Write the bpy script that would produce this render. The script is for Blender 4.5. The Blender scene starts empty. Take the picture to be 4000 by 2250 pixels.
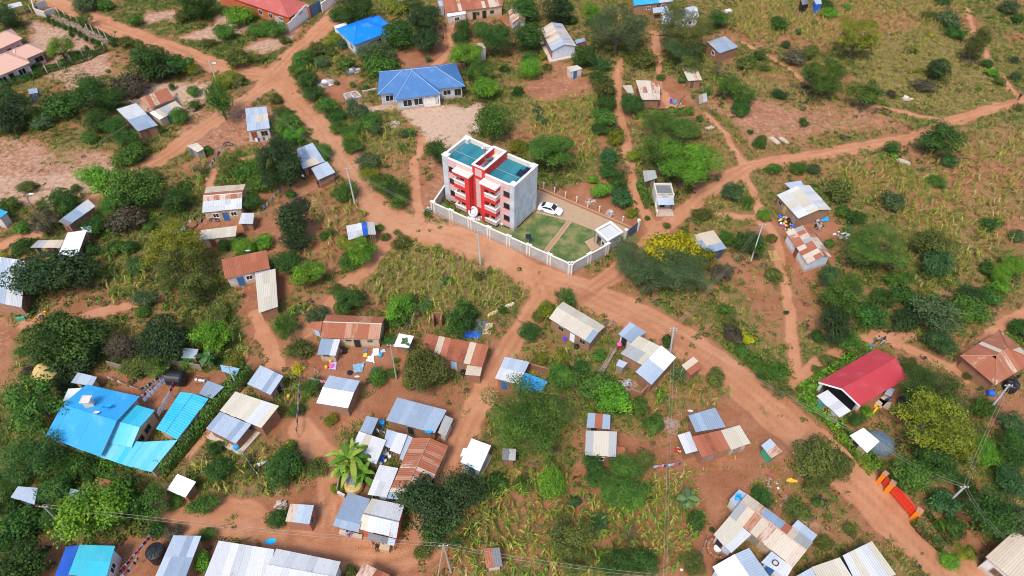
import bpy,bmesh,math,random
import numpy as np
from mathutils import Vector,Matrix
random.seed(7);RNG=np.random.default_rng(7)
sc=bpy.context.scene
COL=sc.collection
CAMH,PITCH,FPX=82.0,math.radians(47.0),2667.0
SP,CP=math.sin(PITCH),math.cos(PITCH)
ROFF=(0,560,1120,1690)
TK=0
def T(k):
 global TK
 TK=k
TR={k:((k//10)*1000,ROFF[k%10],2.576)for k in(0,1,2,3,10,11,12,13,20,21,22,23,30,31,32,33)}
TR.update({99:(0,0,1/1.5528),98:(0,0,1),97:(1300,1550,3.534),96:(1250,1880,3.916),95:(180,1430,1.743),94:(2720,1880,2.2133),93:(1650,500,3.45),92:(2030,700,3.716)})
FOOT=[]
def nat(x,y,k=None):
 a,b,s=TR[TK if k is None else k]
 return a+x/s,b+y/s
def ray(nx,ny):
 xc=(nx-2000)/FPX;yc=(1125-ny)/FPX
 return xc,CP+SP*yc,-SP+CP*yc
def G(x,y,z=0.0,k=None):
 nx,ny=nat(x,y,k)
 a,b,c=ray(nx,ny)
 t=(CAMH-z)/-c
 return Vector((a*t,b*t,z))
def ppm(x,y,k=None,z=0):
 nx,ny=nat(x,y,k)
 c=ray(nx,ny)[2]
 m=FPX/((CAMH-z)/-c)
 k=TK if k is None else k
 return m*TR[k][2]
def hgt(x,y,x2,y2,k=None):
 b=G(x,y,0,k);n2=nat(x2,y2,k)
 a,bb,c=ray(*n2);t=b.y/bb
 return CAMH+c*t
MATS={}
def nodes(name):
 m=bpy.data.materials.new(name);m.use_nodes=True
 nt=m.node_tree;bs=nt.nodes['Principled BSDF']
 return m,nt,bs
def nd(nt,typ,**kw):
 n=nt.nodes.new(typ)
 for k,v in kw.items():
  if k in n.inputs.keys()if isinstance(k,str)else False:n.inputs[k].default_value=v
  else:setattr(n,k,v)
 return n
def math_(nt,op,a,b=None,clamp=False):
 n=nt.nodes.new('ShaderNodeMath');n.operation=op;n.use_clamp=clamp
 for i,v in enumerate((a,b)):
  if v is None:continue
  if isinstance(v,(int,float)):n.inputs[i].default_value=v
  else:nt.links.new(v,n.inputs[i])
 return n.outputs[0]
def mix_(nt,f,a,b,mode='MIX'):
 n=nt.nodes.new('ShaderNodeMix');n.data_type='RGBA';n.blend_type=mode
 for i,v in((0,f),(6,a),(7,b)):
  if isinstance(v,(int,float)):n.inputs[i].default_value=v
  elif isinstance(v,tuple):n.inputs[i].default_value=(*v,1)[:4]
  else:nt.links.new(v,n.inputs[i])
 return n.outputs[2]
def ramp_(nt,f,lo,hi):
 n=nt.nodes.new('ShaderNodeMapRange');n.interpolation_type='SMOOTHSTEP'
 n.inputs[1].default_value=lo;n.inputs[2].default_value=hi
 nt.links.new(f,n.inputs[0]);return n.outputs[0]
def noise_(nt,vec,scale,detail=4,rough=.6):
 n=nt.nodes.new('ShaderNodeTexNoise');n.inputs['Scale'].default_value=scale
 n.inputs['Detail'].default_value=detail;n.inputs['Roughness'].default_value=rough
 if vec is not None:nt.links.new(vec,n.inputs['Vector'])
 return n.outputs['Fac']
def attr_(nt,name,out='Fac'):
 n=nt.nodes.new('ShaderNodeAttribute');n.attribute_name=name;return n.outputs[out]
def objco(nt):
 return nt.nodes.new('ShaderNodeTexCoord').outputs['Object']
def geopos(nt):
 return nt.nodes.new('ShaderNodeNewGeometry').outputs['Position']
def scalevec(nt,v,s):
 n=nt.nodes.new('ShaderNodeMapping');n.inputs['Scale'].default_value=s
 nt.links.new(v,n.inputs['Vector']);return n.outputs[0]
def bump_(nt,bs,h,st=.4,dist=.05):
 n=nt.nodes.new('ShaderNodeBump');n.inputs['Strength'].default_value=st;n.inputs['Distance'].default_value=dist
 nt.links.new(h,n.inputs['Height']);nt.links.new(n.outputs[0],bs.inputs['Normal'])
def plain(name,c,c2=None,sc_=1.2,rough=.85,metal=0.0,key=None):
 """painted / plastered / mud surface with uneven wear"""
 m,nt,bs=nodes(name)
 c2=c2 or tuple(v*.72 for v in c)
 f=ramp_(nt,noise_(nt,geopos(nt),sc_,6,.65),.35,.7)
 f2=ramp_(nt,noise_(nt,geopos(nt),sc_*7,3,.6),.4,.75)
 col=mix_(nt,f,c,c2)
 col=mix_(nt,math_(nt,'MULTIPLY',f2,.35),col,tuple(v*.6 for v in c2))
 sx=nt.nodes.new('ShaderNodeSeparateXYZ');nt.links.new(geopos(nt),sx.inputs[0])
 st=noise_(nt,scalevec(nt,geopos(nt),(2.5,2.5,.25)),1.2,4,.6)
 col=mix_(nt,math_(nt,'MULTIPLY',ramp_(nt,st,.52,.75),.3),col,tuple(v*.55 for v in c2))
 mu=math_(nt,'SUBTRACT',math_(nt,'ADD',.75,math_(nt,'MULTIPLY',f2,.5)),sx.outputs[2])
 col=mix_(nt,math_(nt,'MULTIPLY',ramp_(nt,mu,0,.9),.6),col,(.36,.17,.085))
 nt.links.new(col,bs.inputs['Base Color'])
 bs.inputs['Roughness'].default_value=rough;bs.inputs['Metallic'].default_value=metal
 MATS[key or name]=m;return m
def flatm(name,c,rough=.7,metal=0,key=None):
 m,nt,bs=nodes(name)
 f=noise_(nt,geopos(nt),3.0,3)
 nt.links.new(mix_(nt,f,tuple(v*.85 for v in c),tuple(min(1,v*1.12)for v in c)),bs.inputs['Base Color'])
 bs.inputs['Roughness'].default_value=rough;bs.inputs['Metallic'].default_value=metal
 MATS[key or name]=m;return m
RUST=(.22,.058,.026);RUST2=(.42,.145,.07)
def sheet(key,name,c,c2,rust=.15,rough=.6,metal=.06,ribs=.28,vary=.5):
 """corrugated roofing sheet: per-sheet tone, ribs along the slope, rust that runs down it"""
 m,nt,bs=nodes(name)
 uv=nt.nodes.new('ShaderNodeUVMap').outputs[0]
 tint=attr_(nt,'tint')
 st=scalevec(nt,uv,(2.2,.55,1));st2=scalevec(nt,uv,(5.0,.9,1))
 n1=noise_(nt,st,1.0,6,.7);n2=noise_(nt,st2,1.4,4,.7);n3=noise_(nt,uv,.35,4,.6)
 col=mix_(nt,math_(nt,'MULTIPLY',tint,vary*2),c,c2)
 col=mix_(nt,math_(nt,'MULTIPLY',ramp_(nt,n3,.48,.72),.35),col,tuple(v*.7+.18 for v in c))
 col=mix_(nt,math_(nt,'MULTIPLY',ramp_(nt,n2,.45,.75),.35),col,tuple(v*.62 for v in c2))
 thr=math_(nt,'ADD',math_(nt,'MULTIPLY',n1,.7),math_(nt,'ADD',math_(nt,'MULTIPLY',n3,.3),math_(nt,'MULTIPLY',math_(nt,'SUBTRACT',tint,.5),.35)))
 lo=.80-rust*.62
 rf=ramp_(nt,thr,lo,lo+.14)
 rc=mix_(nt,n2,RUST,RUST2)
 col=mix_(nt,math_(nt,'MULTIPLY',rf,.92),col,rc)
 nt.links.new(col,bs.inputs['Base Color']);bs.inputs['Specular IOR Level'].default_value=.3
 bs.inputs['Roughness'].default_value=rough
 nt.links.new(math_(nt,'MULTIPLY',math_(nt,'SUBTRACT',1.0,rf),metal),bs.inputs['Metallic'])
 w=nt.nodes.new('ShaderNodeTexWave');w.wave_type='BANDS';w.bands_direction='X';w.wave_profile='SIN'
 w.inputs['Scale'].default_value=1.0/ribs*.314;w.inputs['Distortion'].default_value=.15
 nt.links.new(uv,w.inputs['Vector'])
 bump_(nt,bs,w.outputs['Fac'],.55,.05)
 MATS[key]=m;return m
sheet('zw','white_zinc_sheet',(.62,.61,.60),(.46,.47,.48),.19)
sheet('zw2','bright_white_sheet',(.82,.83,.85),(.74,.76,.79),.0,.5,.05)
sheet('zb','blue_grey_zinc_sheet',(.30,.37,.46),(.23,.29,.37),.13)
sheet('zl','pale_blue_zinc_sheet',(.43,.49,.56),(.35,.41,.49),.12)
sheet('zg','dull_grey_zinc_sheet',(.42,.42,.41),(.30,.30,.29),.2)
sheet('zd','dark_weathered_and_reflection_sheet',(.20,.20,.21),(.13,.13,.14),.25)  # weathered tin; on the shiny mud house it stands for a dark reflection
sheet('cr','cream_weathered_sheet',(.60,.54,.43),(.50,.44,.34),.10)
sheet('cr2','dusty_cream_sheet',(.58,.48,.36),(.50,.40,.29),.2)
sheet('ru','rusted_sheet',(.46,.24,.15),(.36,.16,.09),.74)
sheet('ru2','half_rusted_sheet',(.60,.48,.37),(.50,.34,.24),.56)
sheet('ru3','rust_streaked_cream_sheet',(.63,.53,.42),(.54,.41,.31),.40)
sheet('rd','deep_rust_sheet',(.24,.062,.034),(.17,.042,.024),.7)
sheet('rr','pink_rust_sheet',(.42,.14,.075),(.32,.10,.055),.5)
sheet('sky','sky_blue_painted_sheet',(.040,.37,.72),(.035,.32,.65),.0,.45,.0,.35)
sheet('cy','turquoise_painted_sheet',(.03,.42,.60),(.06,.48,.66),.0,.45,.0,.35)
sheet('cy2','faded_turquoise_sheet',(.10,.50,.68),(.20,.56,.72),.0,.5,.0,.35)
sheet('bl','bright_blue_painted_sheet',(.006,.22,.80),(.005,.18,.70),.0,.4,.0,.5)
sheet('db','deep_blue_painted_sheet',(.02,.11,.50),(.015,.08,.40),.0,.4,.0,.4)
sheet('te','teal_painted_sheet',(.03,.36,.46),(.05,.42,.52),.06,.5,.0,.5)
sheet('red','crimson_painted_sheet',(.50,.045,.060),(.44,.04,.05),.0,.5,.0,.3)
sheet('tb','slate_blue_tile_roof',(.075,.19,.41),(.055,.15,.34),.0,.6,.0,.45)
sheet('tr','salmon_red_tile_roof',(.47,.11,.09),(.42,.09,.07),.0,.6,.0,.45)
sheet('tp','pale_pink_tile_roof',(.66,.40,.30),(.60,.35,.26),.0,.7,.0,.45)
sheet('conc','teal_roof_membrane',(.016,.15,.20),(.05,.25,.29),.0,.6,.0,.6,.3)
plain('brick_wall',(.34,.165,.095),(.25,.12,.07),key='brick')
plain('mud_wall',(.38,.21,.125),(.29,.15,.09),key='mud')
plain('cream_wall',(.62,.47,.31),(.48,.35,.23),key='cream')
plain('white_wall',(.78,.76,.73),(.62,.58,.53),key='white')
plain('grey_block_wall',(.44,.43,.41),(.34,.33,.31),key='block')
plain('pale_grey_wall',(.62,.63,.65),(.43,.46,.50),sc_=.7,key='pgrey')
plain('blueish_white_wall',(.66,.70,.80),(.55,.58,.66),key='bwhite')
plain('pale_plaster',(.68,.60,.54),(.55,.47,.41),key='plaster')
plain('orange_red_wall',(.60,.14,.05),(.50,.11,.04),key='orw')
plain('pink_wall',(.70,.47,.44),(.62,.40,.38),key='pink')
plain('red_paint',(.72,.032,.028),(.56,.045,.038),sc_=.6,key='redp')
plain('white_trim',(.84,.83,.81),(.72,.70,.67),sc_=2,key='trim')
plain('cream_trim',(.76,.70,.60),(.64,.56,.46),sc_=2,key='ctrim')
plain('concrete',(.50,.46,.40),(.40,.36,.31),key='concr')
plain('wood',(.30,.19,.11),(.20,.13,.08),sc_=3,key='wood')
plain('grey_wood',(.34,.29,.24),(.24,.20,.16),sc_=3,key='gwood')
plain('bark',(.10,.075,.055),(.06,.045,.035),sc_=2,key='bark')
plain('pale_bark',(.36,.32,.28),(.24,.21,.18),sc_=2,key='pbark')
plain('thatch',(.36,.29,.20),(.24,.19,.13),sc_=4,key='thatch')
plain('stone',(.42,.36,.29),(.28,.23,.18),sc_=4,key='stone')
plain('salvage_grey',(.55,.55,.56),(.3,.3,.32),sc_=5,key='scrap')
plain('straw_yellow',(.60,.42,.16),(.50,.34,.12),sc_=5,key='straw')
flatm('dark_glass',(.018,.022,.028),.25,key='glass')
flatm('dark_interior',(.02,.016,.014),.9,key='dark')
flatm('blue_door_paint',(.03,.14,.36),.6,key='bdoor')
flatm('wood_door',(.16,.075,.04),.7,key='wdoor')
flatm('red_steel_door',(.28,.06,.05),.6,key='rdoor')
flatm('yellow_plastic',(.80,.50,.02),.45,key='yellow')
flatm('cream_plastic',(.80,.68,.38),.5,key='creamp')
flatm('white_plastic',(.82,.82,.82),.45,key='wplastic')
flatm('blue_plastic',(.02,.13,.62),.4,key='bplastic')
flatm('light_blue_plastic',(.02,.36,.80),.4,key='lbplastic')
flatm('black_plastic',(.014,.015,.018),.45,key='black')
flatm('purple_plastic',(.12,.05,.50),.45,key='purple')
flatm('pink_plastic',(.80,.12,.38),.45,key='pinkp')
flatm('red_cloth',(.60,.03,.04),.9,key='red_c')
flatm('white_cloth',(.84,.85,.90),.9,key='white_c')
flatm('blue_cloth',(.06,.20,.60),.9,key='blue_c')
flatm('pale_blue_cloth',(.45,.60,.85),.9,key='lblue_c')
flatm('navy_cloth',(.02,.03,.12),.9,key='navy_c')
flatm('black_cloth',(.012,.012,.014),.9,key='black_c')
flatm('pink_cloth',(.75,.28,.42),.9,key='pink_c')
flatm('yellow_cloth',(.75,.52,.05),.9,key='yellow_c')
flatm('green_cloth',(.06,.32,.18),.9,key='green_c')
flatm('orange_cloth',(.85,.20,.03),.9,key='orange_c')
flatm('maroon_cloth',(.22,.02,.04),.9,key='maroon_c')
flatm('lilac_cloth',(.50,.42,.72),.9,key='lilac_c')
flatm('tan_cloth',(.55,.40,.25),.9,key='tan_c')
flatm('skin',(.075,.038,.022),.6,key='skin')
flatm('car_paint',(.88,.89,.91),.25,key='carp')
flatm('tyre_rubber',(.015,.015,.015),.8,key='tyre')
flatm('wheel_metal',(.5,.5,.52),.35,.6,key='rim')
flatm('galvanised_steel',(.48,.50,.53),.45,.5,key='steel')
flatm('dark_blue_steel',(.06,.09,.17),.5,.2,key='bsteel')
flatm('gate_blue',(.10,.19,.32),.5,.2,key='gblue')
flatm('solar_cell',(.012,.018,.04),.2,key='solar')
flatm('orange_paint',(.90,.24,.008),.6,key='orange')
flatm('gate_red',(.72,.045,.008),.55,key='gred')
flatm('pole_grey',(.52,.52,.52),.7,key='pole')
flatm('pole_greenish',(.36,.36,.27),.8,key='polew')
flatm('wire',(.30,.26,.22),.6,key='wire')
flatm('dish_blue',(.01,.42,.85),.5,key='dishb')
flatm('dish_white',(.72,.72,.72),.5,key='dishw')
flatm('blue_tarp',(.02,.15,.62),.5,key='btarp')
flatm('grey_tarp',(.16,.18,.22),.6,key='gtarp')
flatm('terracotta',(.42,.19,.11),.9,key='terra')
flatm('brick_edge',(.42,.22,.12),.9,key='bedge')
def net_mat(key,name,c,a):
 m,nt,bs=nodes(name);bs.inputs['Base Color'].default_value=(*c,1);bs.inputs['Alpha'].default_value=a
 bs.inputs['Roughness'].default_value=.6;MATS[key]=m
net_mat('bnet','blue_shade_net',(.16,.26,.36),.45)
net_mat('cnet','pale_blue_net',(.25,.45,.58),.85)
class MB:
 def __init__(s):s.v=[];s.f=[];s.m=[];s.t=[];s.uv=[];s.ml=[]
 def mi(s,k):
  if k not in s.ml:s.ml.append(k)
  return s.ml.index(k)
 def face(s,pts,m,uv=None,tint=None):
  n=len(s.v);s.v+=[tuple(p)for p in pts];s.f.append(tuple(range(n,n+len(pts))));s.m.append(s.mi(m))
  s.t.append(random.random()if tint is None else tint);s.uv.append(uv or[(p[0]*.7+p[1]*.7,p[2])for p in pts])
 def slab(s,pts,th,m,uv=None,tint=None,down=True):
  """polygon (counter-clockwise from above) given a thickness th downwards"""
  tint=random.random()if tint is None else tint
  pts=[Vector(p)for p in pts];low=[p-Vector((0,0,th))for p in pts];n=len(pts)
  s.face(pts,m,uv,tint)
  for i in range(n):
   j=(i+1)%n
   u2=[uv[i],uv[j],uv[j],uv[i]]if uv else None
   s.face([low[i],low[j],pts[j],pts[i]],m,u2,tint)
  if down:s.face(low[::-1],m,uv[::-1]if uv else None,tint)
 def prism(s,pts,z0,z1,m,tint=None):
  s.slab([(p[0],p[1],z1)for p in pts],z1-z0,m,None,tint)
 def obox(s,o,ax,ay,az,m,tint=None):
  """box from a corner and three edge vectors"""
  o,ax,ay,az=Vector(o),Vector(ax),Vector(ay),Vector(az)
  c=[o,o+ax,o+ax+ay,o+ay,o+az,o+ax+az,o+ax+ay+az,o+ay+az]
  if ax.cross(ay).dot(az)<0:q=((0,1,2,3),(7,6,5,4),(4,5,1,0),(5,6,2,1),(6,7,3,2),(7,4,0,3))
  else:q=((3,2,1,0),(4,5,6,7),(0,1,5,4),(1,2,6,5),(2,3,7,6),(3,0,4,7))
  tint=random.random()if tint is None else tint
  for f in q:s.face([c[i]for i in f],m,None,tint)
 def box(s,c,sx,sy,sz,m,rz=0,tint=None):
  """box standing on c (centre of its base)"""
  ca,sa=math.cos(rz),math.sin(rz);ax=Vector((ca,sa,0))*sx;ay=Vector((-sa,ca,0))*sy
  s.obox(Vector(c)-ax/2-ay/2,ax,ay,(0,0,sz),m,tint)
 def tube(s,pts,r,m,n=6,cap=True):
  pts=[Vector(p)for p in pts];rs=r if isinstance(r,(list,tuple))else[r]*len(pts)
  rings=[]
  for i,p in enumerate(pts):
   d=(pts[min(i+1,len(pts)-1)]-pts[max(i-1,0)]);d=d.normalized()if d.length>1e-6 else Vector((0,0,1))
   a=d.cross(Vector((0,0,1))if abs(d.z)<.9 else Vector((1,0,0))).normalized();b=d.cross(a).normalized()
   rings.append([p+(a*math.cos(2*math.pi*k/n)+b*math.sin(2*math.pi*k/n))*rs[i]for k in range(n)])
  t=random.random()
  for i in range(len(rings)-1):
   for k in range(n):
    k2=(k+1)%n
    s.face([rings[i][k],rings[i+1][k],rings[i+1][k2],rings[i][k2]],m,None,t)
  if cap:s.face(rings[0],m,None,t);s.face(rings[-1][::-1],m,None,t)
 def lathe(s,c,prof,m,n=14):
  c=Vector(c)
  for(r0,z0),(r1,z1)in zip(prof,prof[1:]):
   for k in range(n):
    a,b=2*math.pi*k/n,2*math.pi*(k+1)/n
    p=[c+Vector((r0*math.cos(a),r0*math.sin(a),z0)),c+Vector((r0*math.cos(b),r0*math.sin(b),z0)),c+Vector((r1*math.cos(b),r1*math.sin(b),z1)),c+Vector((r1*math.cos(a),r1*math.sin(a),z1))]
    if r0<1e-5:p=[p[0],p[2],p[3]]
    elif r1<1e-5:p=[p[0],p[1],p[2]]
    s.face(p,m,None,.5)
 def build(s,name,parent=None,root=None,smooth=False,weld=False):
  me=bpy.data.meshes.new(name)
  o0=Vector((0,0,0))
  r=root or parent
  if r is not None:o0=Vector(r['_o'])if '_o' in r else r.location.copy()
  me.from_pydata([(p[0]-o0.x,p[1]-o0.y,p[2]-o0.z)for p in s.v],[],s.f)
  for k in s.ml:me.materials.append(MATS[k]if isinstance(k,str)else k)
  me.polygons.foreach_set('material_index',s.m)
  a=me.attributes.new('tint','FLOAT','FACE');a.data.foreach_set('value',s.t)
  uvl=me.uv_layers.new(name='UVMap');uvl.data.foreach_set('uv',[c for f in s.uv for p in f for c in p])
  if weld:
   bm=bmesh.new();bm.from_mesh(me);bmesh.ops.remove_doubles(bm,verts=bm.verts,dist=1e-4);bm.to_mesh(me);bm.free()
  if smooth:me.polygons.foreach_set('use_smooth',[True]*len(me.polygons))
  o=bpy.data.objects.new(name,me);COL.objects.link(o)
  if parent is not None:o.parent=parent
  return o
def tag(o,label,cat,group=None,kind=None):
 if label:o['label']=label
 if cat:o['category']=cat
 if group:o['group']=group
 if kind:o['kind']=kind
 return o
def thing(name,label,cat,loc,group=None):
 o=bpy.data.objects.new(name,None);COL.objects.link(o);o.location=loc;o.empty_display_size=.5
 return tag(o,label,cat,group)
def solo(mb,name,label,cat,base,group=None,smooth=False):
 """a thing that is a single mesh, its origin at its base"""
 base=Vector(base)
 mb.v=[(p[0]-base.x,p[1]-base.y,p[2]-base.z)for p in mb.v]
 o=mb.build(name,smooth=smooth);o.location=base
 return tag(o,label,cat,group)
def unit(a,b):
 d=Vector(b)-Vector(a);d.z=0;return d.normalized()
def lerp(a,b,t):return a+(b-a)*t
def sheets(mb,A,B,C,D,pick,th=.05,w=.92,h=2.6,v0=0.,v1=1.):
 """cover the slope A-B (low edge) C-D (high edge) with single roofing sheets"""
 L=((B-A).length+(C-D).length)/2;W=((D-A).length+(C-B).length)/2
 nu=max(2,round(L/w));nv=max(1,round(W/h))
 for i in range(nu):
  for j in range(nv):
   u0,u1=i/nu,(i+1)/nu;w0,w1=j/nv,(j+1)/nv
   P=lambda u,v:lerp(lerp(A,B,u),lerp(D,C,u),v)
   dz=Vector((0,0,random.uniform(-.012,.012)+.012*(j+1)))
   m=pick((u0+u1)/2,v0+(v1-v0)*(w0+w1)/2)
   e=random.uniform(-.05,.04)if j==0 else 0
   mb.slab([P(u0,w0)+dz+(A-D).normalized()*-e,P(u1,w0)+dz+(A-D).normalized()*-e,P(u1,w1)+dz,P(u0,w1)+dz],th,m,[(u0*L,w0*W),(u1*L,w0*W),(u1*L,w1*W),(u0*L,w1*W)],None,True)
def picker(rm,ov,rnd):
 cache={}
 def f(u,v):
  for(a,b,c,d,m)in ov:
   if a<=u<=b and c<=v<=d:return m
  if rnd:
   k=(round(u,3),round(v*3))if rnd[0]=='cell' else round(u,3)
   if k not in cache:
    r=random.random();cache[k]=rm
    for m,p in rnd[1:]:
     if r<p:cache[k]=m;break
     r-=p
   return cache[k]
  return rm
 return f
def opening(root,a,b,kind,f,w,h,sill,mat,zmax=9):
 """door or window set on the wall foot a->b, f along it"""
 a=Vector(a);b=Vector(b);L=(b-a).length;d=(b-a).normalized();n=Vector((d.y,-d.x,0))
 c=a+d*(f*L);c.z=0;h=min(h,max(.5,zmax-sill-.1))
 o=c-d*(w/2)+Vector((0,0,sill))-n*.02
 if kind=='d':
  mb=MB();mb.obox(o,d*w,n*.06,(0,0,h),mat);dr=mb.build('door',root)
  fr=MB();t=.09
  fr.obox(o-d*t,d*t,n*.09,(0,0,h+t),'gwood');fr.obox(o+d*w,d*t,n*.09,(0,0,h+t),'gwood');fr.obox(o+Vector((0,0,h)),d*w,n*.09,(0,0,t),'gwood')
  fr.build('door_frame',dr,root)
 else:
  t=.09;fm='trim' if mat in('glass','bsteel')else 'gwood'
  fr=MB()
  fr.obox(o-d*t,d*t,n*.09,(0,0,h),fm);fr.obox(o+d*w,d*t,n*.09,(0,0,h),fm)
  fr.obox(o-d*t+Vector((0,0,h)),d*(w+2*t),n*.09,(0,0,t),fm);fr.obox(o-d*t-Vector((0,0,t)),d*(w+2*t),n*.12,(0,0,t),fm)
  fr.obox(o+d*(w/2-.03),d*.06,n*.085,(0,0,h),fm)
  wn=fr.build('window',root)
  pn=MB();pn.obox(o,d*w,n*.05,(0,0,h),mat);pn.build('pane',wn,root)
def house(name,label,cat,P,h,kind='mono',rise=1.0,wall='mud',rm='zw',ov=(),rnd=None,over=.3,op=(),rf=.5,root=None,posts=False,group=None,hip=.3,plinth=None,th=.05,w=.92,sh=2.6,ridge=None,gable=None,openside=(),auto=True):
 """P: roof corners front-left, front-right, back-right[, back-left] on the current sheet; h: eave height or (front, back)"""
 hf,hb=(h if isinstance(h,tuple)else(h,h))
 A=G(*P[0],hf);B=G(*P[1],hf);C=G(*P[2],hb);D=G(*P[3],hb)if len(P)>3 else A+(C-B)
 cen=(A+B+C+D)/4;cen.z=0
 if root is None:root=thing(name,label,cat,cen,group)
 L=((B-A).length+(C-D).length)/2;W=((D-A).xy.length+(C-B).xy.length)/2
 up=Vector((0,0,1))
 def rp(u,v):
  p=lerp(lerp(A,B,u),lerp(D,C,u),v)
  if kind=='gable':p=p+up*(rise*(v/rf if v<=rf else(1-v)/(1-rf)))
  return p
 pick=picker(rm,ov,rnd)
 mb=MB()
 if kind=='mono':sheets(mb,A,B,C,D,pick,th,w,sh)
 elif kind=='gable':
  E,F=rp(0,rf),rp(1,rf)
  sheets(mb,A,B,F,E,pick,th,w,sh,0,rf);sheets(mb,E,F,C,D,pick,th,w,sh,rf,1)
 elif kind=='hip':
  h1,h2=hip if isinstance(hip,tuple)else(hip,hip)
  E=lerp(lerp(A,D,.5),lerp(B,C,.5),h1)+up*rise;F=lerp(lerp(A,D,.5),lerp(B,C,.5),1-h2)+up*rise
  sl=math.hypot(W/2,rise)
  if rnd:
   n=max(6,int(L/.8))
   for(a,b,c,d,e1,e2)in((A,B,F,E,h1,h2),(C,D,E,F,h2,h1)):
    tp=lambda t:lerp(a,d,t/e1)if t<e1 else lerp(b,c,(1-t)/e2)if t>1-e2 else lerp(d,c,(t-e1)/(1-e1-e2))
    for i in range(n):
     t0,t1=max(i/n,.002),min((i+1)/n,.998)
     mb.slab([lerp(a,b,t0),lerp(a,b,t1),tp(t1),tp(t0)],th,pick(t0,.5),[(t0*L,0),(t1*L,0),(t1*L,sl),(t0*L,sl)])
   n=max(4,int(W/.8))
   for(a,b,c)in((B,C,F),(D,A,E)):
    for i in range(n):
     t0,t1=i/n,(i+1)/n
     t0,t1=max(t0,.004),min(t1,.996);tp=lambda t:lerp(a,c,2*t)if t<.5 else lerp(b,c,2-2*t)
     mb.slab([lerp(a,b,t0),lerp(a,b,t1),tp(t1),tp(t0)],th,pick(t0,.1),[(t0*W,0),(t1*W,0),(t1*W,sl),(t0*W,sl)])
  else:
   mb.slab([A,B,F,E],th,rm,[(0,0),(L,0),(L*(1-h2),sl),(L*h1,sl)],.5);mb.slab([C,D,E,F],th,rm,[(0,0),(L,0),(L*(1-h1),sl),(L*h2,sl)],.3)
   mb.slab([B,C,F],th,rm,[(0,0),(W,0),(W/2,sl)],.7);mb.slab([D,A,E],th,rm,[(0,0),(W,0),(W/2,sl)],.4)
 roof=mb.build('roof',root)
 if kind=='gable' or kind=='hip':
  if ridge!=False:
   E2,F2=(E,F);rb=MB();rb.tube([E2+up*.03,F2+up*.03],.08,ridge or rm,6)
   if kind=='hip':
    for p,q in((A,E),(D,E),(B,F),(C,F)):rb.tube([p+up*.02,q+up*.03],.06,ridge or rm,6)
   rb.build('ridge_cap',roof,root)
 u0,u1=over/max(L,.1),1-over/max(L,.1);v0,v1=over/max(W,.1),1-over/max(W,.1)
 if kind=='flat':pass
 def gp(u,v):q=lerp(lerp(A,B,u),lerp(D,C,u),v).copy();q.z=-.15;return q
 dn=up*(th+.02)
 if kind=='hip':
  rp2=lambda u,v:lerp(lerp(A,B,u),lerp(D,C,u),v)
 else:rp2=rp
 a,b,c,d=gp(u0,v0),gp(u1,v0),gp(u1,v1),gp(u0,v1)
 if posts:
  pm=MB()
  for(u,v)in((u0,v0),(u1,v0),(u1,v1),(u0,v1),((u0+u1)/2,v0)):
   p=gp(u,v);q=rp2(u,v)-dn
   mb=MB();mb.tube([p,q],.07,'gwood',5);mb.build('post',root)
 else:
  wm=MB()
  mid=[rp2(u1,rf)-dn]if kind=='gable' else[]
  mid2=[rp2(u0,rf)-dn]if kind=='gable' else[]
  if 0 not in openside:wm.face([a,b,rp2(u1,v0)-dn,rp2(u0,v0)-dn],wall)
  if 1 not in openside:wm.face([b,c,rp2(u1,v1)-dn]+mid+[rp2(u1,v0)-dn],gable or wall)
  if 2 not in openside:wm.face([c,d,rp2(u0,v1)-dn,rp2(u1,v1)-dn],wall)
  if 3 not in openside:wm.face([d,a,rp2(u0,v0)-dn]+mid2+[rp2(u0,v1)-dn],gable or wall)
  if openside:wm.face([(p.x,p.y,.03)for p in(a,b,c,d)],'mud')
  wm.build('wall',root)
  cs=(a,b,c,d);zt=(rp2(.5,v0).z,rp2(u1,v0).z,rp2(.5,v1).z,rp2(u0,v0).z)
  if auto and not op:
   op=[(0,'d',random.uniform(.25,.45),.85,1.9,.0,random.choice(('wdoor','wdoor','bdoor','dark','gwood')))]if L>2.2 else[]
   if L>5:op+=[(0,'w',random.uniform(.62,.8),.7,.55,1.1,'dark')]
   if L>9:op+=[(0,'w',.12,.7,.55,1.1,'dark')]
  for(side,k2,f,ww,hh,sill,mt)in op:
   opening(root,cs[side],cs[(side+1)%4],k2,f,ww,hh,sill,mt,zt[side])
 if plinth:
  pw,ph,pmk=plinth
  e=[lerp(lerp(A,B,u),lerp(D,C,u),v)for u,v in((u0-pw/L,v0-pw/W),(u1+pw/L,v0-pw/W),(u1+pw/L,v1+pw/W),(u0-pw/L,v1+pw/W))]
  mb=MB();mb.prism([(p.x,p.y)for p in e],-.1,ph,pmk);mb.build('plinth',root)
 FOOT.append([(p.x,p.y)for p in(a,b,c,d)])
 return root
GX0,GX1,GY0,GY1,GS=-172.0,172.0,22.0,214.0,.5
nx,ny=int((GX1-GX0)/GS)+1,int((GY1-GY0)/GS)+1
gx=np.linspace(GX0,GX1,nx);gy=np.linspace(GY0,GY1,ny)
XX,YY=np.meshgrid(gx,gy)
def vnoise(X,Y,s,seed):
 r=np.random.default_rng(seed).random((64,64));x=X/s+100;y=Y/s+100
 xi=np.floor(x).astype(int);yi=np.floor(y).astype(int);fx=x-xi;fy=y-yi
 fx=fx*fx*(3-2*fx);fy=fy*fy*(3-2*fy)
 g=lambda a,b:r[(yi+b)%64,(xi+a)%64]
 return(g(0,0)*(1-fx)+g(1,0)*fx)*(1-fy)+(g(0,1)*(1-fx)+g(1,1)*fx)*fy
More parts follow.
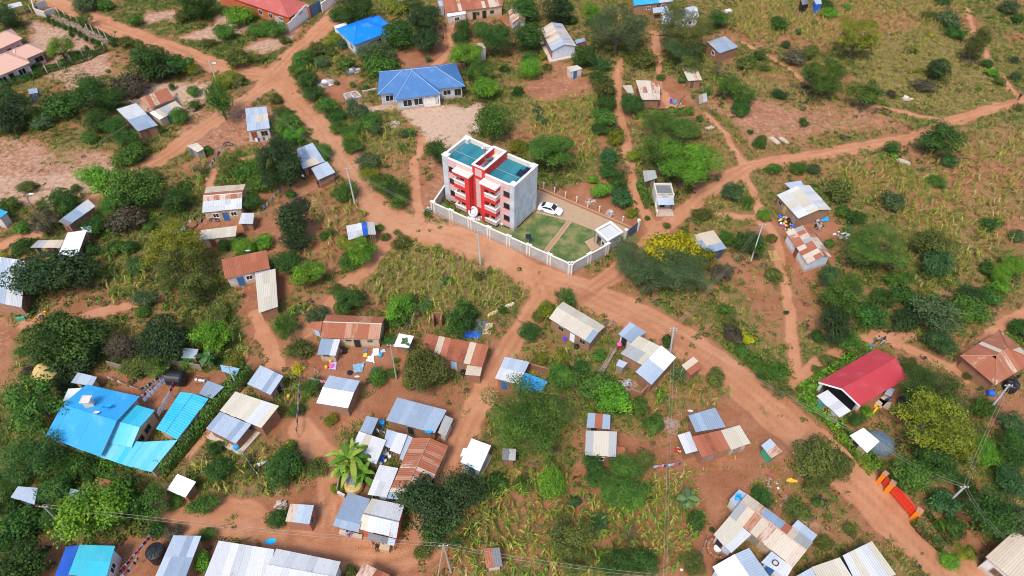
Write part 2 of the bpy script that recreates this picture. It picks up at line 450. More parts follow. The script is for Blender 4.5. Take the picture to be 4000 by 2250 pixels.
def fbm(X,Y,s,seed,o=4):
 t=0;a=.5;n=0
 for i in range(o):t=t+a*vnoise(X,Y,s/2**i,seed+i);n+=a;a*=.55
 return t/n
def sstep(x,a,b):t=np.clip((x-a)/(b-a),0,1);return t*t*(3-2*t)
WX=XX+(fbm(XX,YY,11,11,5)-.5)*11;WY=YY+(fbm(XX,YY,11,31,5)-.5)*11
WX2=XX+(fbm(XX,YY,3,51)-.5)*1.8;WY2=YY+(fbm(XX,YY,3,71)-.5)*1.8
def linedist(pts,X,Y):
 """distance to a polyline of (x, y, halfwidth): returns signed distance outside the width"""
 best=np.full(X.shape,1e9)
 for(x0,y0,w0),(x1,y1,w1)in zip(pts,pts[1:]):
  dx,dy=x1-x0,y1-y0;L2=dx*dx+dy*dy+1e-9
  t=np.clip(((X-x0)*dx+(Y-y0)*dy)/L2,0,1)
  d=np.hypot(X-x0-t*dx,Y-y0-t*dy)-(w0+(w1-w0)*t)
  best=np.minimum(best,d)
 return best
def inpoly(pts,X,Y):
 """signed distance to a polygon: negative inside"""
 c=np.zeros(X.shape,bool);d=np.full(X.shape,1e9)
 n=len(pts)
 for i in range(n):
  (x0,y0),(x1,y1)=pts[i],pts[(i+1)%n]
  if y0!=y1:
   k=((y0>Y)!=(y1>Y))&(X<(x1-x0)*(Y-y0)/(y1-y0)+x0);c^=k
  dx,dy=x1-x0,y1-y0;L2=dx*dx+dy*dy+1e-9
  t=np.clip(((X-x0)*dx+(Y-y0)*dy)/L2,0,1);d=np.minimum(d,np.hypot(X-x0-t*dx,Y-y0-t*dy))
 return np.where(c,-d,d)
def gp(l):return[(*G(x,y,0,99).xy,)for x,y in l]
def rd(l,w):return[(*G(p[0],p[1],0,99).xy,p[2]if len(p)>2 else w)for p in l]
ROADS=[rd([(60,-40),(140,12),(250,58),(400,113),(520,158),(600,182),(690,190)],2.9),rd([(670,205),(745,125),(800,80),(835,45),(850,5),(845,-40)],2.6),rd([(690,190),(735,235),(785,290),(840,362),(890,432),(930,490),(975,555),(1040,583),(1150,602),(1250,640),(1330,690),(1400,716),(1480,742),(1600,796),(1700,850),(1790,905),(1880,975),(1980,1060),(2080,1140),(2180,1235),(2280,1330),(2380,1425),(2470,1500)],3.0),rd([(700,192),(620,248),(520,315),(420,385),(350,430),(280,480),(200,525)],2.2),rd([(1350,690),(1372,745),(1330,805),(1275,880),(1230,960),(1190,1040),(1160,1110),(1140,1180),(1090,1270),(1075,1360)],1.9),rd([(1480,735),(1545,690),(1600,640),(1650,585),(1705,542),(1800,470),(1880,420),(1990,398),(2150,372),(2300,345),(2400,303),(2480,276),(2590,248)],1.5),rd([(420,1300),(520,1300),(600,1310),(720,1350),(840,1390),(960,1400),(1080,1370)],2.4),rd([(840,1370),(840,1260),(835,1170),(790,1130),(760,1080)],1.9),]
PATHS=[rd([(985,590),(930,660),(880,712),(825,775),(790,810),(740,850)],1.35),rd([(1555,150),(1553,270),(1585,420),(1600,500),(1645,575)],1.0),rd([(1645,80),(1660,220),(1690,262),(1720,270)],.9),rd([(1775,285),(1830,340),(1868,412)],.6),rd([(1870,430),(1900,500),(1950,600),(1970,700),(1988,800),(2000,900),(2005,965)],.8),rd([(1990,970),(2080,895),(2150,862),(2230,842),(2290,845)],.8),rd([(2190,840),(2300,880),(2380,915),(2430,960)],.8),rd([(2395,930),(2480,850),(2590,775)],.8),rd([(60,815),(160,808),(260,785),(390,748)],.9),rd([(640,790),(680,870),(700,930)],1.1),rd([(1130,30),(1140,120),(1095,165)],1.0),rd([(1060,350),(1045,420),(1048,500),(1055,560)],.8),rd([(1870,108),(1950,150),(2010,190),(2025,205)],.5),rd([(2200,268),(2290,285),(2370,305),(2420,300)],.6),rd([(2430,20),(2455,85),(2500,170),(2560,240)],.6),rd([(700,262),(660,390),(600,400),(540,430),(520,480)],.8),rd([(1640,590),(1700,545),(1790,540),(1900,545),(1960,600)],.6),rd([(470,1150),(540,1060),(600,980)],.6),rd([(0,620),(40,600),(90,590)],1.2),]
ZONES=[(.85,.8,.0,[(280,-20),(560,-20),(720,90),(830,60),(740,120),(680,170),(580,150),(420,90)]),(.10,.3,.55,[(370,20),(470,25),(440,75),(360,60)]),(.12,.3,.6,[(560,40),(640,60),(560,110),(430,90)]),(.15,.3,.6,[(590,110),(740,60),(690,130)]),(.18,.4,.55,[(150,60),(260,120),(300,170),(330,240),(180,240),(90,190)]),(.05,.3,.6,[(60,60),(160,70),(180,110),(110,160),(60,130)]),(.75,.35,.1,[(220,240),(330,130),(300,250)]),(.20,.2,.75,[(330,200),(520,195),(520,290),(420,310),(300,260)]),(.30,.3,.45,[(-20,330),(300,380),(340,440),(200,520),(-20,510)]),(.12,.3,.6,[(-20,440),(330,410),(300,470),(120,530),(-20,500)]),(.75,.6,.0,[(-20,540),(160,560),(250,480),(520,470),(470,560),(400,600),(250,640),(0,620)]),(.70,.7,.0,[(690,240),(780,310),(870,440),(900,560),(840,560),(760,410),(680,320)]),(.08,.2,.35,[(480,280),(690,250),(720,330),(690,380),(560,430),(500,420),(470,340)]),(.70,.6,.0,[(520,400),(640,380),(740,460),(640,480),(620,560),(490,540),(440,480)]),(.08,.2,.2,[(470,560),(640,490),(760,470),(850,465),(840,510),(760,610),(660,640),(500,600)]),(.35,.4,.1,[(780,500),(900,470),(960,570),(900,640),(820,720),(740,740),(700,650)]),(.05,.2,.2,[(560,680),(720,690),(730,760),(650,900),(720,960),(640,960),(600,800)]),(.55,.4,.0,[(230,630),(370,640),(380,760),(230,780)]),(.02,.1,.3,[(-40,790),(120,800),(90,840),(55,900),(40,990),(-40,1010)]),(.70,.7,.0,[(60,810),(560,740),(620,830),(560,930),(400,930),(140,940),(60,880)]),(.06,.2,.1,[(200,940),(340,930),(470,930),(610,940),(560,1010),(440,1060),(380,1090),(330,1000)]),(.72,.55,.0,[(660,770),(800,740),(760,870),(680,870)]),(.80,.35,.0,[(1000,605),(1200,635),(1310,700),(1300,770),(1200,800),(980,800),(890,715)]),(.10,.3,.1,[(700,890),(830,870),(1000,870),(1010,1000),(1200,990),(1180,1150),(1120,1170),(960,1020),(850,1120),(700,1180),(640,1110),(720,980)]),(.55,.6,.0,[(700,960),(790,940),(760,1060),(690,1080)]),(.5,.5,0,[(890,920),(990,930),(980,1010),(900,1000)]),(.05,.2,.1,[(700,1210),(870,1170),(850,1330),(1010,1390),(1110,1330),(1120,1460),(840,1460),(700,1340),(600,1325),(620,1290)]),(.04,.2,.05,[(110,1340),(200,1330),(420,1280),(570,1300),(540,1370),(500,1460),(-20,1460),(120,1400)]),(.65,.55,.0,[(480,1170),(640,1120),(820,1150),(800,1215),(690,1280),(490,1280)]),(.80,.85,.0,[(-20,1000),(120,1060),(300,1180),(480,1200),(440,1290),(110,1310),(-20,1420)]),(.12,.3,.0,[(180,1230),(300,1210),(400,1190),(480,1240),(420,1260),(280,1250)]),(.30,.5,.0,[(1200,1190),(1400,1180),(1500,1250),(1750,1180),(1760,1330),(1700,1460),(1130,1460),(1130,1330)]),(.60,.6,.0,[(1200,1060),(1260,1000),(1330,1080),(1300,1180),(1200,1190)]),(.06,.2,.1,[(1440,1060),(1560,1050),(1720,1050),(1900,1010),(2010,1100),(2000,1180),(1900,1220),(1830,1300),(1800,1460),(1710,1460),(1750,1340),(1760,1250),(1690,1190),(1570,1180),(1440,1170)]),(.55,.4,.25,[(1900,1200),(2000,1190),(2080,1260),(2160,1330),(2140,1400),(2040,1340),(1940,1280)]),(.1,.1,.7,[(1990,1250),(2060,1270),(2070,1320),(2010,1310)]),(.60,.55,.0,[(1400,760),(1540,800),(1520,840),(1390,770)]),(.45,.45,.0,[(1280,860),(1440,880),(1450,920),(1280,930)]),(.50,.6,.0,[(1640,960),(1850,940),(1900,1000),(1720,1060),(1600,1050)]),(.70,.6,.0,[(1790,720),(1880,800),(1990,950),(1990,1010),(1900,930),(1800,840)]),(.45,.3,.1,[(1840,640),(1960,640),(1980,800),(1960,860),(1860,760)]),(.30,.3,.1,[(1980,660),(2060,700),(2040,850),(2000,940),(1990,780)]),(.06,.2,.1,[(1900,540),(2120,560),(2080,640),(1960,690),(1990,560)]),(.42,.35,.05,[(1830,-20),(2210,-20),(2180,100),(2050,130),(1880,110)]),(.42,.25,.05,[(2200,-20),(2430,-20),(2400,80),(2190,110)]),(.9,.22,.25,[(2100,110),(2400,60),(2530,240),(2380,280),(2250,270),(2160,180)]),(.25,.25,.35,[(1780,225),(2200,265),(2300,325),(1900,385),(1830,330)]),(.5,.3,.2,[(1820,130),(2000,200),(2180,260),(1820,240)]),(.34,.35,.05,[(2060,420),(2240,395),(2320,440),(2420,560),(2440,700),(2300,590),(2200,500),(2090,490)]),(.42,.35,.15,[(2300,380),(2590,290),(2590,640),(2440,660),(2400,520)]),(.12,.25,.15,[(1350,470),(1560,440),(1610,610),(1350,500)]),(.36,.3,.0,[(1330,250),(1500,240),(1510,400),(1420,430),(1320,340)]),(.15,.25,.25,[(1260,200),(1500,200),(1500,250),(1340,250)]),(.1,.2,.3,[(1370,160),(1460,160),(1440,215),(1370,200)]),(.5,.3,0,[(1560,180),(1650,180),(1650,250),(1560,260)]),(.06,.2,.1,[(1550,260),(1660,180),(1770,270),(1740,312),(1560,300)]),(.12,.2,.8,[(860,235),(960,260),(1190,262),(1200,340),(1080,420),(1040,340),(980,280),(900,290)]),(.1,.2,.0,[(780,180),(900,200),(880,250),(800,240)]),(.55,.4,.0,[(860,290),(1040,330),(1040,520),(900,440)]),(.12,.25,.35,[(1060,400),(1130,430),(1110,500),(1060,560)]),(.1,.3,.1,[(980,130),(1150,60),(1280,50),(1280,100),(1130,190),(960,180)]),(.12,.2,.2,[(1080,545),(1200,580),(1340,640),(1420,680),(1400,700),(1240,630),(1090,585)]),(.55,.3,.1,[(1760,400),(1880,400),(1800,470),(1690,530),(1720,450)]),(.5,.4,.1,[(1740,500),(1860,480),(1890,530),(1790,570),(1700,560)]),(.35,.3,.0,[(2040,700),(2400,700),(2590,780),(2400,830),(2200,840),(2060,830)]),(.10,.2,.1,[(2140,1000),(2280,990),(2260,1060),(2180,1060)]),(.08,.2,.1,[(2280,860),(2420,960),(2576,960),(2590,1080),(2500,1060),(2420,1000),(2300,920)]),(.25,.4,.0,[(2230,1100),(2420,1180),(2480,1280),(2340,1290),(2260,1200)]),(.25,.5,.0,[(2300,1300),(2480,1340),(2420,1420),(2330,1340)]),(.02,.2,.0,[(700,900),(860,880),(920,930),(860,970),(780,960)]),]
GRASS=np.full(XX.shape,.58);GREEN=np.full(XX.shape,.56);PALE=np.full(XX.shape,.12)
for g,gr,pl,pts in ZONES:
 k=sstep(-inpoly(gp(pts),WX,WY),-1.6,2.2)
 GRASS=GRASS*(1-k)+g*k;GREEN=GREEN*(1-k)+gr*k;PALE=PALE*(1-k)+pl*k
ROAD=np.zeros(XX.shape);PATH=np.zeros(XX.shape)
for r in ROADS:ROAD=np.maximum(ROAD,1-sstep(linedist(r,WX2,WY2),-.9,.9))
for r in PATHS:PATH=np.maximum(PATH,1-sstep(linedist(r,WX2,WY2),-.5,.6))
PALE=np.maximum(PALE,.45*(1-sstep(linedist(rd([(800,300),(890,432),(975,555),(1100,590),(1250,640)],2.5),WX,WY),-.5,2)))
TRK=np.maximum(ROAD,PATH)
GRASS=GRASS*(1-TRK)
RUT=np.zeros(XX.shape)
for r in ROADS+PATHS[:2]:
 dc=linedist([(x,y,0)for x,y,w in r],XX+(WX2-XX)*.35,YY+(WY2-YY)*.35)
 for o,wd in((.75,.3),(2.1,.25)):RUT=np.maximum(RUT,np.exp(-((dc-o)/wd)**2)*(1 if o<1 else .6))
STK=np.zeros(XX.shape)
for r in ROADS:
 bd=np.full(XX.shape,1e9);S0=0
 for(x0,y0,w0),(x1,y1,w1)in zip(r,r[1:]):
  dx,dy=x1-x0,y1-y0;Ls=math.hypot(dx,dy);t=np.clip(((XX-x0)*dx+(YY-y0)*dy)/Ls**2,0,1);sd=((XX-x0)*dy-(YY-y0)*dx)/Ls;d_=np.hypot(XX-x0-t*dx,YY-y0-t*dy)
  k=(d_<bd)&(d_<5);STK[k]=fbm((t*Ls+S0)*.14,sd,1.3,171,3)[k];bd=np.minimum(bd,d_);S0+=Ls
RUT=np.clip(RUT*.7+1.6*np.clip(STK-.5,0,1),0,1)
RUT=RUT*TRK*np.clip(fbm(XX,YY,8,161)*2.2-.5,0,1)
GRASS=np.clip(GRASS+(fbm(XX,YY,9,91)-.5)*.85*(GRASS>.02)*(1-TRK),0,1)
zz=-(fbm(XX,YY,5,131)*.16)-ROAD*.05-RUT*.05
V=np.stack([XX,YY,zz],-1).reshape(-1,3)
ii,jj=np.meshgrid(np.arange(nx-1),np.arange(ny-1));b0=(jj*nx+ii).reshape(-1)
Q=np.stack([b0,b0+1,b0+nx+1,b0+nx],-1)
fc=lambda A:(A[:-1,:-1]+A[1:,:-1]+A[:-1,1:]+A[1:,1:]).reshape(-1)/4
cls=np.where(fc(ROAD)>.5,1,np.where(fc(PATH)>.5,2,0))
def np_mesh(name,v,q,attrs=None,mats=(),mi=None,nper=4):
 me=bpy.data.meshes.new(name);me.vertices.add(len(v));me.vertices.foreach_set('co',np.ascontiguousarray(v,np.float32).reshape(-1))
 me.loops.add(q.size);me.loops.foreach_set('vertex_index',np.ascontiguousarray(q,np.int32).reshape(-1))
 me.polygons.add(len(q));me.polygons.foreach_set('loop_start',np.arange(0,q.size,nper,dtype=np.int32))
 me.polygons.foreach_set('loop_total',np.full(len(q),nper,np.int32))
 for k,(dom,a)in(attrs or{}).items():
  at=me.attributes.new(k,'FLOAT',dom);at.data.foreach_set('value',np.ascontiguousarray(a,np.float32).reshape(-1))
 for m in mats:me.materials.append(m)
 if mi is not None:me.polygons.foreach_set('material_index',np.ascontiguousarray(mi,np.int32))
 me.update(calc_edges=True);me.validate();return me
def ground_mat():
 m,nt,bs=nodes('red_earth_ground');L=nt.links
 p=geopos(nt)
 gr,gn,pl,ro=(attr_(nt,k)for k in('grass','green','pale','road'))
 n1=noise_(nt,p,.25,6,.62);n2=noise_(nt,p,1.1,6,.7);n3=noise_(nt,p,4.5,4,.7);n4=noise_(nt,p,.6,3,.5)
 soil=mix_(nt,ramp_(nt,n1,.3,.7),(.285,.108,.05),(.40,.175,.092))
 soil=mix_(nt,math_(nt,'MULTIPLY',ramp_(nt,n3,.45,.75),.7),soil,(.19,.078,.038))
 soil=mix_(nt,math_(nt,'MULTIPLY',ramp_(nt,n2,.5,.8),.35),soil,(.46,.25,.15))
 pf=ramp_(nt,math_(nt,'ADD',pl,math_(nt,'MULTIPLY',math_(nt,'SUBTRACT',n2,.5),1.5)),.2,.9)
 soil=mix_(nt,pf,soil,(.54,.375,.265))
 road=mix_(nt,ramp_(nt,n1,.3,.7),(.46,.20,.098),(.55,.265,.142))
 road=mix_(nt,math_(nt,'MULTIPLY',ramp_(nt,n2,.45,.8),.45),road,(.33,.135,.072))
 rt=attr_(nt,'rut');road=mix_(nt,math_(nt,'MULTIPLY',rt,.9),road,(.33,.13,.06))
 road=mix_(nt,math_(nt,'MULTIPLY',pf,.75),road,(.55,.325,.20))
 col=mix_(nt,ramp_(nt,math_(nt,'ADD',ro,math_(nt,'MULTIPLY',math_(nt,'SUBTRACT',n3,.5),.5)),.25,.75),soil,road)
 dry=mix_(nt,n2,(.29,.20,.085),(.19,.135,.055));grn=mix_(nt,n3,(.085,.11,.024),(.165,.165,.038))
 gcol=mix_(nt,ramp_(nt,math_(nt,'ADD',gn,math_(nt,'MULTIPLY',math_(nt,'SUBTRACT',n4,.5),1.2)),.25,.75),dry,grn)
 gf=math_(nt,'ADD',gr,math_(nt,'ADD',math_(nt,'MULTIPLY',math_(nt,'SUBTRACT',n2,.5),1.1),math_(nt,'MULTIPLY',math_(nt,'SUBTRACT',n3,.5),.7)))
 col=mix_(nt,math_(nt,'MULTIPLY',ramp_(nt,gf,.32,.72),.85),col,gcol)
 L.new(col,bs.inputs['Base Color']);bs.inputs['Roughness'].default_value=.95
 bs.inputs['Specular IOR Level'].default_value=.2
 h=math_(nt,'ADD',math_(nt,'MULTIPLY',n3,.5),math_(nt,'MULTIPLY',noise_(nt,p,9,3,.7),.4))
 bump_(nt,bs,h,.7,.22)
 return m
GM=ground_mat()
for cid,nm in((0,'ground'),(1,'dirt_road'),(2,'footpath')):
 q=Q[cls==cid];u,inv=np.unique(q,return_inverse=True)
 me=np_mesh(nm,V[u],inv.reshape(-1,4),{k:('POINT',A.reshape(-1)[u])for k,A in(('grass',GRASS),('green',GREEN),('pale',PALE),('road',TRK),('rut',RUT))},(GM,))
 me.polygons.foreach_set('use_smooth',[True]*len(me.polygons))
 o=bpy.data.objects.new(nm,me);COL.objects.link(o);o['kind']='structure'
mb=MB();R0=900
for(x0,x1,y0,y1)in((-R0,GX0,-300,R0),(GX1,R0,-300,R0),(GX0,GX1,-300,GY0),(GX0,GX1,GY1,R0)):
 mb.face([(x0,y0,-.1),(x1,y0,-.1),(x1,y1,-.1),(x0,y1,-.1)],GM)
o=mb.build('outer_ground');o['kind']='structure'
a=o.data.attributes.new('grass','FLOAT','POINT');a.data.foreach_set('value',[.5]*len(o.data.vertices))
def samp(A,x,y):
 i=np.clip(((np.asarray(x)-GX0)/GS).astype(int),0,nx-1);j=np.clip(((np.asarray(y)-GY0)/GS).astype(int),0,ny-1);return A[j,i]
H_=house
T(0)
r=H_('bungalow','pink-walled bungalow with pale pink tiled hip roofs at the left edge','house',[(-260,872),(300,632),(190,470)],2.9,'hip',1.8,'pink','tp',op=[(0,'w',.84,1.5,1.3,.9,'glass'),(0,'d',.63,1.0,2.0,.2,'dark'),(0,'w',.46,1.5,1.3,.9,'glass')],over=.5,hip=.28)
H_('','','',[(150,640),(440,515),(340,420),(50,545)],2.9,'hip',1.5,'pink','tp',root=r,op=[(0,'w',.8,1.8,1.1,.9,'dark')],over=.5,hip=.3)
H_('','','',[(-40,510),(225,388),(112,288),(-150,400)],2.9,'hip',1.5,'pink','tp',root=r,over=.5,hip=.3)
H_('gate_shelter','white-roofed shelter in the top left corner of the photo','shelter',[(85,88),(228,55),(206,15),(60,50)],(2.6,2.8),wall='block',rm='zw',posts=True)
H_('latrine','narrow blue-grey latrine alone in the dry left field','latrine',[(292,945),(382,935),(372,886),(283,896)],(2.2,2.5),wall='bsteel',rm='zb',over=.05,op=[(0,'d',.5,.7,1.7,.1,'bsteel')])
H_('open_shed','open shed with rust-striped roof behind the white-and-blue roof','shed',[(1475,1095),(1750,1000),(1680,880),(1410,985)],(2.1,2.8),rm='ru',ov=[(0,.85,.9,1,'cr2')],rnd=['col',('ru2',.3)],posts=True,sh=4)
H_('shed','tan-roofed lean-to shed between the rust-striped and white-and-blue roofs','shed',[(1605,1205),(1835,1080),(1765,1015),(1505,1135)],(2.2,2.5),wall='cream',rm='cr2',ov=[(0,.2,0,1,'zw2'),(.4,.62,0,1,'zg')],sh=4)
H_('shed','long shed with half white half blue roof among dark left trees','shed',[(1390,1322),(1590,1260),(1370,1040),(1172,1100)],(2.3,2.8),wall='brick',rm='zb',ov=[(0,1,.5,1,'zw')])
T(99)
r=H_('shop','small plastered shop with blue-grey roof and clothes hung in front','shop',[(622,330),(679,322),(670,268),(617,273)],(2.6,2.9),wall='plaster',rm='zl',ov=[(.45,1,.25,.5,'cr')],op=[(0,'d',.2,1.0,2.0,0,'rdoor'),(0,'w',.72,1.2,1.0,.9,'dark')],plinth=(.5,.15,'concr'))
T(10)
r=H_('walled_house','orange-red house with salmon tiled hip roof at the top edge','house',[(-420,-80),(330,178),(548,45)],3.2,'hip',2.2,'orw','tr',over=.5,hip=.25,op=[(0,'w',.60,1.2,1.2,1.0,'glass'),(0,'w',.74,1.2,1.2,1.0,'glass'),(0,'w',.88,1.2,1.2,1.0,'glass')])
r=H_('hip_house','grey-white house under a bright blue hip roof','house',[(985,455),(1335,325),(1155,163),(805,290)],3.1,'hip',1.7,'pgrey','bl',over=.5,op=[(0,'w',.74,1.3,1.3,.9,'glass'),(0,'w',.44,.5,.6,1.4,'glass'),(3,'w',.75,1.2,1.2,.9,'glass')],hip=.36)
H_('','','',[(1150,318),(1335,237),(1236,156),(1050,225)],3.05,'hip',1.5,'pgrey','bl',root=r,over=.5,hip=.3)
H_('','','',[(850,310),(918,248),(905,224),(780,265)],2.5,'mono',wall='white',rm='zw2',root=r,over=.1)
r=H_('tiled_house','large grey house with slate-blue tiled hip roof and front porch','house',[(1222,952),(2105,868),(2010,632),(1240,720)],3.0,'hip',2.4,'pgrey','tb',over=.6,hip=.3,op=[(0,'w',.10,1.6,1.3,.9,'glass'),(0,'w',.81,1.6,1.1,1.0,'glass'),(0,'w',.945,1.3,1.4,.7,'dark'),(0,'d',.64,1.0,2.0,.2,'wdoor')],ridge='zl')
H_('','','',[(1858,945),(1795,745),(1345,800),(1395,1008)],3.0,'hip',2.42,'pgrey','tb',root=r,over=.6,hip=(.80,.1),ridge='zl',op=[(3,'w',.24,1.8,1.5,.8,'glass'),(3,'w',.51,1.8,1.5,.8,'glass'),(3,'d',.8,2.4,2.0,.2,'trim'),(3,'w',.8,1.8,.5,1.8,'glass')])
a,b,c,d=(G(*p,0)for p in((1700,1090),(1858,1072),(1850,1045),(1700,1058)))
mb=MB();mb.prism([a.xy,b.xy,c.xy,d.xy],-.1,.35,'ctrim');mb.build('porch_step',r)
for(x,y)in((1703,1075),(1850,1060)):mb=MB();p=G(x,y);mb.box((p.x,p.y,0),.3,.3,2.95,'trim',.1);mb.build('porch_column',r)
r=H_('row_house','long house with patchy rusty roof at the top edge','house',[(1905,130),(2485,58),(2445,-80),(1868,-20)],(2.8,3.9),wall='cream',rm='rr',rnd=['col',('ru2',.35)],op=[(0,'d',.5,.9,1.9,0,'dark'),(0,'d',.68,1.0,2.0,0,'dark'),(0,'w',.56,.8,.8,1,'dark'),(0,'w',.82,.9,.8,1,'dark')])
H_('','','',[(1928,168),(2112,140),(2105,108),(1915,132)],(2.3,2.6),wall='plaster',rm='zw2',root=r,over=.12,op=[(0,'w',.5,1.1,.8,.9,'glass')])
H_('outhouse','tiny pale blue outhouse at the left end of the long rusty roof','outhouse',[(1850,66),(1892,62),(1885,2),(1828,8)],2.8,wall='block',rm='zl',over=.08)
H_('ruin','small roofless-looking tan concrete block behind the big mango tree','ruin',[(2240,492),(2312,484),(2288,430),(2220,436)],3.0,wall='block',rm='cr2',over=.02)
T(20)
H_('small_house','small gabled house with patchy rust-and-blue roof behind the mango','house',[(142,192),(92,85),(-40,112),(0,235)],2.4,'gable',.8,'plaster','ru2',rnd=['cell',('zl',.35),('ru',.15)])
H_('gable_house','lilac-white gabled house with roof striped rust and grey','house',[(650,462),(505,238),(286,290),(400,512)],2.7,'gable',1.0,'mud','zl',rnd=['col',('ru3',.45)],gable='bwhite',plinth=(.9,.35,'ctrim'),sh=5,op=[(2,'d',.45,.9,1.9,.3,'bdoor'),(2,'w',.7,.9,.9,1.1,'bdoor')])
H_('latrine','cream latrine with pale roof in the yard of the striped gable house','latrine',[(590,727),(710,692),(655,655),(550,676)],(2.0,2.2),wall='plaster',rm='cr',over=.12)
H_('lean_to','low blue-edged roof dug in beside the striped gable house','lean-to',[(645,442),(742,412),(728,380),(635,402)],(1.6,1.9),wall='brick',rm='zb',over=.1)
r=H_('mud_house','mud house with sky-blue roof cut by the top edge','house',[(1228,56),(1478,30),(1470,-60),(1212,-40)],(2.6,3.2),wall='mud',rm='sky',op=[(0,'w',.62,.8,.8,1,'glass')])
H_('','','',[(1480,30),(1625,12),(1615,-45),(1474,-20)],(2.55,3.0),wall='mud',rm='zl',root=r,op=[(0,'w',.3,.9,.9,1,'glass')])
H_('lean_to','pale lean-to on posts in front of the sky-blue topped mud house','lean-to',[(1422,132),(1590,112),(1560,62),(1415,80)],(2.0,2.3),rm='zl',posts=True)
H_('house','white house with dull white roof seen through the thin giant tree','house',[(1512,252),(1882,172),(1830,58),(1500,130)],2.5,'gable',1.0,'white','zw',rnd=['cell',('zl',.4)])
H_('brick_house','square brick house with blue-grey roof by the thin path','house',[(2090,537),(2280,472),(2140,364),(1962,420)],(2.6,3.0),wall='brick',rm='zb',rnd=['cell',('zg',.2)],op=[(3,'w',.55,1.0,.9,1,'glass')],over=.2)
H_('lean_to','brick lean-to with striped white and rusty roof under a leaning tree','lean-to',[(1772,812),(1914,806),(1850,660),(1690,642)],(2.0,2.4),wall='brick',rm='ru3',ov=[(0,1,0,.2,'zl')],rnd=['cell',('cr',.4)])
H_('hut','brick hut with rusty white roof beside the blue and purple chairs','hut',[(1305,1003),(1490,1003),(1490,815),(1245,808)],(2.4,2.7),wall='brick',rm='ru3',ov=[(0,1,0,.14,'zl')],op=[(1,'d',.5,.8,1.8,0,'dark')])
H_('lean_to','low tan tin lean-to left of the rusty white hut','lean-to',[(1170,945),(1237,962),(1202,855),(1110,860)],(1.7,1.9),wall='mud',rm='cr2')
H_('stick_hut','half-collapsed stick hut with thatch and tin scraps','hut',[(1885,1048),(1968,1020),(1928,940),(1848,962)],.7,'gable',1.1,'gwood','thatch',rnd=['cell',('zg',.35)],over=.05,auto=False)
T(30)
H_('kiosk','black kiosk at the top edge in the dry maize','kiosk',[(345,48),(412,38),(400,-25),(330,-12)],2.2,wall='black',rm='zd',over=.03)
H_('kiosk','blue-walled kiosk at the top edge in the dry maize','kiosk',[(482,46),(542,38),(530,-15),(465,-2)],2.4,wall='bplastic',rm='zl',over=.05)
T(1)
H_('latrine','plank latrine with pale roof beside the left road branch','latrine',[(1880,24),(1985,90),(2052,55),(1985,-8)],(1.9,2.1),wall='gwood',rm='cr',ov=[(.5,1,.3,1,'ru3')],over=.12)
H_('tan_house','tan house whose two-slope roof has red-brown patches, blue door in front','house',[(2035,697),(2432,657),(2470,412),(2082,440)],2.6,'gable',.8,'cream','zw',ov=[(0,1,.36,.5,'ru2'),(0,1,.5,.6,'rr'),(0,1,.6,1,'cr2')],op=[(0,'w',.27,.9,.8,1,'glass'),(0,'d',.53,.95,1.9,0,'bdoor'),(0,'w',.77,.9,.8,1,'glass')],sh=1.4)
H_('shed','little brick shed with white roof right of the tan house','shed',[(2400,808),(2545,808),(2558,700),(2435,700)],(1.9,2.1),wall='brick',rm='zw')
H_('long_shed','cream shed with long plain cream roof below the tan house','shed',[(2003,975),(2372,932),(2386,828),(2020,875)],(2.2,2.6),wall='cream',rm='cr',op=[(0,'d',.3,.9,1.7,0,'rdoor')],sh=5)
H_('mud_house','mud house with shiny blue-to-white single slope roof','house',[(690,828),(960,632),(885,560),(583,785)],(2.6,2.8),wall='mud',rm='zw',ov=[(0,.14,0,1,'zd'),(.14,.5,0,1,'zb'),(.5,.7,0,1,'zl')],sh=5,op=[(3,'d',.5,.8,1.8,0,'rdoor')])  # dark sheets at the left end paint in a reflection on the metal
H_('brick_house','brick house with dazzling white roof above the giant dark crown','house',[(555,1190),(785,1115),(877,870),(680,900)],(2.4,2.8),wall='brick',rm='zw2')
H_('lean_to','blue-grey tin lean-to behind the dazzling white roof','lean-to',[(860,890),(920,900),(925,830),(800,845)],(1.9,2.1),wall='brick',rm='zl')
H_('stalls','row of plank stalls under one dull brown roof, left of the dazzling white roof','stalls',[(305,1048),(604,1052),(645,970),(385,975)],(2.0,2.2),wall='gwood',rm='zg',ov=[(.5,1,0,1,'cr2')],op=[(0,'d',.15,.8,1.7,0,'dark'),(0,'d',.38,.8,1.7,0,'straw'),(0,'d',.58,.8,1.7,0,'wdoor'),(0,'d',.8,.8,1.7,0,'dark')])
H_('house','house with sky-blue roof cut by the left edge','house',[(-150,742),(-2,754),(80,690),(-60,640)],2.6,wall='plaster',rm='sky')
T(2)
H_('big_house','house with wide pale grey roof half under the giant dark crown','house',[(-320,100),(216,208),(262,-262),(-230,-330)],(2.6,3.0),wall='mud',rm='zw',ov=[(.55,.72,0,1,'zl'),(.47,.55,0,1,'ru3')],sh=4,auto=False)
T(99)
r=H_('shop_house','plastered house with pinkish rusty roof and blue doors, satellite dish behind','house',[(566,701),(679,675),(670,629),(557,653)],(2.6,3.0),wall='plaster',rm='rr',sh=2,op=[(0,'d',.28,.95,1.9,0,'bdoor'),(0,'d',.72,.95,1.9,0,'bdoor'),(0,'w',.5,.9,.8,1,'glass')])
H_('','','',[(642,695),(683,685),(678,672),(640,682)],(2.2,2.4),rm='zb',root=r,posts=True)
H_('long_house','narrow brick house with long white roof and rusted far end','house',[(651,787),(699,772),(693,676),(642,690)],(2.4,2.6),wall='brick',rm='cr',ov=[(0,1,.85,1,'ru')],auto=False)
T(11)
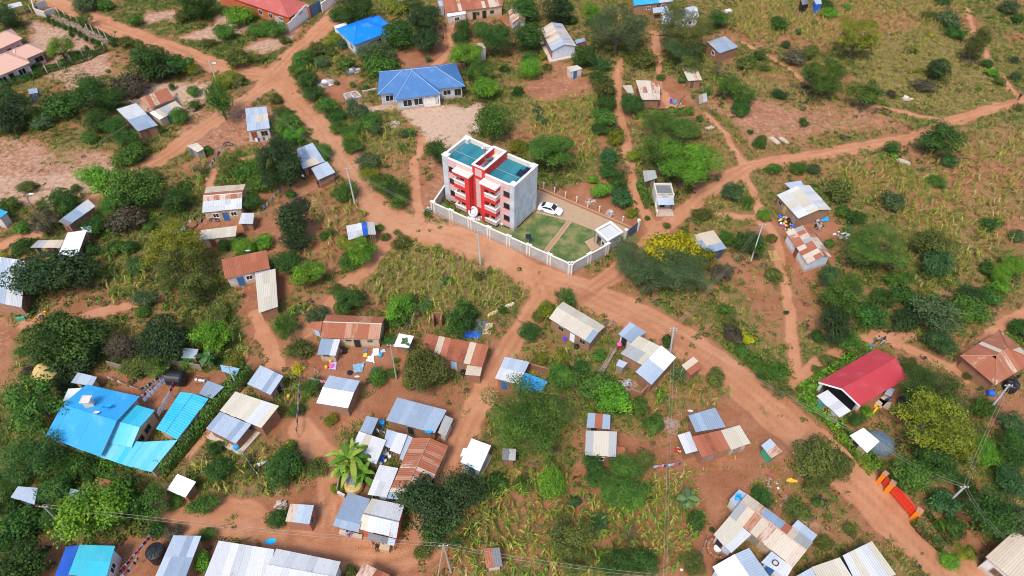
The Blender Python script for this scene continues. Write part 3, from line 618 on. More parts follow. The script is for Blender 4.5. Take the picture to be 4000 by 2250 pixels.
H_('patchwork_shed','shed with patchwork roof of blue, rust and tan sheets by the road','shed',[(470,257),(695,182),(570,-5),(400,60)],(2.2,2.5),wall='mud',rm='zl',rnd=['cell',('cr2',.25),('zb',.25),('ru3',.12)])
H_('brick_shed','lattice-brick shed with pale blue roof at the roadside','shed',[(625,370),(797,290),(715,180),(555,250)],(2.3,2.5),wall='brick',rm='zl',op=[(3,'d',.5,.8,1.8,0,'dark')])
r=H_('market_stall','roadside stall with white and dark blue tin roof on posts','stall',[(930,972),(1128,918),(1110,790),(908,830)],(2.3,2.6),wall='mud',rm='zw',ov=[(.78,1,0,1,'db')],over=.45,sh=1.6,op=[(0,'d',.5,.8,1.7,0,'wdoor')])
H_('','','',[(1130,918),(1208,918),(1188,792),(1110,790)],(2.2,2.4),rm='ru2',root=r,posts=True,ov=[(0,1,.25,.65,'zg')])
T(21)
H_('latrine','plank latrine with grey roof under the big crown behind the kiosk','latrine',[(1335,388),(1462,350),(1440,268),(1315,275)],(1.9,2.1),wall='gwood',rm='zg')
r=H_('tin_shed','open shed with tan and blue roof beside the yellow creeper','shed',[(1950,1112),(2160,1055),(2025,875),(1818,922)],(2.3,2.7),wall='bsteel',rm='cr2',ov=[(0,1,0,.28,'zb'),(0,.3,0,.6,'zb')],sh=1.3,op=[(0,'d',.45,1.2,1.9,0,'dark')])
H_('','','',[(1880,1132),(1950,1112),(1820,925),(1738,958)],(2.2,2.5),wall='mud',rm='cr',root=r,ov=[(0,1,0,.25,'ru')])
T(31)
r=H_('gable_house','mud house with wide cream-white gable roof by the rubbish heap','house',[(637,665),(415,420),(90,520),(305,757)],2.4,'gable',.8,'mud','zw',rf=.42,rnd=['cell',('cr',.5)],op=[(2,'d',.4,.9,1.9,0,'straw'),(2,'w',.15,.8,.8,1,'dark'),(2,'d',.85,.8,1.9,0,'gwood')],sh=2.2)
H_('','','',[(225,458),(362,425),(330,374),(168,402)],(1.9,2.1),rm='zl',root=r,posts=True)
H_('gable_house','white-walled gabled house with patchwork of rusty and cream sheets','house',[(640,1140),(430,850),(180,890),(400,1215)],2.3,'gable',.9,'white','ru2',rf=.42,rnd=['cell',('ru3',.3),('rr',.25),('zg',.08)],gable='bwhite',op=[(2,'d',.5,.9,1.9,0,'rdoor')],sh=1.2)
T(12)
r=H_('rusty_house','long plastered house under a rust-red two-slope roof','house',[(650,515),(1243,528),(1297,305),(712,280)],2.4,'gable',.7,'cream','ru',rf=.55,op=[(0,'d',.6,.9,1.8,0,'dark'),(0,'w',.84,.7,.35,1.4,'dark'),(0,'w',.45,.7,.35,1.4,'dark')],ridge='cr')
H_('','','',[(530,405),(650,450),(672,350),(560,352)],(2.0,2.3),wall='cream',rm='rr',root=r,op=[(0,'d',.55,.9,1.7,0,'lblue_c')])
H_('annex','small cream annex with blue and white tin roof before the long rusty house','annex',[(615,682),(800,692),(848,530),(655,520)],(2.0,2.2),wall='cream',rm='zb',ov=[(.75,1,0,1,'zw')],op=[(0,'w',.45,.9,.35,1.3,'dark')])
H_('shed','small shed with plain white roof between the two rusty houses','shed',[(1385,600),(1540,613),(1588,497),(1440,470)],(2.0,2.2),wall='brick',rm='zw2',auto=False)
r=H_('rusty_house','mud house with dark rust-red roof and curtained doorway','house',[(1655,678),(2277,808),(2345,590),(1718,473)],(2.4,3.0),wall='mud',rm='rd',rnd=['cell',('rr',.3)],ov=[(.22,.34,.5,1,'cr2'),(.70,.77,.4,.65,'cr2'),(.42,.50,0,.4,'ru')],op=[(0,'d',.53,.9,1.9,0,'lblue_c')])
H_('','','',[(2105,882),(2255,902),(2277,805),(2125,788)],(1.9,2.1),wall='brick',rm='cr2',root=r,over=.1)
T(99)
H_('brick_house','brick house with blue-grey roof at the head of the long clothesline','house',[(622,966),(681,993),(713,946),(655,919)],(2.4,2.6),wall='mud',rm='zl',rnd=['cell',('zb',.4)],op=[(1,'d',.6,.8,1.8,0,'dark')])
r=H_('brick_house','brick house with cream upper and blue-grey lower roof and blue drum','house',[(553,1033),(657,1077),(702,1021),(592,985)],(2.7,3.0),wall='brick',rm='cr',rnd=['cell',('zw',.25)],auto=False)
H_('','','',[(518,1078),(593,1116),(632,1068),(553,1036)],(2.3,2.6),wall='brick',rm='zl',rnd=['cell',('zb',.35)],root=r,plinth=(.7,.3,'ctrim'),auto=False)
T(12)
H_('square_house','square brick house with silvery white roof in the middle of the yard','house',[(607,1170),(926,1222),(1047,947),(740,893)],2.6,'gable',.3,'mud','zw2',ov=[(0,1,.5,1,'zl')],auto=False,sh=5)
T(97)
r=H_('long_house','long brick house with blue-grey roof beside the dirt lane','house',[(735,325),(1408,500),(1572,185),(888,8)],(2.5,3.0),wall='brick',rm='zb',op=[(0,'d',.47,.9,1.9,0,'dark')],sh=6)
H_('','','',[(1447,500),(1556,550),(1665,303),(1545,250)],(2.2,2.5),wall='plaster',rm='zg',root=r,sh=5)
H_('shed','small blue-roofed shed at the corner of the banana yard','shed',[(372,475),(535,520),(632,298),(468,265)],(2.2,2.4),wall='brick',rm='zb',sh=5)
H_('house','low house with cream-white roof behind the banana clump','house',[(232,770),(600,930),(737,600),(362,475)],(2.2,2.5),wall='cream',rm='cr',rnd=['cell',('zw',.4)])
H_('lean_to','grey tin lean-to over the inner yard with white buckets','lean-to',[(695,672),(800,712),(890,490),(745,450)],(2.1,2.3),rm='zl',posts=True,sh=5)
H_('lean_to','white tin lean-to over the inner yard with white buckets','lean-to',[(782,745),(930,792),(1030,522),(890,492)],(2.15,2.35),rm='zw',posts=True,sh=5)
H_('lean_to','thin blue-white roof strip along the long rusty gable','lean-to',[(925,850),(965,880),(1105,560),(1012,522)],(1.9,2.0),rm='zl',posts=True,w=1.2)
H_('gable_house','long gabled house with roof of rust and cream stripes beside the lane','house',[(1240,1432),(1598,680),(1105,568),(780,1312)],2.5,'gable',1.0,'cream','ru2',rnd=['col',('ru',.45),('rr',.15)],sh=5,w=.55,ridge='ru')
H_('house','white-walled house with stained white roof below the bucket yard','house',[(480,1352),(740,1392),(905,985),(645,940)],(2.3,2.6),wall='bwhite',rm='zw',ov=[(0,1,.86,1,'cr2')],op=[(0,'w',.3,.8,.8,1,'dark')])
H_('lean_to','small bright blue-grey lean-to between white house and striped gable','lean-to',[(735,1397),(905,1425),(915,1332),(790,1312)],(2.0,2.2),wall='cream',rm='zb',op=[(0,'w',.3,.9,.8,.9,'dark')])
T(96)
r=H_('corner_shop','corner shop with blue roof over a concrete verandah','shop',[(200,685),(592,780),(770,270),(430,172)],2.7,'gable',.35,'brick','zb',rf=.2,over=.9,ridge=False)
a,b,c,d=(G(*p,0)for p in((290,815),(640,895),(655,830),(310,740)))
mb=MB();mb.prism([a.xy,b.xy,c.xy,d.xy],-.1,.25,'ctrim');mb.build('verandah_floor',r)
r=H_('shop','shop with mossy ribbed white roof and grey tin awning','shop',[(580,725),(1168,872),(1292,362),(792,262)],2.7,'gable',.6,'orw','cr',rf=.42,rnd=['col',('zw',.45),('zg',.2)],op=[(0,'d',.6,1.2,2,0,'dark')],ridge='zd')
H_('','','',[(727,890),(1130,985),(1157,885),(737,785)],(2.0,2.35),rm='zd',root=r,posts=True,ov=[(.75,1,0,1,'zl')])
T(99)
H_('big_house','white-roofed building cut by the bottom edge, left of a wider one','house',[(508,1465),(667,1492),(690,1382),(550,1360)],(2.8,3.2),wall='white',rm='zw',sh=5)
H_('big_house','wide white-roofed building cut by the bottom edge beside the lane','house',[(655,1470),(832,1500),(857,1413),(695,1380)],2.9,'gable',.4,'white','zw',sh=5)
T(13)
H_('hut','cream hut with rust and cream roof cut by the bottom edge','hut',[(960,1510),(1235,1600),(1348,1432),(1085,1312)],(2.4,2.6),wall='cream',rm='ru3',ov=[(.45,1,0,1,'rd')],over=.05)
r=H_('hut','square hut with grey slab and rust-striped roof in the lane','hut',[(295,895),(537,922),(582,730),(345,715)],(2.1,2.3),wall='terra',rm='zl',ov=[(0,.3,0,1,'ru3')],over=.08,op=[(1,'w',.4,.7,.6,1,'dark')])
H_('hut','tiny plastered hut with weathered grey roof in the maize','hut',[(2318,1362),(2482,1345),(2452,1155),(2288,1165)],(1.9,2.1),wall='plaster',rm='zd',ov=[(0,1,0,.3,'zl'),(0,.5,.5,1,'ru')])
r=H_('white_kiosk','white kiosk with brilliant white roof and blue door by the lane','kiosk',[(2055,300),(2252,387),(2366,130),(2170,58)],(2.5,2.8),wall='bwhite',rm='zw2',op=[(0,'d',.55,.8,1.9,0,'bdoor'),(1,'w',.4,.6,.5,1.3,'dark')],sh=6,plinth=(.4,.15,'concr'))
H_('','','',[(2055,238),(2105,232),(2128,160),(2085,156)],(2.2,2.3),wall='bwhite',rm='zw2',root=r,over=.1,auto=False)
H_('hut','brick hut with dull grey roof tucked under the huge foreground tree','hut',[(2475,275),(2610,278),(2618,165),(2485,155)],(2.0,2.2),wall='brick',rm='zd',rnd=['cell',('zg',.5)])
T(22)
H_('brick_house','brick house with cream two-slope roof, white door and dark windows','house',[(372,318),(787,570),(938,400),(513,150)],2.5,'gable',.45,'mud','cr',rf=.55,ov=[(.88,1,0,.35,'zb'),(.88,1,.35,.75,'ru')],op=[(0,'w',.27,.9,.8,1,'dark'),(0,'d',.57,.9,1.9,0,'white_c'),(0,'w',.83,.9,.8,1,'dark')],sh=4)
r=H_('brick_house','brick house with pale roof and an azure roof added behind','house',[(-171,920),(68,985),(178,758),(-72,705)],(2.5,2.7),wall='brick',rm='zl',ov=[(0,1,0,.4,'zw')])
H_('','','',[(40,1018),(290,1066),(360,955),(135,866)],(2.1,2.3),wall='brick',rm='sky',root=r,over=.1,ov=[])
H_('shed','white-walled shed with blue-grey roof beside the main road','shed',[(1070,475),(1200,562),(1352,458),(1187,355)],(2.3,2.5),wall='white',rm='zb',ov=[(0,.3,.5,1,'zl')])
r=H_('corner_house','L-shaped brick house with cream, white and blue-grey roofs by the pole','house',[(1090,672),(1312,787),(1492,600),(1275,493)],(2.6,2.8),wall='mud',rm='cr',rnd=['cell',('zg',.2)],auto=False)
H_('','','',[(1245,855),(1405,987),(1652,712),(1500,590)],(2.65,2.9),wall='brick',rm='zw2',ov=[(0,1,0,.5,'zl')],root=r,op=[(3,'d',.2,.8,1.8,0,'bdoor')])
H_('latrine','tiny wooden latrine with pale and pink roof in the brick yard','latrine',[(1045,795),(1118,818),(1166,766),(1076,730)],(1.7,1.9),wall='gwood',rm='zl',ov=[(0,1,0,.45,'rr')],over=.08)
H_('latrine','brick latrine with rust-smeared cream roof by the main road','latrine',[(1705,790),(1800,892),(1926,800),(1826,703)],(2.1,2.3),wall='brick',rm='cr2',ov=[(.5,1,.2,.8,'ru')])
H_('shed','shed with blue and rust patched roof above the ribbed grey roof','shed',[(750,1415),(985,1432),(990,1290),(765,1268)],(2.2,2.5),wall='brick',rm='zb',ov=[(.4,.75,0,1,'ru'),(0,.4,0,.3,'ru2')])
T(23)
r=H_('ribbed_house','brick house with mouldy ribbed grey roof above the round bushes','house',[(735,225),(1047,247),(1055,-10),(745,-22)],(2.5,2.8),wall='brick',rm='zg',rnd=['cell',('zw',.3),('cr',.2)],op=[(0,'w',.5,1.0,.7,1.0,'glass')])
H_('','','',[(1052,262),(1140,275),(1140,150),(1056,140)],(1.8,2.0),rm='rr',root=r,posts=True)
T(22)
H_('brick_house','brick house with blue roof at the top of the rust-and-cream cluster','house',[(1850,1462),(2152,1412),(2045,1215),(1775,1295)],(2.5,2.8),wall='brick',rm='zb',auto=False,sh=5)
T(23)
H_('shed','shed with white roof at the left of the rust-and-cream cluster','shed',[(1750,214),(1868,180),(1790,-12),(1666,24)],(2.2,2.4),wall='brick',rm='zw',auto=False)
H_('house','house with dark rust roof in the middle of the rust-and-cream cluster','house',[(1912,252),(2206,160),(2100,-25),(1808,40)],(2.3,2.6),wall='mud',rm='rr',rnd=['col',('ru',.45),('rd',.25)],sh=5)
H_('house','house with dusty cream roof at the right of the rust-and-cream cluster','house',[(2206,172),(2402,108),(2290,-75),(2098,-22)],(2.3,2.6),wall='cream',rm='cr',sh=5)
T(99)
H_('latrine','green-sided latrine with pale and rusty roof near the hollow tree','latrine',[(1914,1121),(1941,1153),(1968,1136),(1937,1103)],(2.0,2.2),wall='green_c',rm='zl',ov=[(.3,.8,0,1,'ru2')])
T(94)
H_('row_house','long house with rust-spotted cream roof and a blue sheet patch','house',[(285,300),(836,743),(1010,527),(440,110)],2.5,'gable',.35,'cream','ru3',rf=.62,ov=[(0,.13,0,.62,'zg'),(.30,.55,.62,1,'zb'),(.55,.68,.62,1,'rr'),(.84,1,.62,1,'zg'),(.25,.36,0,.62,'ru')],rnd=['col',('cr2',.2)],sh=5)
H_('house','square house with ribbed cream roof by the round brick well','house',[(150,460),(302,622),(476,460),(287,300)],(2.4,2.6),wall='bwhite',rm='cr',rnd=['cell',('zw',.25)],sh=5)
H_('water_store','small white store with azure tarpaulin on its grey roof','store',[(287,160),(345,232),(440,112),(370,70)],(1.9,2.0),wall='white',rm='zl',over=.08)
H_('lean_to','pale blue lean-to behind the rust-spotted roof','lean-to',[(822,392),(1003,522),(1045,466),(878,333)],(2.1,2.2),wall='mud',rm='zl',auto=False)
H_('store','store with cream roof and an old tyre lying on it','store',[(560,700),(782,835),(834,746),(650,605)],(2.2,2.4),wall='bwhite',rm='zw',ov=[(0,.3,0,1,'zl')])
H_('big_house','house with silvery blue-white two-slope roof at the bottom edge','house',[(650,852),(459,575),(140,740),(330,1025)],2.6,'gable',.5,'bwhite','zl',ridge='zw2',sh=6,ov=[(0,1,.5,1,'zw2')],rf=.45)
T(33)
r=H_('big_house','house with dusty white roof cut by the bottom edge, left of a cream one','house',[(560,1570),(890,1520),(722,1255),(440,1352)],(2.6,2.8),wall='cream',rm='cr',sh=6,auto=False)
H_('','','',[(330,1560),(540,1560),(440,1356),(280,1445)],(2.4,2.6),wall='bwhite',rm='zl',root=r,auto=False)
H_('big_house','house with greyish cream roof between the gap and the main road','house',[(905,1545),(1287,1425),(1045,1092),(752,1235)],(2.7,2.9),wall='bsteel',rm='zw',rnd=['cell',('cr',.4)],sh=4,auto=False)
H_('big_house','white-walled house with tan ribbed roof in the bottom right corner','house',[(2190,1250),(2565,1570),(2860,1230),(2480,985)],(2.8,3.2),wall='white',rm='cr2',sh=6,op=[(0,'w',.45,1.3,1.0,.9,'wdoor')],ov=[(0,1,0,.4,'cr')])
T(32)
r=H_('crimson_house','house with crimson gable roof and white eaves inside the clipped hedge','house',[(930,1197),(1412,912),(1086,622),(510,955)],2.7,'gable',1.2,'white','red',rf=.5,over=.8,gable='black',sh=7,w=3,op=[(0,'d',.25,.9,1.9,0,'wdoor'),(0,'w',.55,1.2,1,.9,'glass'),(0,'w',.8,1.2,1,.9,'glass')])
hf=2.7
for(p,q)in(((930,1197),(512,957)),):
 A,B=G(*p,hf),G(*q,hf);M=(A+B)/2+Vector((0,0,1.2));mb=MB();d=unit(A,B);n=Vector((-d.y,d.x,0))*.08
 for u,v in((A,M),(M,B)):mb.obox(u-Vector((0,0,.28)),v-u,n,(0,0,.24),'trim')
 mb.build('barge_board',r)
for(x,y)in((500,1050),(885,1240)):mb=MB();p=G(x,y);mb.box((p.x,p.y,0),.35,.35,2.6,'trim',.5);mb.build('porch_column',r)
H_('outbuilding','cream outbuilding with plain white roof in front of the crimson roof','outbuilding',[(485,1100),(720,1316),(836,1250),(600,1038)],(2.1,2.3),wall='cream',rm='zw',sh=5,op=[(0,'d',.18,.8,1.7,0,'lbplastic'),(0,'d',.5,.8,1.7,0,'wdoor'),(0,'d',.8,.8,1.7,0,'plaster')])
H_('hip_house','brick house with rusty pyramid-like hip roof at the right edge','house',[(2285,992),(2692,742),(2330,434),(1934,695)],2.6,'hip',1.3,'brick','ru',rnd=['col',('ru2',.42),('rr',.3)],hip=.36,over=.5,ridge='ru')
T(99)
H_('chicken_house','small shed with brilliant white roof inside the blue net run','shed',[(2138,1095),(2181,1140),(2213,1110),(2172,1076)],(2.2,2.4),wall='cream',rm='zw2',sh=5)
T(2)
H_('shed','small shed with grey tin roof behind the turquoise roof','shed',[(715,962),(925,1002),(977,908),(782,862)],(2.0,2.2),wall='cream',rm='zl')
H_('lean_to','whitewashed slab roof at the left end of the turquoise house','lean-to',[(632,1150),(742,1135),(822,1018),(688,1026)],(2.0,2.1),wall='white',rm='zw2',auto=False)
H_('latrine','grey-roofed brick latrine under the dome tree','latrine',[(1820,720),(1967,720),(1997,630),(1850,615)],(2.0,2.2),wall='brick',rm='zd',ov=[(0,1,.5,1,'zl')])
H_('carport','open carport with blue-grey roof against the tall feathery hedge','carport',[(2000,1080),(2132,1126),(2256,1006),(2086,944)],(2.1,2.2),rm='zb',posts=True)
H_('canopy','torn pale blue cloth canopy on poles beside the lane','canopy',[(2235,855),(2372,892),(2412,822),(2215,786)],(2.0,2.1),rm='cnet',posts=True,th=.02,w=1.5)
T(95)
r=H_('turquoise_house','big house with joined sky-blue and turquoise roofs inside tall hedges','house',[(-5,478),(370,618),(638,207),(275,125)],2.9,'gable',1.2,'cream','sky',rf=.5,over=.4,sh=8,w=1.2,auto=False)
H_('','','',[(412,520),(580,556),(742,300),(604,262)],2.6,'gable',.8,'cream','cy2',rf=.45,root=r,ov=[(0,1,.45,1,'cy')],sh=6,op=[(1,'w',.62,1.1,1.0,.9,'dark'),(1,'w',.3,1.1,1.0,.9,'dark')])
H_('','','',[(372,618),(548,676),(665,516),(425,500)],(2.2,2.5),wall='cream',rm='cy2',rnd=['cell',('cy',.3)],root=r,sh=3,auto=False)
H_('','','',[(893,502),(1106,222),(912,178),(748,428)],2.5,'gable',.5,'cream','cy',rf=.5,root=r,sh=6)
H_('','','',[(550,677),(717,722),(895,504),(668,516)],(2.2,2.45),wall='cream',rm='cy',rnd=['cell',('cy2',.5)],root=r,sh=3,auto=False)
p=G(300,265,3.8);mb=MB();mb.box((p.x,p.y,3.2),1.0,.9,1.9,'ctrim',.5);mb.slab([(p.x+dx,p.y+dy,5.2)for dx,dy in((-.65,-.6),(.65,-.6),(.65,.6),(-.65,.6))],.12,'plaster');mb.build('chimney',r)
T(3)
r=H_('teal_house','white-walled house with teal and deep blue roofs at the bottom left','house',[(690,1422),(1062,1475),(1159,1140),(800,1128)],(2.6,2.9),wall='bwhite',rm='te',rnd=['cell',('cy',.3)],op=[(1,'w',.45,1.0,.9,.9,'glass')],sh=1.8,w=1.8)
H_('','','',[(538,1472),(684,1440),(792,1130),(664,1150)],(2.4,2.7),wall='bwhite',rm='db',root=r,sh=6,auto=False)
H_('long_shed','long shed with blue-grey single slope roof beside the ribbed black tank','shed',[(1555,1462),(1858,1480),(2026,1040),(1745,1034)],(2.8,3.1),wall='brick',rm='zl',rnd=['cell',('zb',.35)],auto=False)
H_('latrine','square brick latrine with clean white roof at the path corner','latrine',[(1680,570),(1866,653),(1973,495),(1785,415)],(2.1,2.3),wall='brick',rm='zw2')
H_('shed','grey-roofed shed with cream posts at the left edge','shed',[(110,647),(346,724),(382,556),(180,540)],(2.1,2.3),wall='cream',rm='zl',openside=(0,),sh=4)
H_('lean_to','low blue-grey tin roof behind the large bottom-left tree','lean-to',[(688,640),(822,672),(880,600),(708,560)],(1.7,1.9),wall='mud',rm='zb',auto=False)
H_('lean_to','pale slab roof between the large bottom-left tree and the hedge','lean-to',[(980,622),(1160,612),(1168,555),(1000,555)],(1.7,1.9),wall='mud',rm='cr',auto=False)
AO=Vector((.4,90.3,0));AU=Vector((-12.6,8.75,0)).normalized();AW=Vector((-AU.y,AU.x,0))*-1
def L_(u,w,z=0):return AO+AU*u+AW*w+Vector((0,0,z))
def lb(mb,u0,u1,w0,w1,z0,z1,m):mb.obox(L_(u0,w0,z0),AU*(u1-u0),AW*(w1-w0),(0,0,z1-z0),m)
apt=thing('apartment_block','three-storey red, pink and grey apartment block with teal flat roofs','apartment block',L_(7.7,3.5))
FOOT.append([L_(u,w)[:2]for u,w in((-.2,-1.4),(-.2,7.2),(15.7,7.2),(15.7,-1.4))])
LN,DP=15.45,7.0
mb=MB()
lb(mb,.9,14.4,0,.3,.3,9.25,'pink');lb(mb,.3,15.15,DP-.3,DP,.3,9.25,'pink')
lb(mb,0,.3,.9,DP-.9,.3,9.25,'pgrey');lb(mb,15.15,15.45,.9,DP-.9,.3,9.25,'pgrey');mb.build('wall',apt)
for(u0,u1)in((0,.9),(14.4,15.45)):
 for(w0,w1)in((-.06,.9),(DP-.9,DP+.05)):
  mb=MB();lb(mb,u0-.04,u1+.04,w0,w1,0,10.05,'pgrey');pl=mb.build('corner_pier',apt)
  mb=MB();lb(mb,u0-.12,u1+.12,w0-.08,w1+.08,10.05,10.22,'trim');mb.build('coping',pl,apt)
mb=MB();lb(mb,.9,14.4,.05,.12,0,.3,'dark');lb(mb,.05,.1,.9,DP-.9,0,.3,'dark');mb.build('damp_course',apt)
mb=MB()
for(u0,u1)in((.3,6.15),(8.85,15.15)):
 sheets(mb,L_(u1,.3,9.1),L_(u0,.3,9.1),L_(u0,DP-.3,9.15),L_(u1,DP-.3,9.15),lambda u,v:'conc',.1,1.1,3.2)
 mb.slab([p+Vector((0,0,.05))for p in(L_(u0,3.2,9.16),L_(u0,3.3,9.16),L_(u1,3.3,9.16),L_(u1,3.2,9.16))],.01,'zl')
mb.build('roof',apt)
mb=MB()
for(u0,u1,w0,w1,z0)in((.9,6.15,0,.3,9.25),(8.85,14.4,0,.3,9.25),(.9,6.15,DP-.3,DP,9.25),(8.85,14.4,DP-.3,DP,9.25),(0,.3,.9,DP-.9,9.25),(15.15,15.45,.9,DP-.9,9.25)):
 mb=MB();lb(mb,u0,u1,w0,w1,z0,9.8 if w1<1 else 10.0,'pink' if w1<1 else 'ctrim');mb.build('parapet',apt)
mb=MB()
for(u0,u1,w0,w1,z)in((.95,6.15,-.06,.36,9.8),(8.85,14.35,-.06,.36,9.8),(.95,6.15,DP-.36,DP+.06,10.0),(8.85,14.35,DP-.36,DP+.06,10.0),(-.06,.36,.99,DP-.99,10.0),(15.09,15.51,.99,DP-.99,10.0)):
 lb(mb,u0,u1,w0,w1,z,z+.1,'trim')
mb.build('coping',apt)
mb=MB();z1=10.8
lb(mb,6.15,6.45,.0,6.4,.3,z1,'redp');lb(mb,8.55,8.85,.0,6.4,.3,z1,'redp');lb(mb,6.45,8.55,-.05,.25,.3,z1,'redp');lb(mb,6.45,8.55,6.15,6.4,9.2,z1,'ctrim');lb(mb,6.45,8.55,.25,6.15,9.3,9.5,'ctrim')
tw=mb.build('stair_tower',apt)
mb=MB();lb(mb,6.75,8.2,-.09,-.04,8.9,10.4,'pink');lb(mb,6.95,8.15,-.09,-.04,1.9,8.2,'pink');mb.build('pink_panel',tw,apt)
mb=MB()
for(u0,u1,w0,w1)in((6.07,6.5,-.1,6.5),(8.5,8.93,-.1,6.5),(6.5,8.5,-.1,.3),(6.5,8.5,6.1,6.5)):lb(mb,u0,u1,w0,w1,z1,z1+.12,'trim')
mb.build('coping',tw,apt)
for(b0,b1,pier)in((3.0,6.2,1),(8.75,12.1,0)):
 mb=MB()
 pu=(b1-.75,b1)if pier else(b0,b0+.9)
 lb(mb,pu[0],pu[1],-1.3,.0,.3,8.75,'redp');by=mb.build('balcony_bay',apt)
 bu=(b0,pu[0])if pier else(pu[1],b1)
 for z in(.6,3.45,6.25):
  mb=MB();lb(mb,bu[0],bu[1],-1.3,0,z,z+.15,'ctrim');lb(mb,bu[0],bu[1],-1.3,-1.15,z-.0+.15,z+.75,'pink')
  if pier:lb(mb,bu[0],bu[0]+.15,-1.15,0,z+.15,z+.75,'pink')
  else:lb(mb,bu[1]-.15,bu[1],-1.15,0,z+.15,z+.75,'pink')
  bl=mb.build('balcony',apt)
  mb=MB();lb(mb,bu[0]-.06,bu[1]+.06,-1.38,-1.1,z+.75,z+.87,'trim')
  e=bu[0]if pier else bu[1]-.1;lb(mb,e-.04,e+.16,-1.1,0,z+.75,z+.87,'trim');mb.build('rail',bl,apt)
  mb=MB();lb(mb,bu[0]+.1,bu[1]-.1,-.03,.02,z+.2,z+2.4,'trim');mb.build('back_wall',bl,apt)
  mb=MB();lb(mb,(bu[0]+bu[1])/2-.1,(bu[0]+bu[1])/2+.75,-.07,-.02,z+.2,z+2.2,'dark');mb.build('door',bl,apt)
  if z>1:
   mb=MB();lb(mb,bu[0],bu[1],-1.3,-.02,z-.85,z-.02,'redp');mb.build('red_band',bl,apt)
 mb=MB();lb(mb,bu[0],bu[1],-1.3,-.02,8.0,8.6,'redp');mb.build('red_band',by,apt)
 mb=MB();lb(mb,b0,b1,-1.3,0,8.75,8.9,'ctrim')
 for(u0,u1,w0,w1)in((b0-.15,b1+.15,-1.48,-1.25),(b0-.15,b0+.1,-1.25,0),(b1-.1,b1+.15,-1.25,0)):lb(mb,u0,u1,w0,w1,8.75,9.08,'trim')
 mb.build('canopy',by,apt)
for(u0,u1)in((.95,2.25),(12.75,14.2)):
 for z in(1.75,4.5,7.1):
  mb=MB();lb(mb,u0-.1,u1+.1,-.05,.02,z-.16,z,'redp');wn=mb.build('window',apt)
  mb=MB();lb(mb,u0,u1,-.03,.02,z,z+1.12,'glass');mb.build('pane',wn,apt)
for i,(u,w,tl)in enumerate(((1.6,4.6,.3),(2.2,3.6,.2),(1.0,5.3,.5))):
 mb=MB();p=L_(u,w,9.35);mb.slab([p,p+AU*-1.0,p+AU*-1.0+AW*1.5+Vector((0,0,tl)),p+AW*1.5+Vector((0,0,tl))],.05,'solar')
 for q in(p,p+AU*-1.0+AW*1.5):mb.tube([(q.x,q.y,9.15),q+Vector((0,0,-.03))],.03,'steel',4)
 mb.build('solar_panel',apt)
mb=MB();p=L_(7.5,1.7,9.5)
for dx,dy in((0,0),(.3,0),(.15,.26)):mb.tube([p+Vector((dx,dy,0)),p+Vector((dx,dy,4.6))],.035,'rr',4)
for k in range(9):mb.tube([p+Vector((0,0,.5*k)),p+Vector((.3,0,.5*k+.25))],.02,'rr',4)
mast=thing('antenna_mast','lattice antenna mast with white dishes above the stair tower','mast',p);mb.build('lattice',mast)
for dz,sx in((4.5,.3),(4.1,-.1)):
 mb=MB();mb.lathe(p+Vector((sx,0,dz)),[(0,0),(.22,.06),(.34,.2)],'dishw',10);mb.build('dish',mast)
mb=MB();rr_=random.Random(3)
for k in range(26):
 q=L_(rr_.uniform(6.8,8.2),rr_.uniform(1.2,4.6),9.5+rr_.uniform(0,.3));mb.box(q,rr_.uniform(.3,.8),rr_.uniform(.3,.6),rr_.uniform(.15,.4),'gtarp',rr_.uniform(0,3))
solo(mb,'rubble_heap','heap of dark blue-grey rubble sacks inside the stair tower top','rubble',L_(7.5,2.5,9.5))
def wall_run(name,pts,ht,th,m,label,cap='ctrim',posts=None,cat='wall',pm='ctrim',root=None):
 r=root or thing(name,label,cat,pts[0])
 mb=MB();cp=MB();ps=[]
 for i,(a,b)in enumerate(zip(pts,pts[1:])):
  a,b=Vector(a),Vector(b);d=unit(a,b);n=Vector((-d.y,d.x,0));e=.0 if i==0 else th*.52
  mb.obox(a+d*e-n*th/2-Vector((0,0,.15)),(b-a)-d*e,n*th,(0,0,ht+.15),m)
  if cap:cp.obox(a+d*(e+.03)-n*(th/2+.06)+Vector((0,0,ht)),(b-a)-d*(e+.05),n*(th+.12),(0,0,.1),cap)
  if posts:
   k=max(1,round((b-a).length/posts))
   for q in range(k+1):
    for s in(-.28,.28):
     ps.append((a+(b-a)*(q/k)+d*s,d))
 mb.build('panel',r)
 if cap:cp.build('coping',r)
 for p,d in ps:
  n=Vector((-d.y,d.x,0));mb=MB();mb.obox(p-d*.14-n*(th/2+.07)-Vector((0,0,.15)),d*.28,n*(th+.14),(0,0,ht+.32),pm);mb.obox(p-d*.23-n*(th/2+.16)+Vector((0,0,ht+.17)),d*.46,n*(th+.32),(0,0,.12),'trim');mb.build('post',r)
 return r
C0=Vector((-12.35,100.6,0));C1=Vector((-14.3,95.3,0));C2=Vector((9.7,79.6,0));C3=Vector((16.2,84.3,0))
wall_run('compound_wall',[C0,C1],2.35,.2,'concr','short grey side wall of the apartment compound at its left end')
wr=wall_run('compound_wall',[C1,C2,C3],2.35,.2,'block','long pale grey compound wall with paired cream posts along the road',posts=4.05)
FOOT.append([(-14.3,95.3),(9.7,79.6),(16.2,84.3),(22.2,90.5),(4.5,102.6),(-6,108),(-12,101)])
def flat_sheet(name,pts,z,m,label=None,kind='structure'):
 mb=MB();mb.slab([(p[0],p[1],z)for p in pts],.12,m,None,.5,False);o=mb.build(name);o['kind']=kind;return o
m,nt,bs=nodes('mown_grass');p_=geopos(nt);n1=noise_(nt,p_,.35,5,.6);n2=noise_(nt,p_,3.5,4,.7)
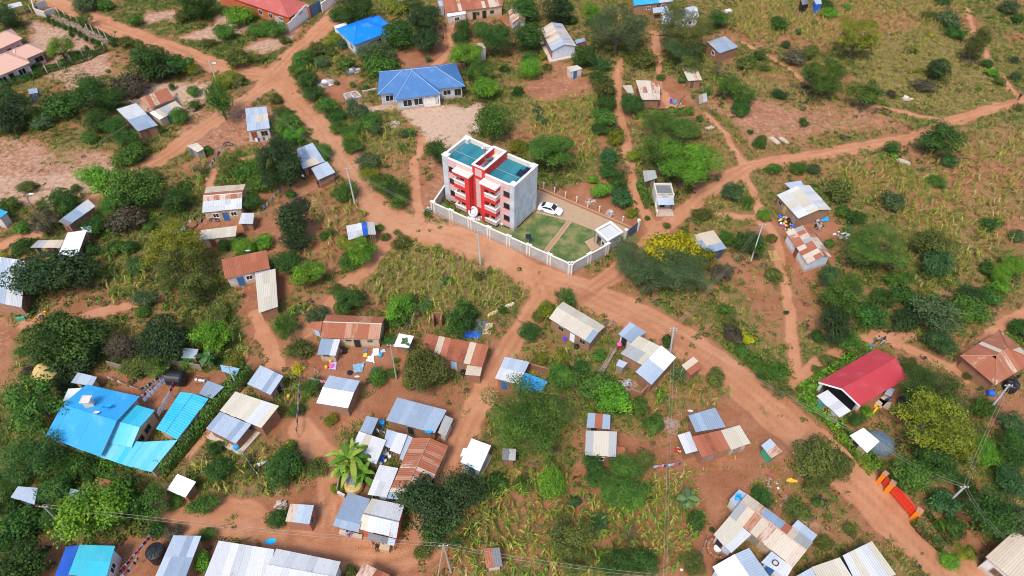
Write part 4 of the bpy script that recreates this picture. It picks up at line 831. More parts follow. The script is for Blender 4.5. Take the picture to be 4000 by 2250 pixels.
cc=mix_(nt,ramp_(nt,n1,.40,.62),(.075,.14,.026),(.29,.255,.10));cc=mix_(nt,math_(nt,'MULTIPLY',n2,.5),cc,(.05,.085,.02));nt.links.new(cc,bs.inputs['Base Color']);bs.inputs['Roughness'].default_value=.95;bump_(nt,bs,noise_(nt,p_,14,3),.8,.1);MATS['lawn']=m
m,nt,bs=nodes('paving_blocks');p_=geopos(nt);br=nt.nodes.new('ShaderNodeTexBrick');br.inputs['Scale'].default_value=2.2;br.inputs['Color1'].default_value=(.53,.36,.22,1);br.inputs['Color2'].default_value=(.42,.28,.17,1);br.inputs['Mortar'].default_value=(.30,.19,.11,1);br.inputs['Mortar Size'].default_value=.03
mp=nt.nodes.new('ShaderNodeMapping');mp.inputs['Rotation'].default_value=(0,0,.61);nt.links.new(p_,mp.inputs['Vector']);nt.links.new(mp.outputs[0],br.inputs['Vector'])
cc=mix_(nt,math_(nt,'MULTIPLY',ramp_(nt,noise_(nt,p_,.8,4),.45,.75),.4),br.outputs['Color'],(.30,.22,.15));nt.links.new(cc,bs.inputs['Base Color']);bs.inputs['Roughness'].default_value=.9;MATS['pave']=m
GPT=lambda x,y,z=0:G(x,y,z,92)
flat_sheet('lawn',[L_(16.2,-1.9),L_(-14.1,-3.4),GPT(750,1340),GPT(1050,1060),GPT(940,905),GPT(1085,830),GPT(1080,750),GPT(755,620),GPT(235,490),L_(-.3,7.6),L_(-.3,-.2),L_(16.0,-.2)][::-1]if False else[GPT(735,1250),GPT(1040,1055),GPT(935,905),GPT(1085,830),GPT(1080,750),GPT(755,620),GPT(235,490),L_(-.4,6.2),L_(-.3,-.1),L_(15.8,-.1),L_(16.2,-2.6)],.04,'lawn')
flat_sheet('paved_drive',[L_(2.8,12.2),L_(2.5,7.2),L_(-.35,7.1),GPT(232,486),GPT(752,616),GPT(1078,745),GPT(1600,860),GPT(1610,728)][::-1],.03,'pave')
flat_sheet('paved_corner',[GPT(1045,1050),GPT(1160,990),GPT(1085,940),GPT(1085,835),GPT(940,907)],.05,'pave')
a,b=GPT(375,1065),GPT(730,605);d=unit(a,b);n=Vector((-d.y,d.x,0));flat_sheet('brick_path',[a-n*.33,a+n*.33,b+n*.33,b-n*.33][::-1],.055,'bedge')
mb=MB()
for s in(-.4,.4):mb.obox(a+n*(s-.05),b-a,n*.1,(0,0,.1),'ctrim')
o=mb.build('path_kerb');o['kind']='structure'
edge=[L_(2.9,12.45),GPT(1625,722)]
wall_run('kerb_wall',edge,.3,.25,'bedge','low brown kerb wall along the back of the paved drive',cap='bedge')
a,b=edge
for i in range(8):
 q=a+(b-a)*((i+.35)/8.2)+AW*.3;mb=MB();mb.box((q.x,q.y,-.1),.16,.16,1.75,'ctrim',.6);mb.box((q.x,q.y,1.65),.22,.22,.06,'trim',.6)
 solo(mb,'fence_post','cream concrete post in the row behind the paved drive','fence post',q,'concrete posts behind the paved drive')
gr=thing('guard_room','small pale guard room with white parapet and shiny flat roof by the gate','guard room',L_(-15,6.5))
g0,g1,g2=G(1275,902,2.9,92),G(1506,770,2.9,92),G(1092,735,2.9,92);gx_,gy_=g1-g0,g2-g0;g0.z=0
ux,uy=gx_.normalized(),gy_.normalized();gx_-=ux*.3;gy_-=uy*.3;g0+=ux*.15+uy*.15
def wl(mb,o,d,L,n,th,z0,z1,m):mb.obox(o+Vector((0,0,z0)),d*L,n*th,(0,0,z1-z0),m)
mb=MB();X,Y=gx_.length,gy_.length
wl(mb,g0,ux,X,uy,.2,0,2.75,'block');wl(mb,g0+uy*(Y-.2),ux,X,uy,.2,0,2.75,'block');wl(mb,g0+uy*.2+ux*(X-.2),uy,Y-.4,ux,.2,0,2.75,'block');wl(mb,g0+uy*.2,uy,Y*.45,ux,.2,0,2.75,'block');wl(mb,g0+uy*(Y*.85),uy,Y*.15-.2,ux,.2,0,2.75,'block');wl(mb,g0+uy*(Y*.45+.2),uy,Y*.4-.2,ux,.2,2.1,2.75,'block');mb.build('wall',gr)
mb=MB();wl(mb,g0+ux*.2+uy*.2,ux,X-.4,uy,Y-.4,2.45,2.55,'zw');mb.build('roof',gr)
mb=MB()
for(o,d,L,n)in((g0-ux*.15-uy*.15,ux,X+.3,uy),(g0-ux*.15+uy*(Y-.2),ux,X+.3,uy),(g0-ux*.15+uy*.2,uy,Y-.4,ux),(g0+ux*(X-.2)+uy*.2,uy,Y-.4,ux)):wl(mb,o,d,L,n,.35,2.75,3.0,'trim')
mb.build('parapet',gr)
mb=MB();wl(mb,g0-ux*.04+uy*(Y*.2),uy,.8,ux,.05,1.1,1.9,'trim');wn=mb.build('window',gr);mb=MB();wl(mb,g0-ux*.06+uy*(Y*.2+.1),uy,.6,ux,.05,1.2,1.8,'glass');mb.build('pane',wn,gr)
mb=MB();wl(mb,g0-ux*.4+uy*(Y*.1),uy,Y*.85,ux,.4,0,.15,'concr');mb.build('step',gr)
a,b=G(1545,880,0,92),G(1705,755,0,92);d=unit(a,b);n=Vector((-d.y,d.x,0));L=(b-a).length
gt=thing('entrance_gate','dark steel sliding gate of the apartment compound beside the guard room','gate',a)
mb=MB();k=int(L/.32)
for i in range(k+1):mb.obox(a+d*(L*i/k)+Vector((0,0,.15)),d*.24,n*.05,(0,0,2.0),'bsteel')
for z in(.15,1.1,2.1):mb.obox(a-n*.04+Vector((0,0,z)),d*(L+.2),n*.12,(0,0,.09),'bsteel')
mb.build('gate_leaf',gt)
mb=MB();mb.box((b.x,b.y,-.1),.35,.35,2.7,'trim',.7);mb.box((b.x,b.y,2.6),.48,.48,.12,'trim',.7);mb.build('gate_post',gt)
mb=MB();mb.box((a.x-.3,a.y-.2,-.1),.4,.4,2.6,'ctrim',.7);mb.box((a.x-.3,a.y-.2,2.5),.55,.55,.12,'trim',.7);mb.build('gate_post',gt)
p=G(700,1190,0,93);mb=MB();mb.lathe(p,[(.0,.35),(.5,.35),(.55,.05),(.95,.05),(1.0,.5),(.75,.62),(.6,.45)],'dishw',18)
Rm=Matrix.Rotation(-.9,3,AU);mb.v=[tuple(Rm@(Vector(v)-p)+p+Vector((0,0,1.05)))for v in mb.v]
solo(mb,'satellite_dish','large white ring-shaped dish leaning at the block entrance','dish',p)
mb=MB();rr_=random.Random(5);p=G(740,1230,0,93)
for k in range(16):mb.box((p.x+rr_.uniform(-.8,1.0),p.y+rr_.uniform(-.4,.4),.02),rr_.uniform(.3,.6),rr_.uniform(.3,.5),rr_.uniform(.2,.5),'wplastic' if k%3 else 'scrap',rr_.uniform(0,3))
solo(mb,'sack_pile','pile of white bags under the big dish at the block','bags',p)
def chair(x,y,k,m,label,rz):
 p=G(x,y,0,k);r=thing('plastic_chair',label,'chair',p);ca,sa=math.cos(rz),math.sin(rz);f=lambda a,b,z:p+Vector((a*ca-b*sa,a*sa+b*ca,z))
 A_,B_=Vector((ca,sa,0)),Vector((-sa,ca,0))
 mb=MB();mb.obox(f(-.24,-.24,.42),A_*.48,B_*.48,(0,0,.05),m);mb.build('seat',r)
 mb=MB();mb.obox(f(-.24,.2,.47),A_*.48,B_*.06+Vector((0,0,.02)),Vector((0,0,.45))+B_*.1,m);mb.build('backrest',r)
 for s in(-1,1):mb=MB();mb.obox(f(s*.24-.03,-.2,.62),A_*.06,B_*.42,(0,0,.04),m);mb.obox(f(s*.24-.03,-.2,.45),A_*.05,B_*.05,(0,0,.18),m);mb.build('armrest',r)
 for a_,b_ in((-.22,-.22),(.22,-.22),(-.22,.22),(.22,.22)):mb=MB();mb.tube([f(a_*1.1,b_*1.1,0),f(a_,b_,.43)],.028,m,5);mb.build('leg',r)
chair(1068,1325,93,'wplastic','white plastic chair by the lower right balcony',2.4)
chair(1600,1040,20,'purple','purple plastic chair in the red yard, dark cloth over it',.3);chair(1638,1050,20,'lbplastic','light blue plastic chair next to the purple one',-.2)
p=G(125,940,0,92);mb=MB();mb.tube([p,p+Vector((0,0,1.8))],.05,'steel',6);sp=thing('solar_lamp','solar lamp on a post behind the compound wall','lamp',p);mb.build('pole',sp);mb=MB();q=p+Vector((0,0,1.8));mb.slab([q+Vector((-.5,-.4,-.1)),q+Vector((.5,-.4,-.1)),q+Vector((.5,.4,.15)),q+Vector((-.5,.4,.15))],.06,'solar');mb.build('panel',sp)
def car():
 a=G(320,475,0,92);b=G(527,533,0,92);d=unit(a,b);n=Vector((-d.y,d.x,0));c=(a+b)/2+n*.80
 r=thing('saloon_car','white saloon car parked on the paved drive beside the block','car',c)
 S=[(-2.25,.45,.60,.78),(-2.15,.30,.95,.84),(-1.5,.27,1.02,.88),(-1.05,.27,1.06,.89),(-.2,.27,1.0,.90),(.75,.27,.98,.90),(1.1,.27,.95,.89),(1.8,.28,.86,.86),(2.15,.32,.72,.76),(2.3,.42,.58,.62)]
 P=lambda x,y,z:c+d*x+n*y+Vector((0,0,z))
 mb=MB();ring=lambda x,z0,z1,w:[P(x,-w,z0),P(x,-w*1.0,(z0+z1)/2),P(x,-w*.92,z1),P(x,0,z1+.04),P(x,w*.92,z1),P(x,w,(z0+z1)/2),P(x,w,z0)]
 R=[ring(*s)for s in S]
 for A,B in zip(R,R[1:]):
  for k in range(6):mb.face([A[k],A[k+1],B[k+1],B[k]],'carp',None,.5)
 mb.face(R[0],'carp',None,.5);mb.face(R[-1][::-1],'carp',None,.5);mb.build('body',r,smooth=True,weld=True)
 mb=MB();K=[(-1.75,1.04,.70),(-1.05,1.40,.60),(-.3,1.46,.62),(.3,1.42,.62),(1.05,1.0,.74)]
 base=[(-1.75,1.0,.80),(-1.05,1.0,.84),(-.3,1.0,.85),(.3,.98,.85),(1.05,.96,.82)]
 for i in range(4):
  (x0,z0,w0),(x1,z1,w1)=K[i],K[i+1];m_='carp' if i in(1,2)else 'glass'
  mb.face([P(x0,-w0,z0),P(x1,-w1,z1),P(x1,w1,z1),P(x0,w0,z0)],m_,None,.5)
  for s in(-1,1):
   f=[P(base[i][0],s*base[i][2],base[i][1]),P(base[i+1][0],s*base[i+1][2],base[i+1][1]),P(x1,s*w1,z1),P(x0,s*w0,z0)]
   mb.face(f if s<0 else f[::-1],'carp',None,.5)
 cb=mb.build('cabin',r)
 for s in(-1,1):
  mb=MB()
  q=[P(-1.45,s*.80,1.03),P(.80,s*.815,1.0),P(.30,s*.66,1.36),P(-1.0,s*.65,1.35)];q=[v+n*(s*.03)for v in q];mb.face(q if s<0 else q[::-1],'glass',None,.5);mb.build('side_window',cb,r)
  for x in(-1.32,1.38):
   mb=MB();q=P(x,s*.80,.32);mb.tube([q-n*(s*.12),q+n*(s*.10)],.32,'tyre',14);wl_=mb.build('wheel',r);mb=MB();mb.tube([q+n*(s*.09),q+n*(s*.115)],.20,'rim',12);mb.build('rim',wl_,r)
  mb=MB();mb.obox(P(2.12,s*.62-.12,.62),d*.1,n*.26,(0,0,.12),'steel');mb.build('headlight',r)
  mb=MB();mb.obox(P(.72,s*.86,.98),d*.16,n*(s*.2),(0,0,.12),'carp');mb.build('mirror',r)
car()
T(21)
kh=3.0;ka,kb_,kc,kd_=G(1455,520,kh),G(1634,520,kh),G(1627,398,kh),G(1476,394,kh);kx=unit(ka,kb_);kw=(kb_-ka).length;kyv=Vector((-kx.y,kx.x,0));kdep=3.0
ko=ka.copy();ko.z=0;ks=thing('salon_kiosk','cream kiosk with lettered parapet, tin awning and open porch','kiosk',ko+kx*kw/2)
FOOT.append([(ko+kx*u+kyv*v)[:2]for u,v in((0,-2.6),(kw,-2.6),(kw,kdep+1),(0,kdep+1))])
mb=MB();kdep=((kc+kd_)/2-(ka+kb_)/2).length
mb.obox(ko,kx*.18,kyv*kdep,(0,0,kh),'ctrim');mb.obox(ko+kx*(kw-.18),kx*.18,kyv*kdep,(0,0,kh),'ctrim');mb.obox(ko+kx*.18+kyv*(kdep-.18),kx*(kw-.36),kyv*.18,(0,0,kh-.1),'ctrim');mb.obox(ko+kx*.18,kx*(kw-.36),kyv*.18,(0,0,kh+.15),'ctrim');mb.build('wall',ks)
mb=MB();mb.slab([ko+kx*.18+kyv*.18+Vector((0,0,2.7)),ko+kx*(kw-.18)+kyv*.18+Vector((0,0,2.7)),ko+kx*(kw-.18)+kyv*(kdep-.18)+Vector((0,0,2.5)),ko+kx*.18+kyv*(kdep-.18)+Vector((0,0,2.5))],.06,'zd');mb.build('roof',ks)
mb=MB();A,B=ko-kyv*.1+Vector((0,0,2.4)),ko+kx*kw-kyv*.1+Vector((0,0,2.4));sheets(mb,A+kx*.15-kyv*1.5-Vector((0,0,.35)),B-kx*.1-kyv*1.5-Vector((0,0,.35)),B-kx*.1,A+kx*.15,lambda u,v:'zl');mb.build('awning',ks)
mb=MB();mb.obox(ko-kyv*2.5-Vector((0,0,.1)),kx*kw,kyv*2.5,(0,0,.3),'plaster');mb.build('porch_floor',ks)
mb=MB();mb.obox(ko-kyv*2.4,kx*.25,kyv*2.4,(0,0,1.0),'ctrim');mb.build('porch_wall',ks)
for u in(.15,kw-.25):mb=MB();q=ko+kx*u-kyv*1.45;mb.tube([q,q+Vector((0,0,2.05))],.06,'gwood',5);mb.build('post',ks)
mb=MB();mb.obox(ko+kx*(kw*.3)-kyv*.04+Vector((0,0,.2)),kx*.9,kyv*.05,(0,0,1.7),'dark');mb.build('door',ks)
def text(body,size,loc,xax,up,mat,name,parent,root):
 cu=bpy.data.curves.new(name,'FONT');cu.body=body;cu.size=size;cu.align_x='CENTER';cu.align_y='CENTER';cu.extrude=.01;cu.materials.append(MATS[mat])
 o=bpy.data.objects.new(name,cu);COL.objects.link(o);me=bpy.data.meshes.new_from_object(o.evaluated_get(bpy.context.evaluated_depsgraph_get()));bpy.data.objects.remove(o)
 o=bpy.data.objects.new(name,me);COL.objects.link(o);o.parent=parent
 z=xax.cross(up);M=Matrix((xax,up,z)).transposed().to_4x4();M.translation=loc-root.location;o.matrix_local=M;return o
mb=MB();sl0=ko-kyv*.05+Vector((0,0,kh+.10));mb.obox(ko-kyv*.06+Vector((0,0,2.42)),kx*kw,kyv*.06,(0,0,.95),'ctrim');mb.build('sign_board',ks)
UP=Vector((0,0,1))
text('NDINGU  NYEMA',.34,ko+kx*kw/2-kyv*.085+Vector((0,0,3.12)),kx,UP,'wdoor','lettering',ks,ks);text('SALON',.32,ko+kx*(kw*.5)-kyv*.085+Vector((0,0,2.72)),kx,UP,'wdoor','lettering',ks,ks)
def GG(k,*pts):return[G(x,y,0,k)for x,y in pts]
wall_run('perimeter_wall',[G(2180,5,0,0),*GG(10,(150,195),(345,325))],2.0,.2,'concr','long weathered concrete wall below the orange-red house',posts=None,cap=None)
pw=thing('perimeter_wall','white stepped wall with small lettering by the blue gate','wall',G(350,325,0,10));mb=MB();a,b=GG(10,(345,327),(540,185));d=unit(a,b);n=Vector((-d.y,d.x,0));L=(b-a).length
for i in range(5):mb.obox(a+d*(L*i/5)-Vector((0,0,.1)),d*(L/5),n*.2,(0,0,2.5+.32*i),'trim')
mb.build('panel',pw)
mb=MB();rr_=random.Random(9)
for row in range(2):
 for i in range(12):mb.obox(a+d*(L*.52+i*.17+row*.2)-n*.012+Vector((0,0,2.75-.35*row)),d*.09,n*.01,(0,0,.2),'dark')
mb.build('lettering',pw)
wall_run('perimeter_wall',GG(10,(672,130),(770,60),(900,-30)),2.5,.2,'white','white wall right of the blue gate at the top edge',cap='trim')
a,b=GG(10,(548,185),(668,110));d=unit(a,b);n=Vector((-d.y,d.x,0));L=(b-a).length;gt=thing('steel_gate','blue-grey sheet steel gate with orange gatepost at the top','gate',a)
mb=MB();mb.obox(a+Vector((0,0,.1)),d*L,n*.06,(0,0,2.9),'gblue')
for i in range(6):mb.obox(a+d*(L*i/5.2)-n*.03+Vector((0,0,.1)),d*.07,n*.03,(0,0,2.95),'bsteel')
mb.build('gate_leaf',gt)
for p,m_ in((a,'orw'),(b,'concr')):mb=MB();mb.box((p.x,p.y,-.1),.4,.4,3.3,m_,.6);mb.box((p.x,p.y,3.2),.5,.5,.12,'ctrim',.6);mb.build('gate_post',gt)
wall_run('stone_wall',GG(0,(350,70),(372,150),(480,185),(470,190)),1.8,.25,'plaster','cream block wall corner at the top-left gateway',cap=None)
wall_run('stone_wall',GG(0,(395,105),(488,75)),2.0,.25,'block','grey block wall beside the top-left road',cap=None)
wall_run('stone_wall',GG(0,(470,170),(565,140)),1.6,.25,'block','short grey block wall at the start of the post fence',cap=None)
mb=MB();rr_=random.Random(11);P_=GG(0,(560,175),(1090,425))
for k in range(420):
 t=rr_.random();p=P_[0].lerp(P_[1],t)+Vector((rr_.uniform(-1.3,1.3),rr_.uniform(-1.5,1.2),0));s=rr_.uniform(.2,.55);mb.box((p.x,p.y,-.1),s,s*.8,rr_.uniform(.2,.55),'stone',rr_.uniform(0,3))
solo(mb,'stone_bank','long bank of piled grey stones beside the cypress row','stone bank',P_[0])
for i,(x,y)in enumerate(((600,155),(668,190),(735,222),(802,262),(890,318),(940,325),(1010,360),(1082,405),(1062,512),(968,550),(848,592),(726,640),(602,690),(480,738),(348,770),(328,130))):
 p=G(x,y,0,0);mb=MB();mb.tube([(p.x,p.y,-.1),(p.x+random.uniform(-.1,.1),p.y,2.1)],.085,'ctrim',5);solo(mb,'fence_post','leaning concrete fence post round the pink bungalow garden','fence post',p,'concrete posts of the bungalow garden')
T(10);a,b,c,d=G(885,965),G(1010,935),G(1062,985),G(925,1035)
pit=thing('septic_tank','open concrete tank of two cells by the slate-blue house','tank',(a+b+c+d)/4)
mb=MB()
for p,q in((a,b),(b,c),(c,d),(d,a),((a+b)/2,(c+d)/2)):
 dd=unit(p,q);n=Vector((-dd.y,dd.x,0));mb.obox(p-n*.13-dd*.1-Vector((0,0,.2)),(q-p)+dd*.2,n*.26,(0,0,.75),'pgrey')
mb.build('wall',pit);mb=MB();mb.face([(p.x,p.y,.1)for p in(a,b,c,d)][::-1]if(b-a).cross(c-a).z<0 else[(p.x,p.y,.1)for p in(a,b,c,d)],'block');mb.build('floor',pit)
wall_run('low_wall',GG(10,(1070,935),(1215,905)),.5,.25,'plaster','low pale wall between the open tank and the slate-blue house',cap=None)
def heap(name,label,cat,k,x,y,rx,ry,n,mats,sz,ht=.5,seed=1,flat=False):
 rr=random.Random(seed);p=G(x,y,0,k);s=ppm(x,y,k);mb=MB()
 for i in range(n):
  a,r_=rr.uniform(0,6.28),rr.random()**.5;q=(p.x+math.cos(a)*r_*rx/s,p.y+math.sin(a)*r_*ry/s*1.5,ht*(1-r_)*rr.random()-.03);e=rr.uniform(*sz)
  mb.box(q,e,e*rr.uniform(.4,.9),.04 if flat else e*rr.uniform(.3,.7),rr.choice(mats),rr.uniform(0,3))
 return solo(mb,name,label,cat,p)
heap('scrap_heap','heap of white roofing scraps on red soil by the road bend','scrap heap',10,690,840,90,50,60,('wplastic','zw2','scrap','ru2'),(.5,1.4),.9,2,True)
heap('scrap_heap','small dark scrap pile behind the open concrete tank','scrap heap',10,975,725,55,28,30,('zd','gtarp','scrap'),(.4,1.1),.8,3)
heap('gravel_pile','pile of pale gravel on the track below the slate-blue house','gravel pile',10,1395,1250,48,45,90,('scrap','concr','pgrey'),(.12,.35),.5,4)
heap('stone_pile','heap of grey stones outside the driveway posts','stones',21,985,710,45,35,70,('scrap','pgrey'),(.15,.4),.45,5)
heap('rubble_pile','whitish rubble behind the paved drive, above the posts','rubble',21,790,590,50,35,40,('scrap','plaster'),(.12,.4),.3,6)
heap('stone_pile','pale rocks in the dry grass by the right-hand path','stones',30,1390,1000,65,18,22,('plaster','ctrim'),(.25,.9),.3,7)
heap('rubble_pile','concrete rubble by the left corner of the compound wall','rubble',11,1745,690,40,35,26,('plaster','concr'),(.3,.8),.5,8)
heap('firewood_pile','tangled firewood pile beside the power line','firewood',22,1600,1400,75,50,70,('gwood','wood'),(.3,1.2),.8,9,True)
heap('rubbish_heap','mixed household rubbish in front of the cream-white gable house','rubbish',31,190,800,75,75,60,('yellow','wplastic','bplastic','black','creamp','pinkp'),(.2,.5),.5,10)
heap('rubbish_heap','litter strewn below the dark tree by the patchwork sheds','rubbish',11,560,580,110,60,45,('wplastic','creamp','scrap'),(.1,.35),.05,11)
heap('rubbish_heap','litter on the slope behind the rust-spotted roof','rubbish',33,60,590,60,130,46,('wplastic','scrap','red_c'),(.1,.3),.05,12)
heap('rubbish_heap','dark pots and crates beside the blue tarpaulin lean-to','rubbish',31,500,830,60,45,34,('black','scrap','gwood'),(.25,.7),.6,13)
heap('rubbish_heap','white rags and litter near the old tyres','rubbish',31,730,930,75,40,30,('wplastic','scrap','white_c'),(.15,.5),.2,14)
heap('rubble_pile','stone rubble beside the grey-slab hut in the lane','rubble',13,255,745,60,45,55,('plaster','stone','scrap'),(.2,.5),.4,15)
heap('firewood_pile','firewood and poles in the brick yard of the corner house','firewood',22,1150,1000,80,40,36,('gwood','wood','scrap'),(.4,1.5),.8,16,True)
heap('firewood_pile','brown brushwood at the back wall of the cream two-slope house','firewood',22,960,395,60,45,46,('wdoor','wood'),(.4,1.1),.9,17,True)
heap('stone_pile','small pile of planks by the hedge path','planks',3,870,530,30,16,9,('straw','plaster'),(.5,1.1),.2,18,True)
heap('corn_heap','scattered maize cobs drying before the plastic chairs','maize cobs',20,1590,1085,50,22,60,('creamp','straw'),(.08,.22),.05,19)
heap('rubbish_heap','pots and basins by the annex of the long rusty house','pots',12,880,650,32,22,14,('black','gwood','scrap'),(.25,.6),.5,20)
def rows(k,a,b,n,m_,nm,lab,cat,size,grp):
 A,B=G(*a,0,k),G(*b,0,k)
 for i in range(n):
  p=A.lerp(B,i/(n-1))+Vector((random.uniform(-.12,.12),random.uniform(-.12,.12),0));mb=MB();mb.box((p.x,p.y,0),size[0],size[1],size[2],m_[i%len(m_)],random.uniform(0,.6)+.5);mb.box((p.x,p.y,size[2]),size[0]*.5,size[1]*.5,.06,m_[(i+1)%len(m_)],.5);solo(mb,nm,lab,cat,p,grp)
rows(12,(2345,295),(2425,250),9,('creamp','yellow','ctrim'),'jerrycan','pale jerrycan queuing in the row left of the small bush','jerrycan',(.38,.3,.42),'jerrycans queued at the roadside')
rows(12,(2520,215),(2576,185),6,('ctrim','creamp'),'block','cream block in the row right of the small roadside bush','block',(.5,.4,.4),'cream blocks by the lane')
rows(2,(365,345),(460,275),9,('orange','creamp','creamp','yellow'),'jerrycan','orange or cream jerrycan under the giant dark tree','jerrycan',(.42,.34,.5),'jerrycans under the giant dark tree')
for k,x,y,sx,sz,m_,nm,lab,cat in((20,2175,118,(2.0,1.3),.55,'trim','tomb','white tomb with a rim in the dry maize at the top','tomb'),(20,1990,1290,(1.9,1.0),.3,'plaster','grave_slab','single grave slab beside the path below the yard','grave slab'),(30,65,1415,(1.2,2.6),.25,'ctrim','grave_slab','left slab of the pair on the red field','grave slab'),(30,160,1415,(1.0,2.6),.25,'ctrim','grave_slab','right slab of the pair on the red field','grave slab'),(31,1365,190,(1.1,2.5),.35,'plaster','grave_slab','grave slab in the maize by the roadside dark tree','grave slab'),(10,2215,1300,(.9,.8),.7,'trim','stone_block','white block under the tree behind the apartment','block')):
 p=G(x,y,0,k);mb=MB();rz=.45 if k!=31 else .9;mb.box((p.x,p.y,-.05),sx[0],sx[1],sz*.6,m_,rz);mb.box((p.x,p.y,sz*.6-.05),sx[0]*.8,sx[1]*.85,sz*.4,m_,rz);solo(mb,nm,lab,cat,p)
def tarp(k,pts,m_,label,nm='tarpaulin',cat='tarpaulin',hz=.12):
 P=[G(x,y,0,k)for x,y in pts];c=sum(P,Vector())/len(P);mb=MB();N=7
 rr=random.Random(len(label));Q=lambda u,v:(P[0].lerp(P[1],u)).lerp(P[3].lerp(P[2],u),v)
 Z=[[.03+hz*rr.random()for _ in range(N+1)]for _ in range(N+1)]
 J=[[Vector((rr.uniform(-.1,.1),rr.uniform(-.1,.1),0))for _ in range(N+1)]for _ in range(N+1)]
 for i in range(N):
  for j in range(N):
   f=[Q(a/N,b/N)+J[a][b]+Vector((0,0,Z[a][b]))for a,b in((i,j),(i+1,j),(i+1,j+1),(i,j+1))];mb.face(f,m_,None,.5)
 for i in range(N):
  for(a,b),(e,g_)in((((i,0)),((i+1,0))),(((i+1,N)),((i,N))),(((N,i)),((N,i+1))),(((0,i+1)),((0,i)))):
   p,q=Q(a/N,b/N)+J[a][b],Q(e/N,g_/N)+J[e][g_];mb.face([p,q,q+Vector((0,0,Z[e][g_])),p+Vector((0,0,Z[a][b]))],m_,None,.5)
 return solo(mb,nm,label,cat,c)
tarp(12,[(2075,510),(2250,525),(2270,455),(2100,445)],'btarp','bright blue tarpaulin spread behind the second rusty roof')
tarp(12,[(2195,440),(2280,460),(2335,360),(2225,330)],'gtarp','dark grey tarpaulin behind the blue one');tarp(12,[(2275,480),(2360,480),(2385,370),(2310,370)],'tan_c','pale tan sheet spread beside the grey tarpaulin')
tarp(12,[(985,870),(1070,860),(1090,770),(975,790)],'cnet','round pale blue sheet spread in the middle yard',hz=.25)
tarp(12,[(1165,700),(1240,690),(1240,625),(1180,625)],'white_c','white cloth drying on grass, upper piece');tarp(12,[(1110,745),(1190,765),(1190,700),(1130,700)],'white_c','white cloth drying on grass, lower piece')
tarp(12,[(1080,712),(1120,712),(1115,670),(1080,672)],'yellow_c','yellow cloth on the grass by the white sheets');tarp(12,[(1255,665),(1305,655),(1300,630),(1255,640)],'lblue_c','small pale blue cloth near the pole foot');tarp(12,[(1060,668),(1120,668),(1120,625),(1070,640)],'gtarp','dark tarpaulin in front of the long rusty house')
tarp(31,[(35,1190),(130,1180),(75,1075),(-5,1080)],'straw','tan mat with grain drying beside the footpath');tarp(31,[(530,785),(610,785),(600,740),(535,745)],'lbplastic','azure plastic sheet on the low roof by the pots')
tarp(33,[(185,490),(295,505),(295,480),(190,460)],'yellow_c','crumpled yellow sheet on the litter slope');tarp(12,[(735,830),(800,835),(815,760),(745,765)],'lilac_c','patterned cloth spread with pink basins before the annex')
tarp(2,[(1600,1275),(1650,1275),(1670,1235),(1620,1235)],'plaster','pale rock-like bundle by the turquoise eaves',hz=.6);tarp(3,[(375,1225),(470,1200),(515,1150),(475,1135)],'black_c','black cloth laid out at the bottom-left yard',hz=.3);tarp(12,[(1135,1475),(1200,1475),(1200,1450),(1140,1450)],'gtarp','scrap of dark cloth by the long blue roof')
p=G(430,145,0,94);o=tarp(94,[(335,160),(390,160),(385,115),(340,120)],'lbplastic','crumpled azure tarpaulin on the small white store roof',hz=.35);o.location.z=2.05;q=G(362,140,2.0,94);o.location.x,o.location.y=q.x,q.y
p=G(685,705,2.5,94);mb=MB();N=16
for k in range(N):
 a,b=6.283*k/N,6.283*(k+1)/N;mb.tube([p+Vector((math.cos(a)*.36,math.sin(a)*.33,0)),p+Vector((math.cos(b)*.33,math.sin(b)*.33,0))],.055,'tyre',6,False)
solo(mb,'tyre','black tyre lying on the cream store roof','tyre',p)
for x,y,lab in((790,885,'old tyre lying flat by the rubbish of the car-tyre yard'),(820,795,'half-buried tyre beside the hedge bush')):
 p=G(x,y,.15,31);mb=MB()
 for k in range(N):
  a,b=6.283*k/N,6.283*(k+1)/N;mb.tube([p+Vector((math.cos(a)*.5,math.sin(a)*.5,0)),p+Vector((math.cos(b)*.5,math.sin(b)*.5,0))],.17,'tyre',6,False)
 solo(mb,'tyre',lab,'tyre',p)
def drum(k,x,y,r,h,m_,label,nm='drum',cat='drum',z=0,ribs=False,lying=False):
 p=G(x,y,z,k);t=thing(nm,label,cat,p);mb=MB()
 prof=[(0,0),(r,0),(r,h*.86),(r*.85,h*.95),(r*.25,h),(0,h)]
 if ribs:prof=[(0,0),(r,0)]+[(r*(1 if i%2 else .96),h*.86*i/9)for i in range(1,10)]+[(r*.8,h*.94),(r*.25,h),(r*.22,h+.1),(0,h+.1)]
 mb.lathe(p,prof,m_,20)
 if ribs:
  for i in range(12):a=6.283*i/12;mb.tube([p+Vector((math.cos(a)*r*.9,math.sin(a)*r*.9,h*.93)),p+Vector((math.cos(a)*r*.3,math.sin(a)*r*.3,h+.03))],.05,m_,4)
 if lying:Rm=Matrix.Rotation(1.57,3,Vector((.1,1,0)));mb.v=[tuple(Rm@(Vector(v)-p)+p+Vector((-h/2,0,r)))for v in mb.v]
 mb.build('barrel' if r<.6 else 'tank_body',t)
 mb=MB();mb.lathe(p+Vector((0,0,h*.985)),[(r*.3,0),(r*.3,.08),(0,.1)],m_,12)
 if lying:mb.v=[tuple(Rm@(Vector(v)-p)+p+Vector((-h/2,0,r)))for v in mb.v]
 mb.build('lid',t);return t
drum(3,1610,1250,1.05,2.1,'black','ribbed black water tank beside the long blue-grey shed','water_tank','water tank',0,True)
drum(2,1815,960,1.15,2.3,'black','black water tank lying on its side in the laundry yard','water_tank','water tank',0,False,True)
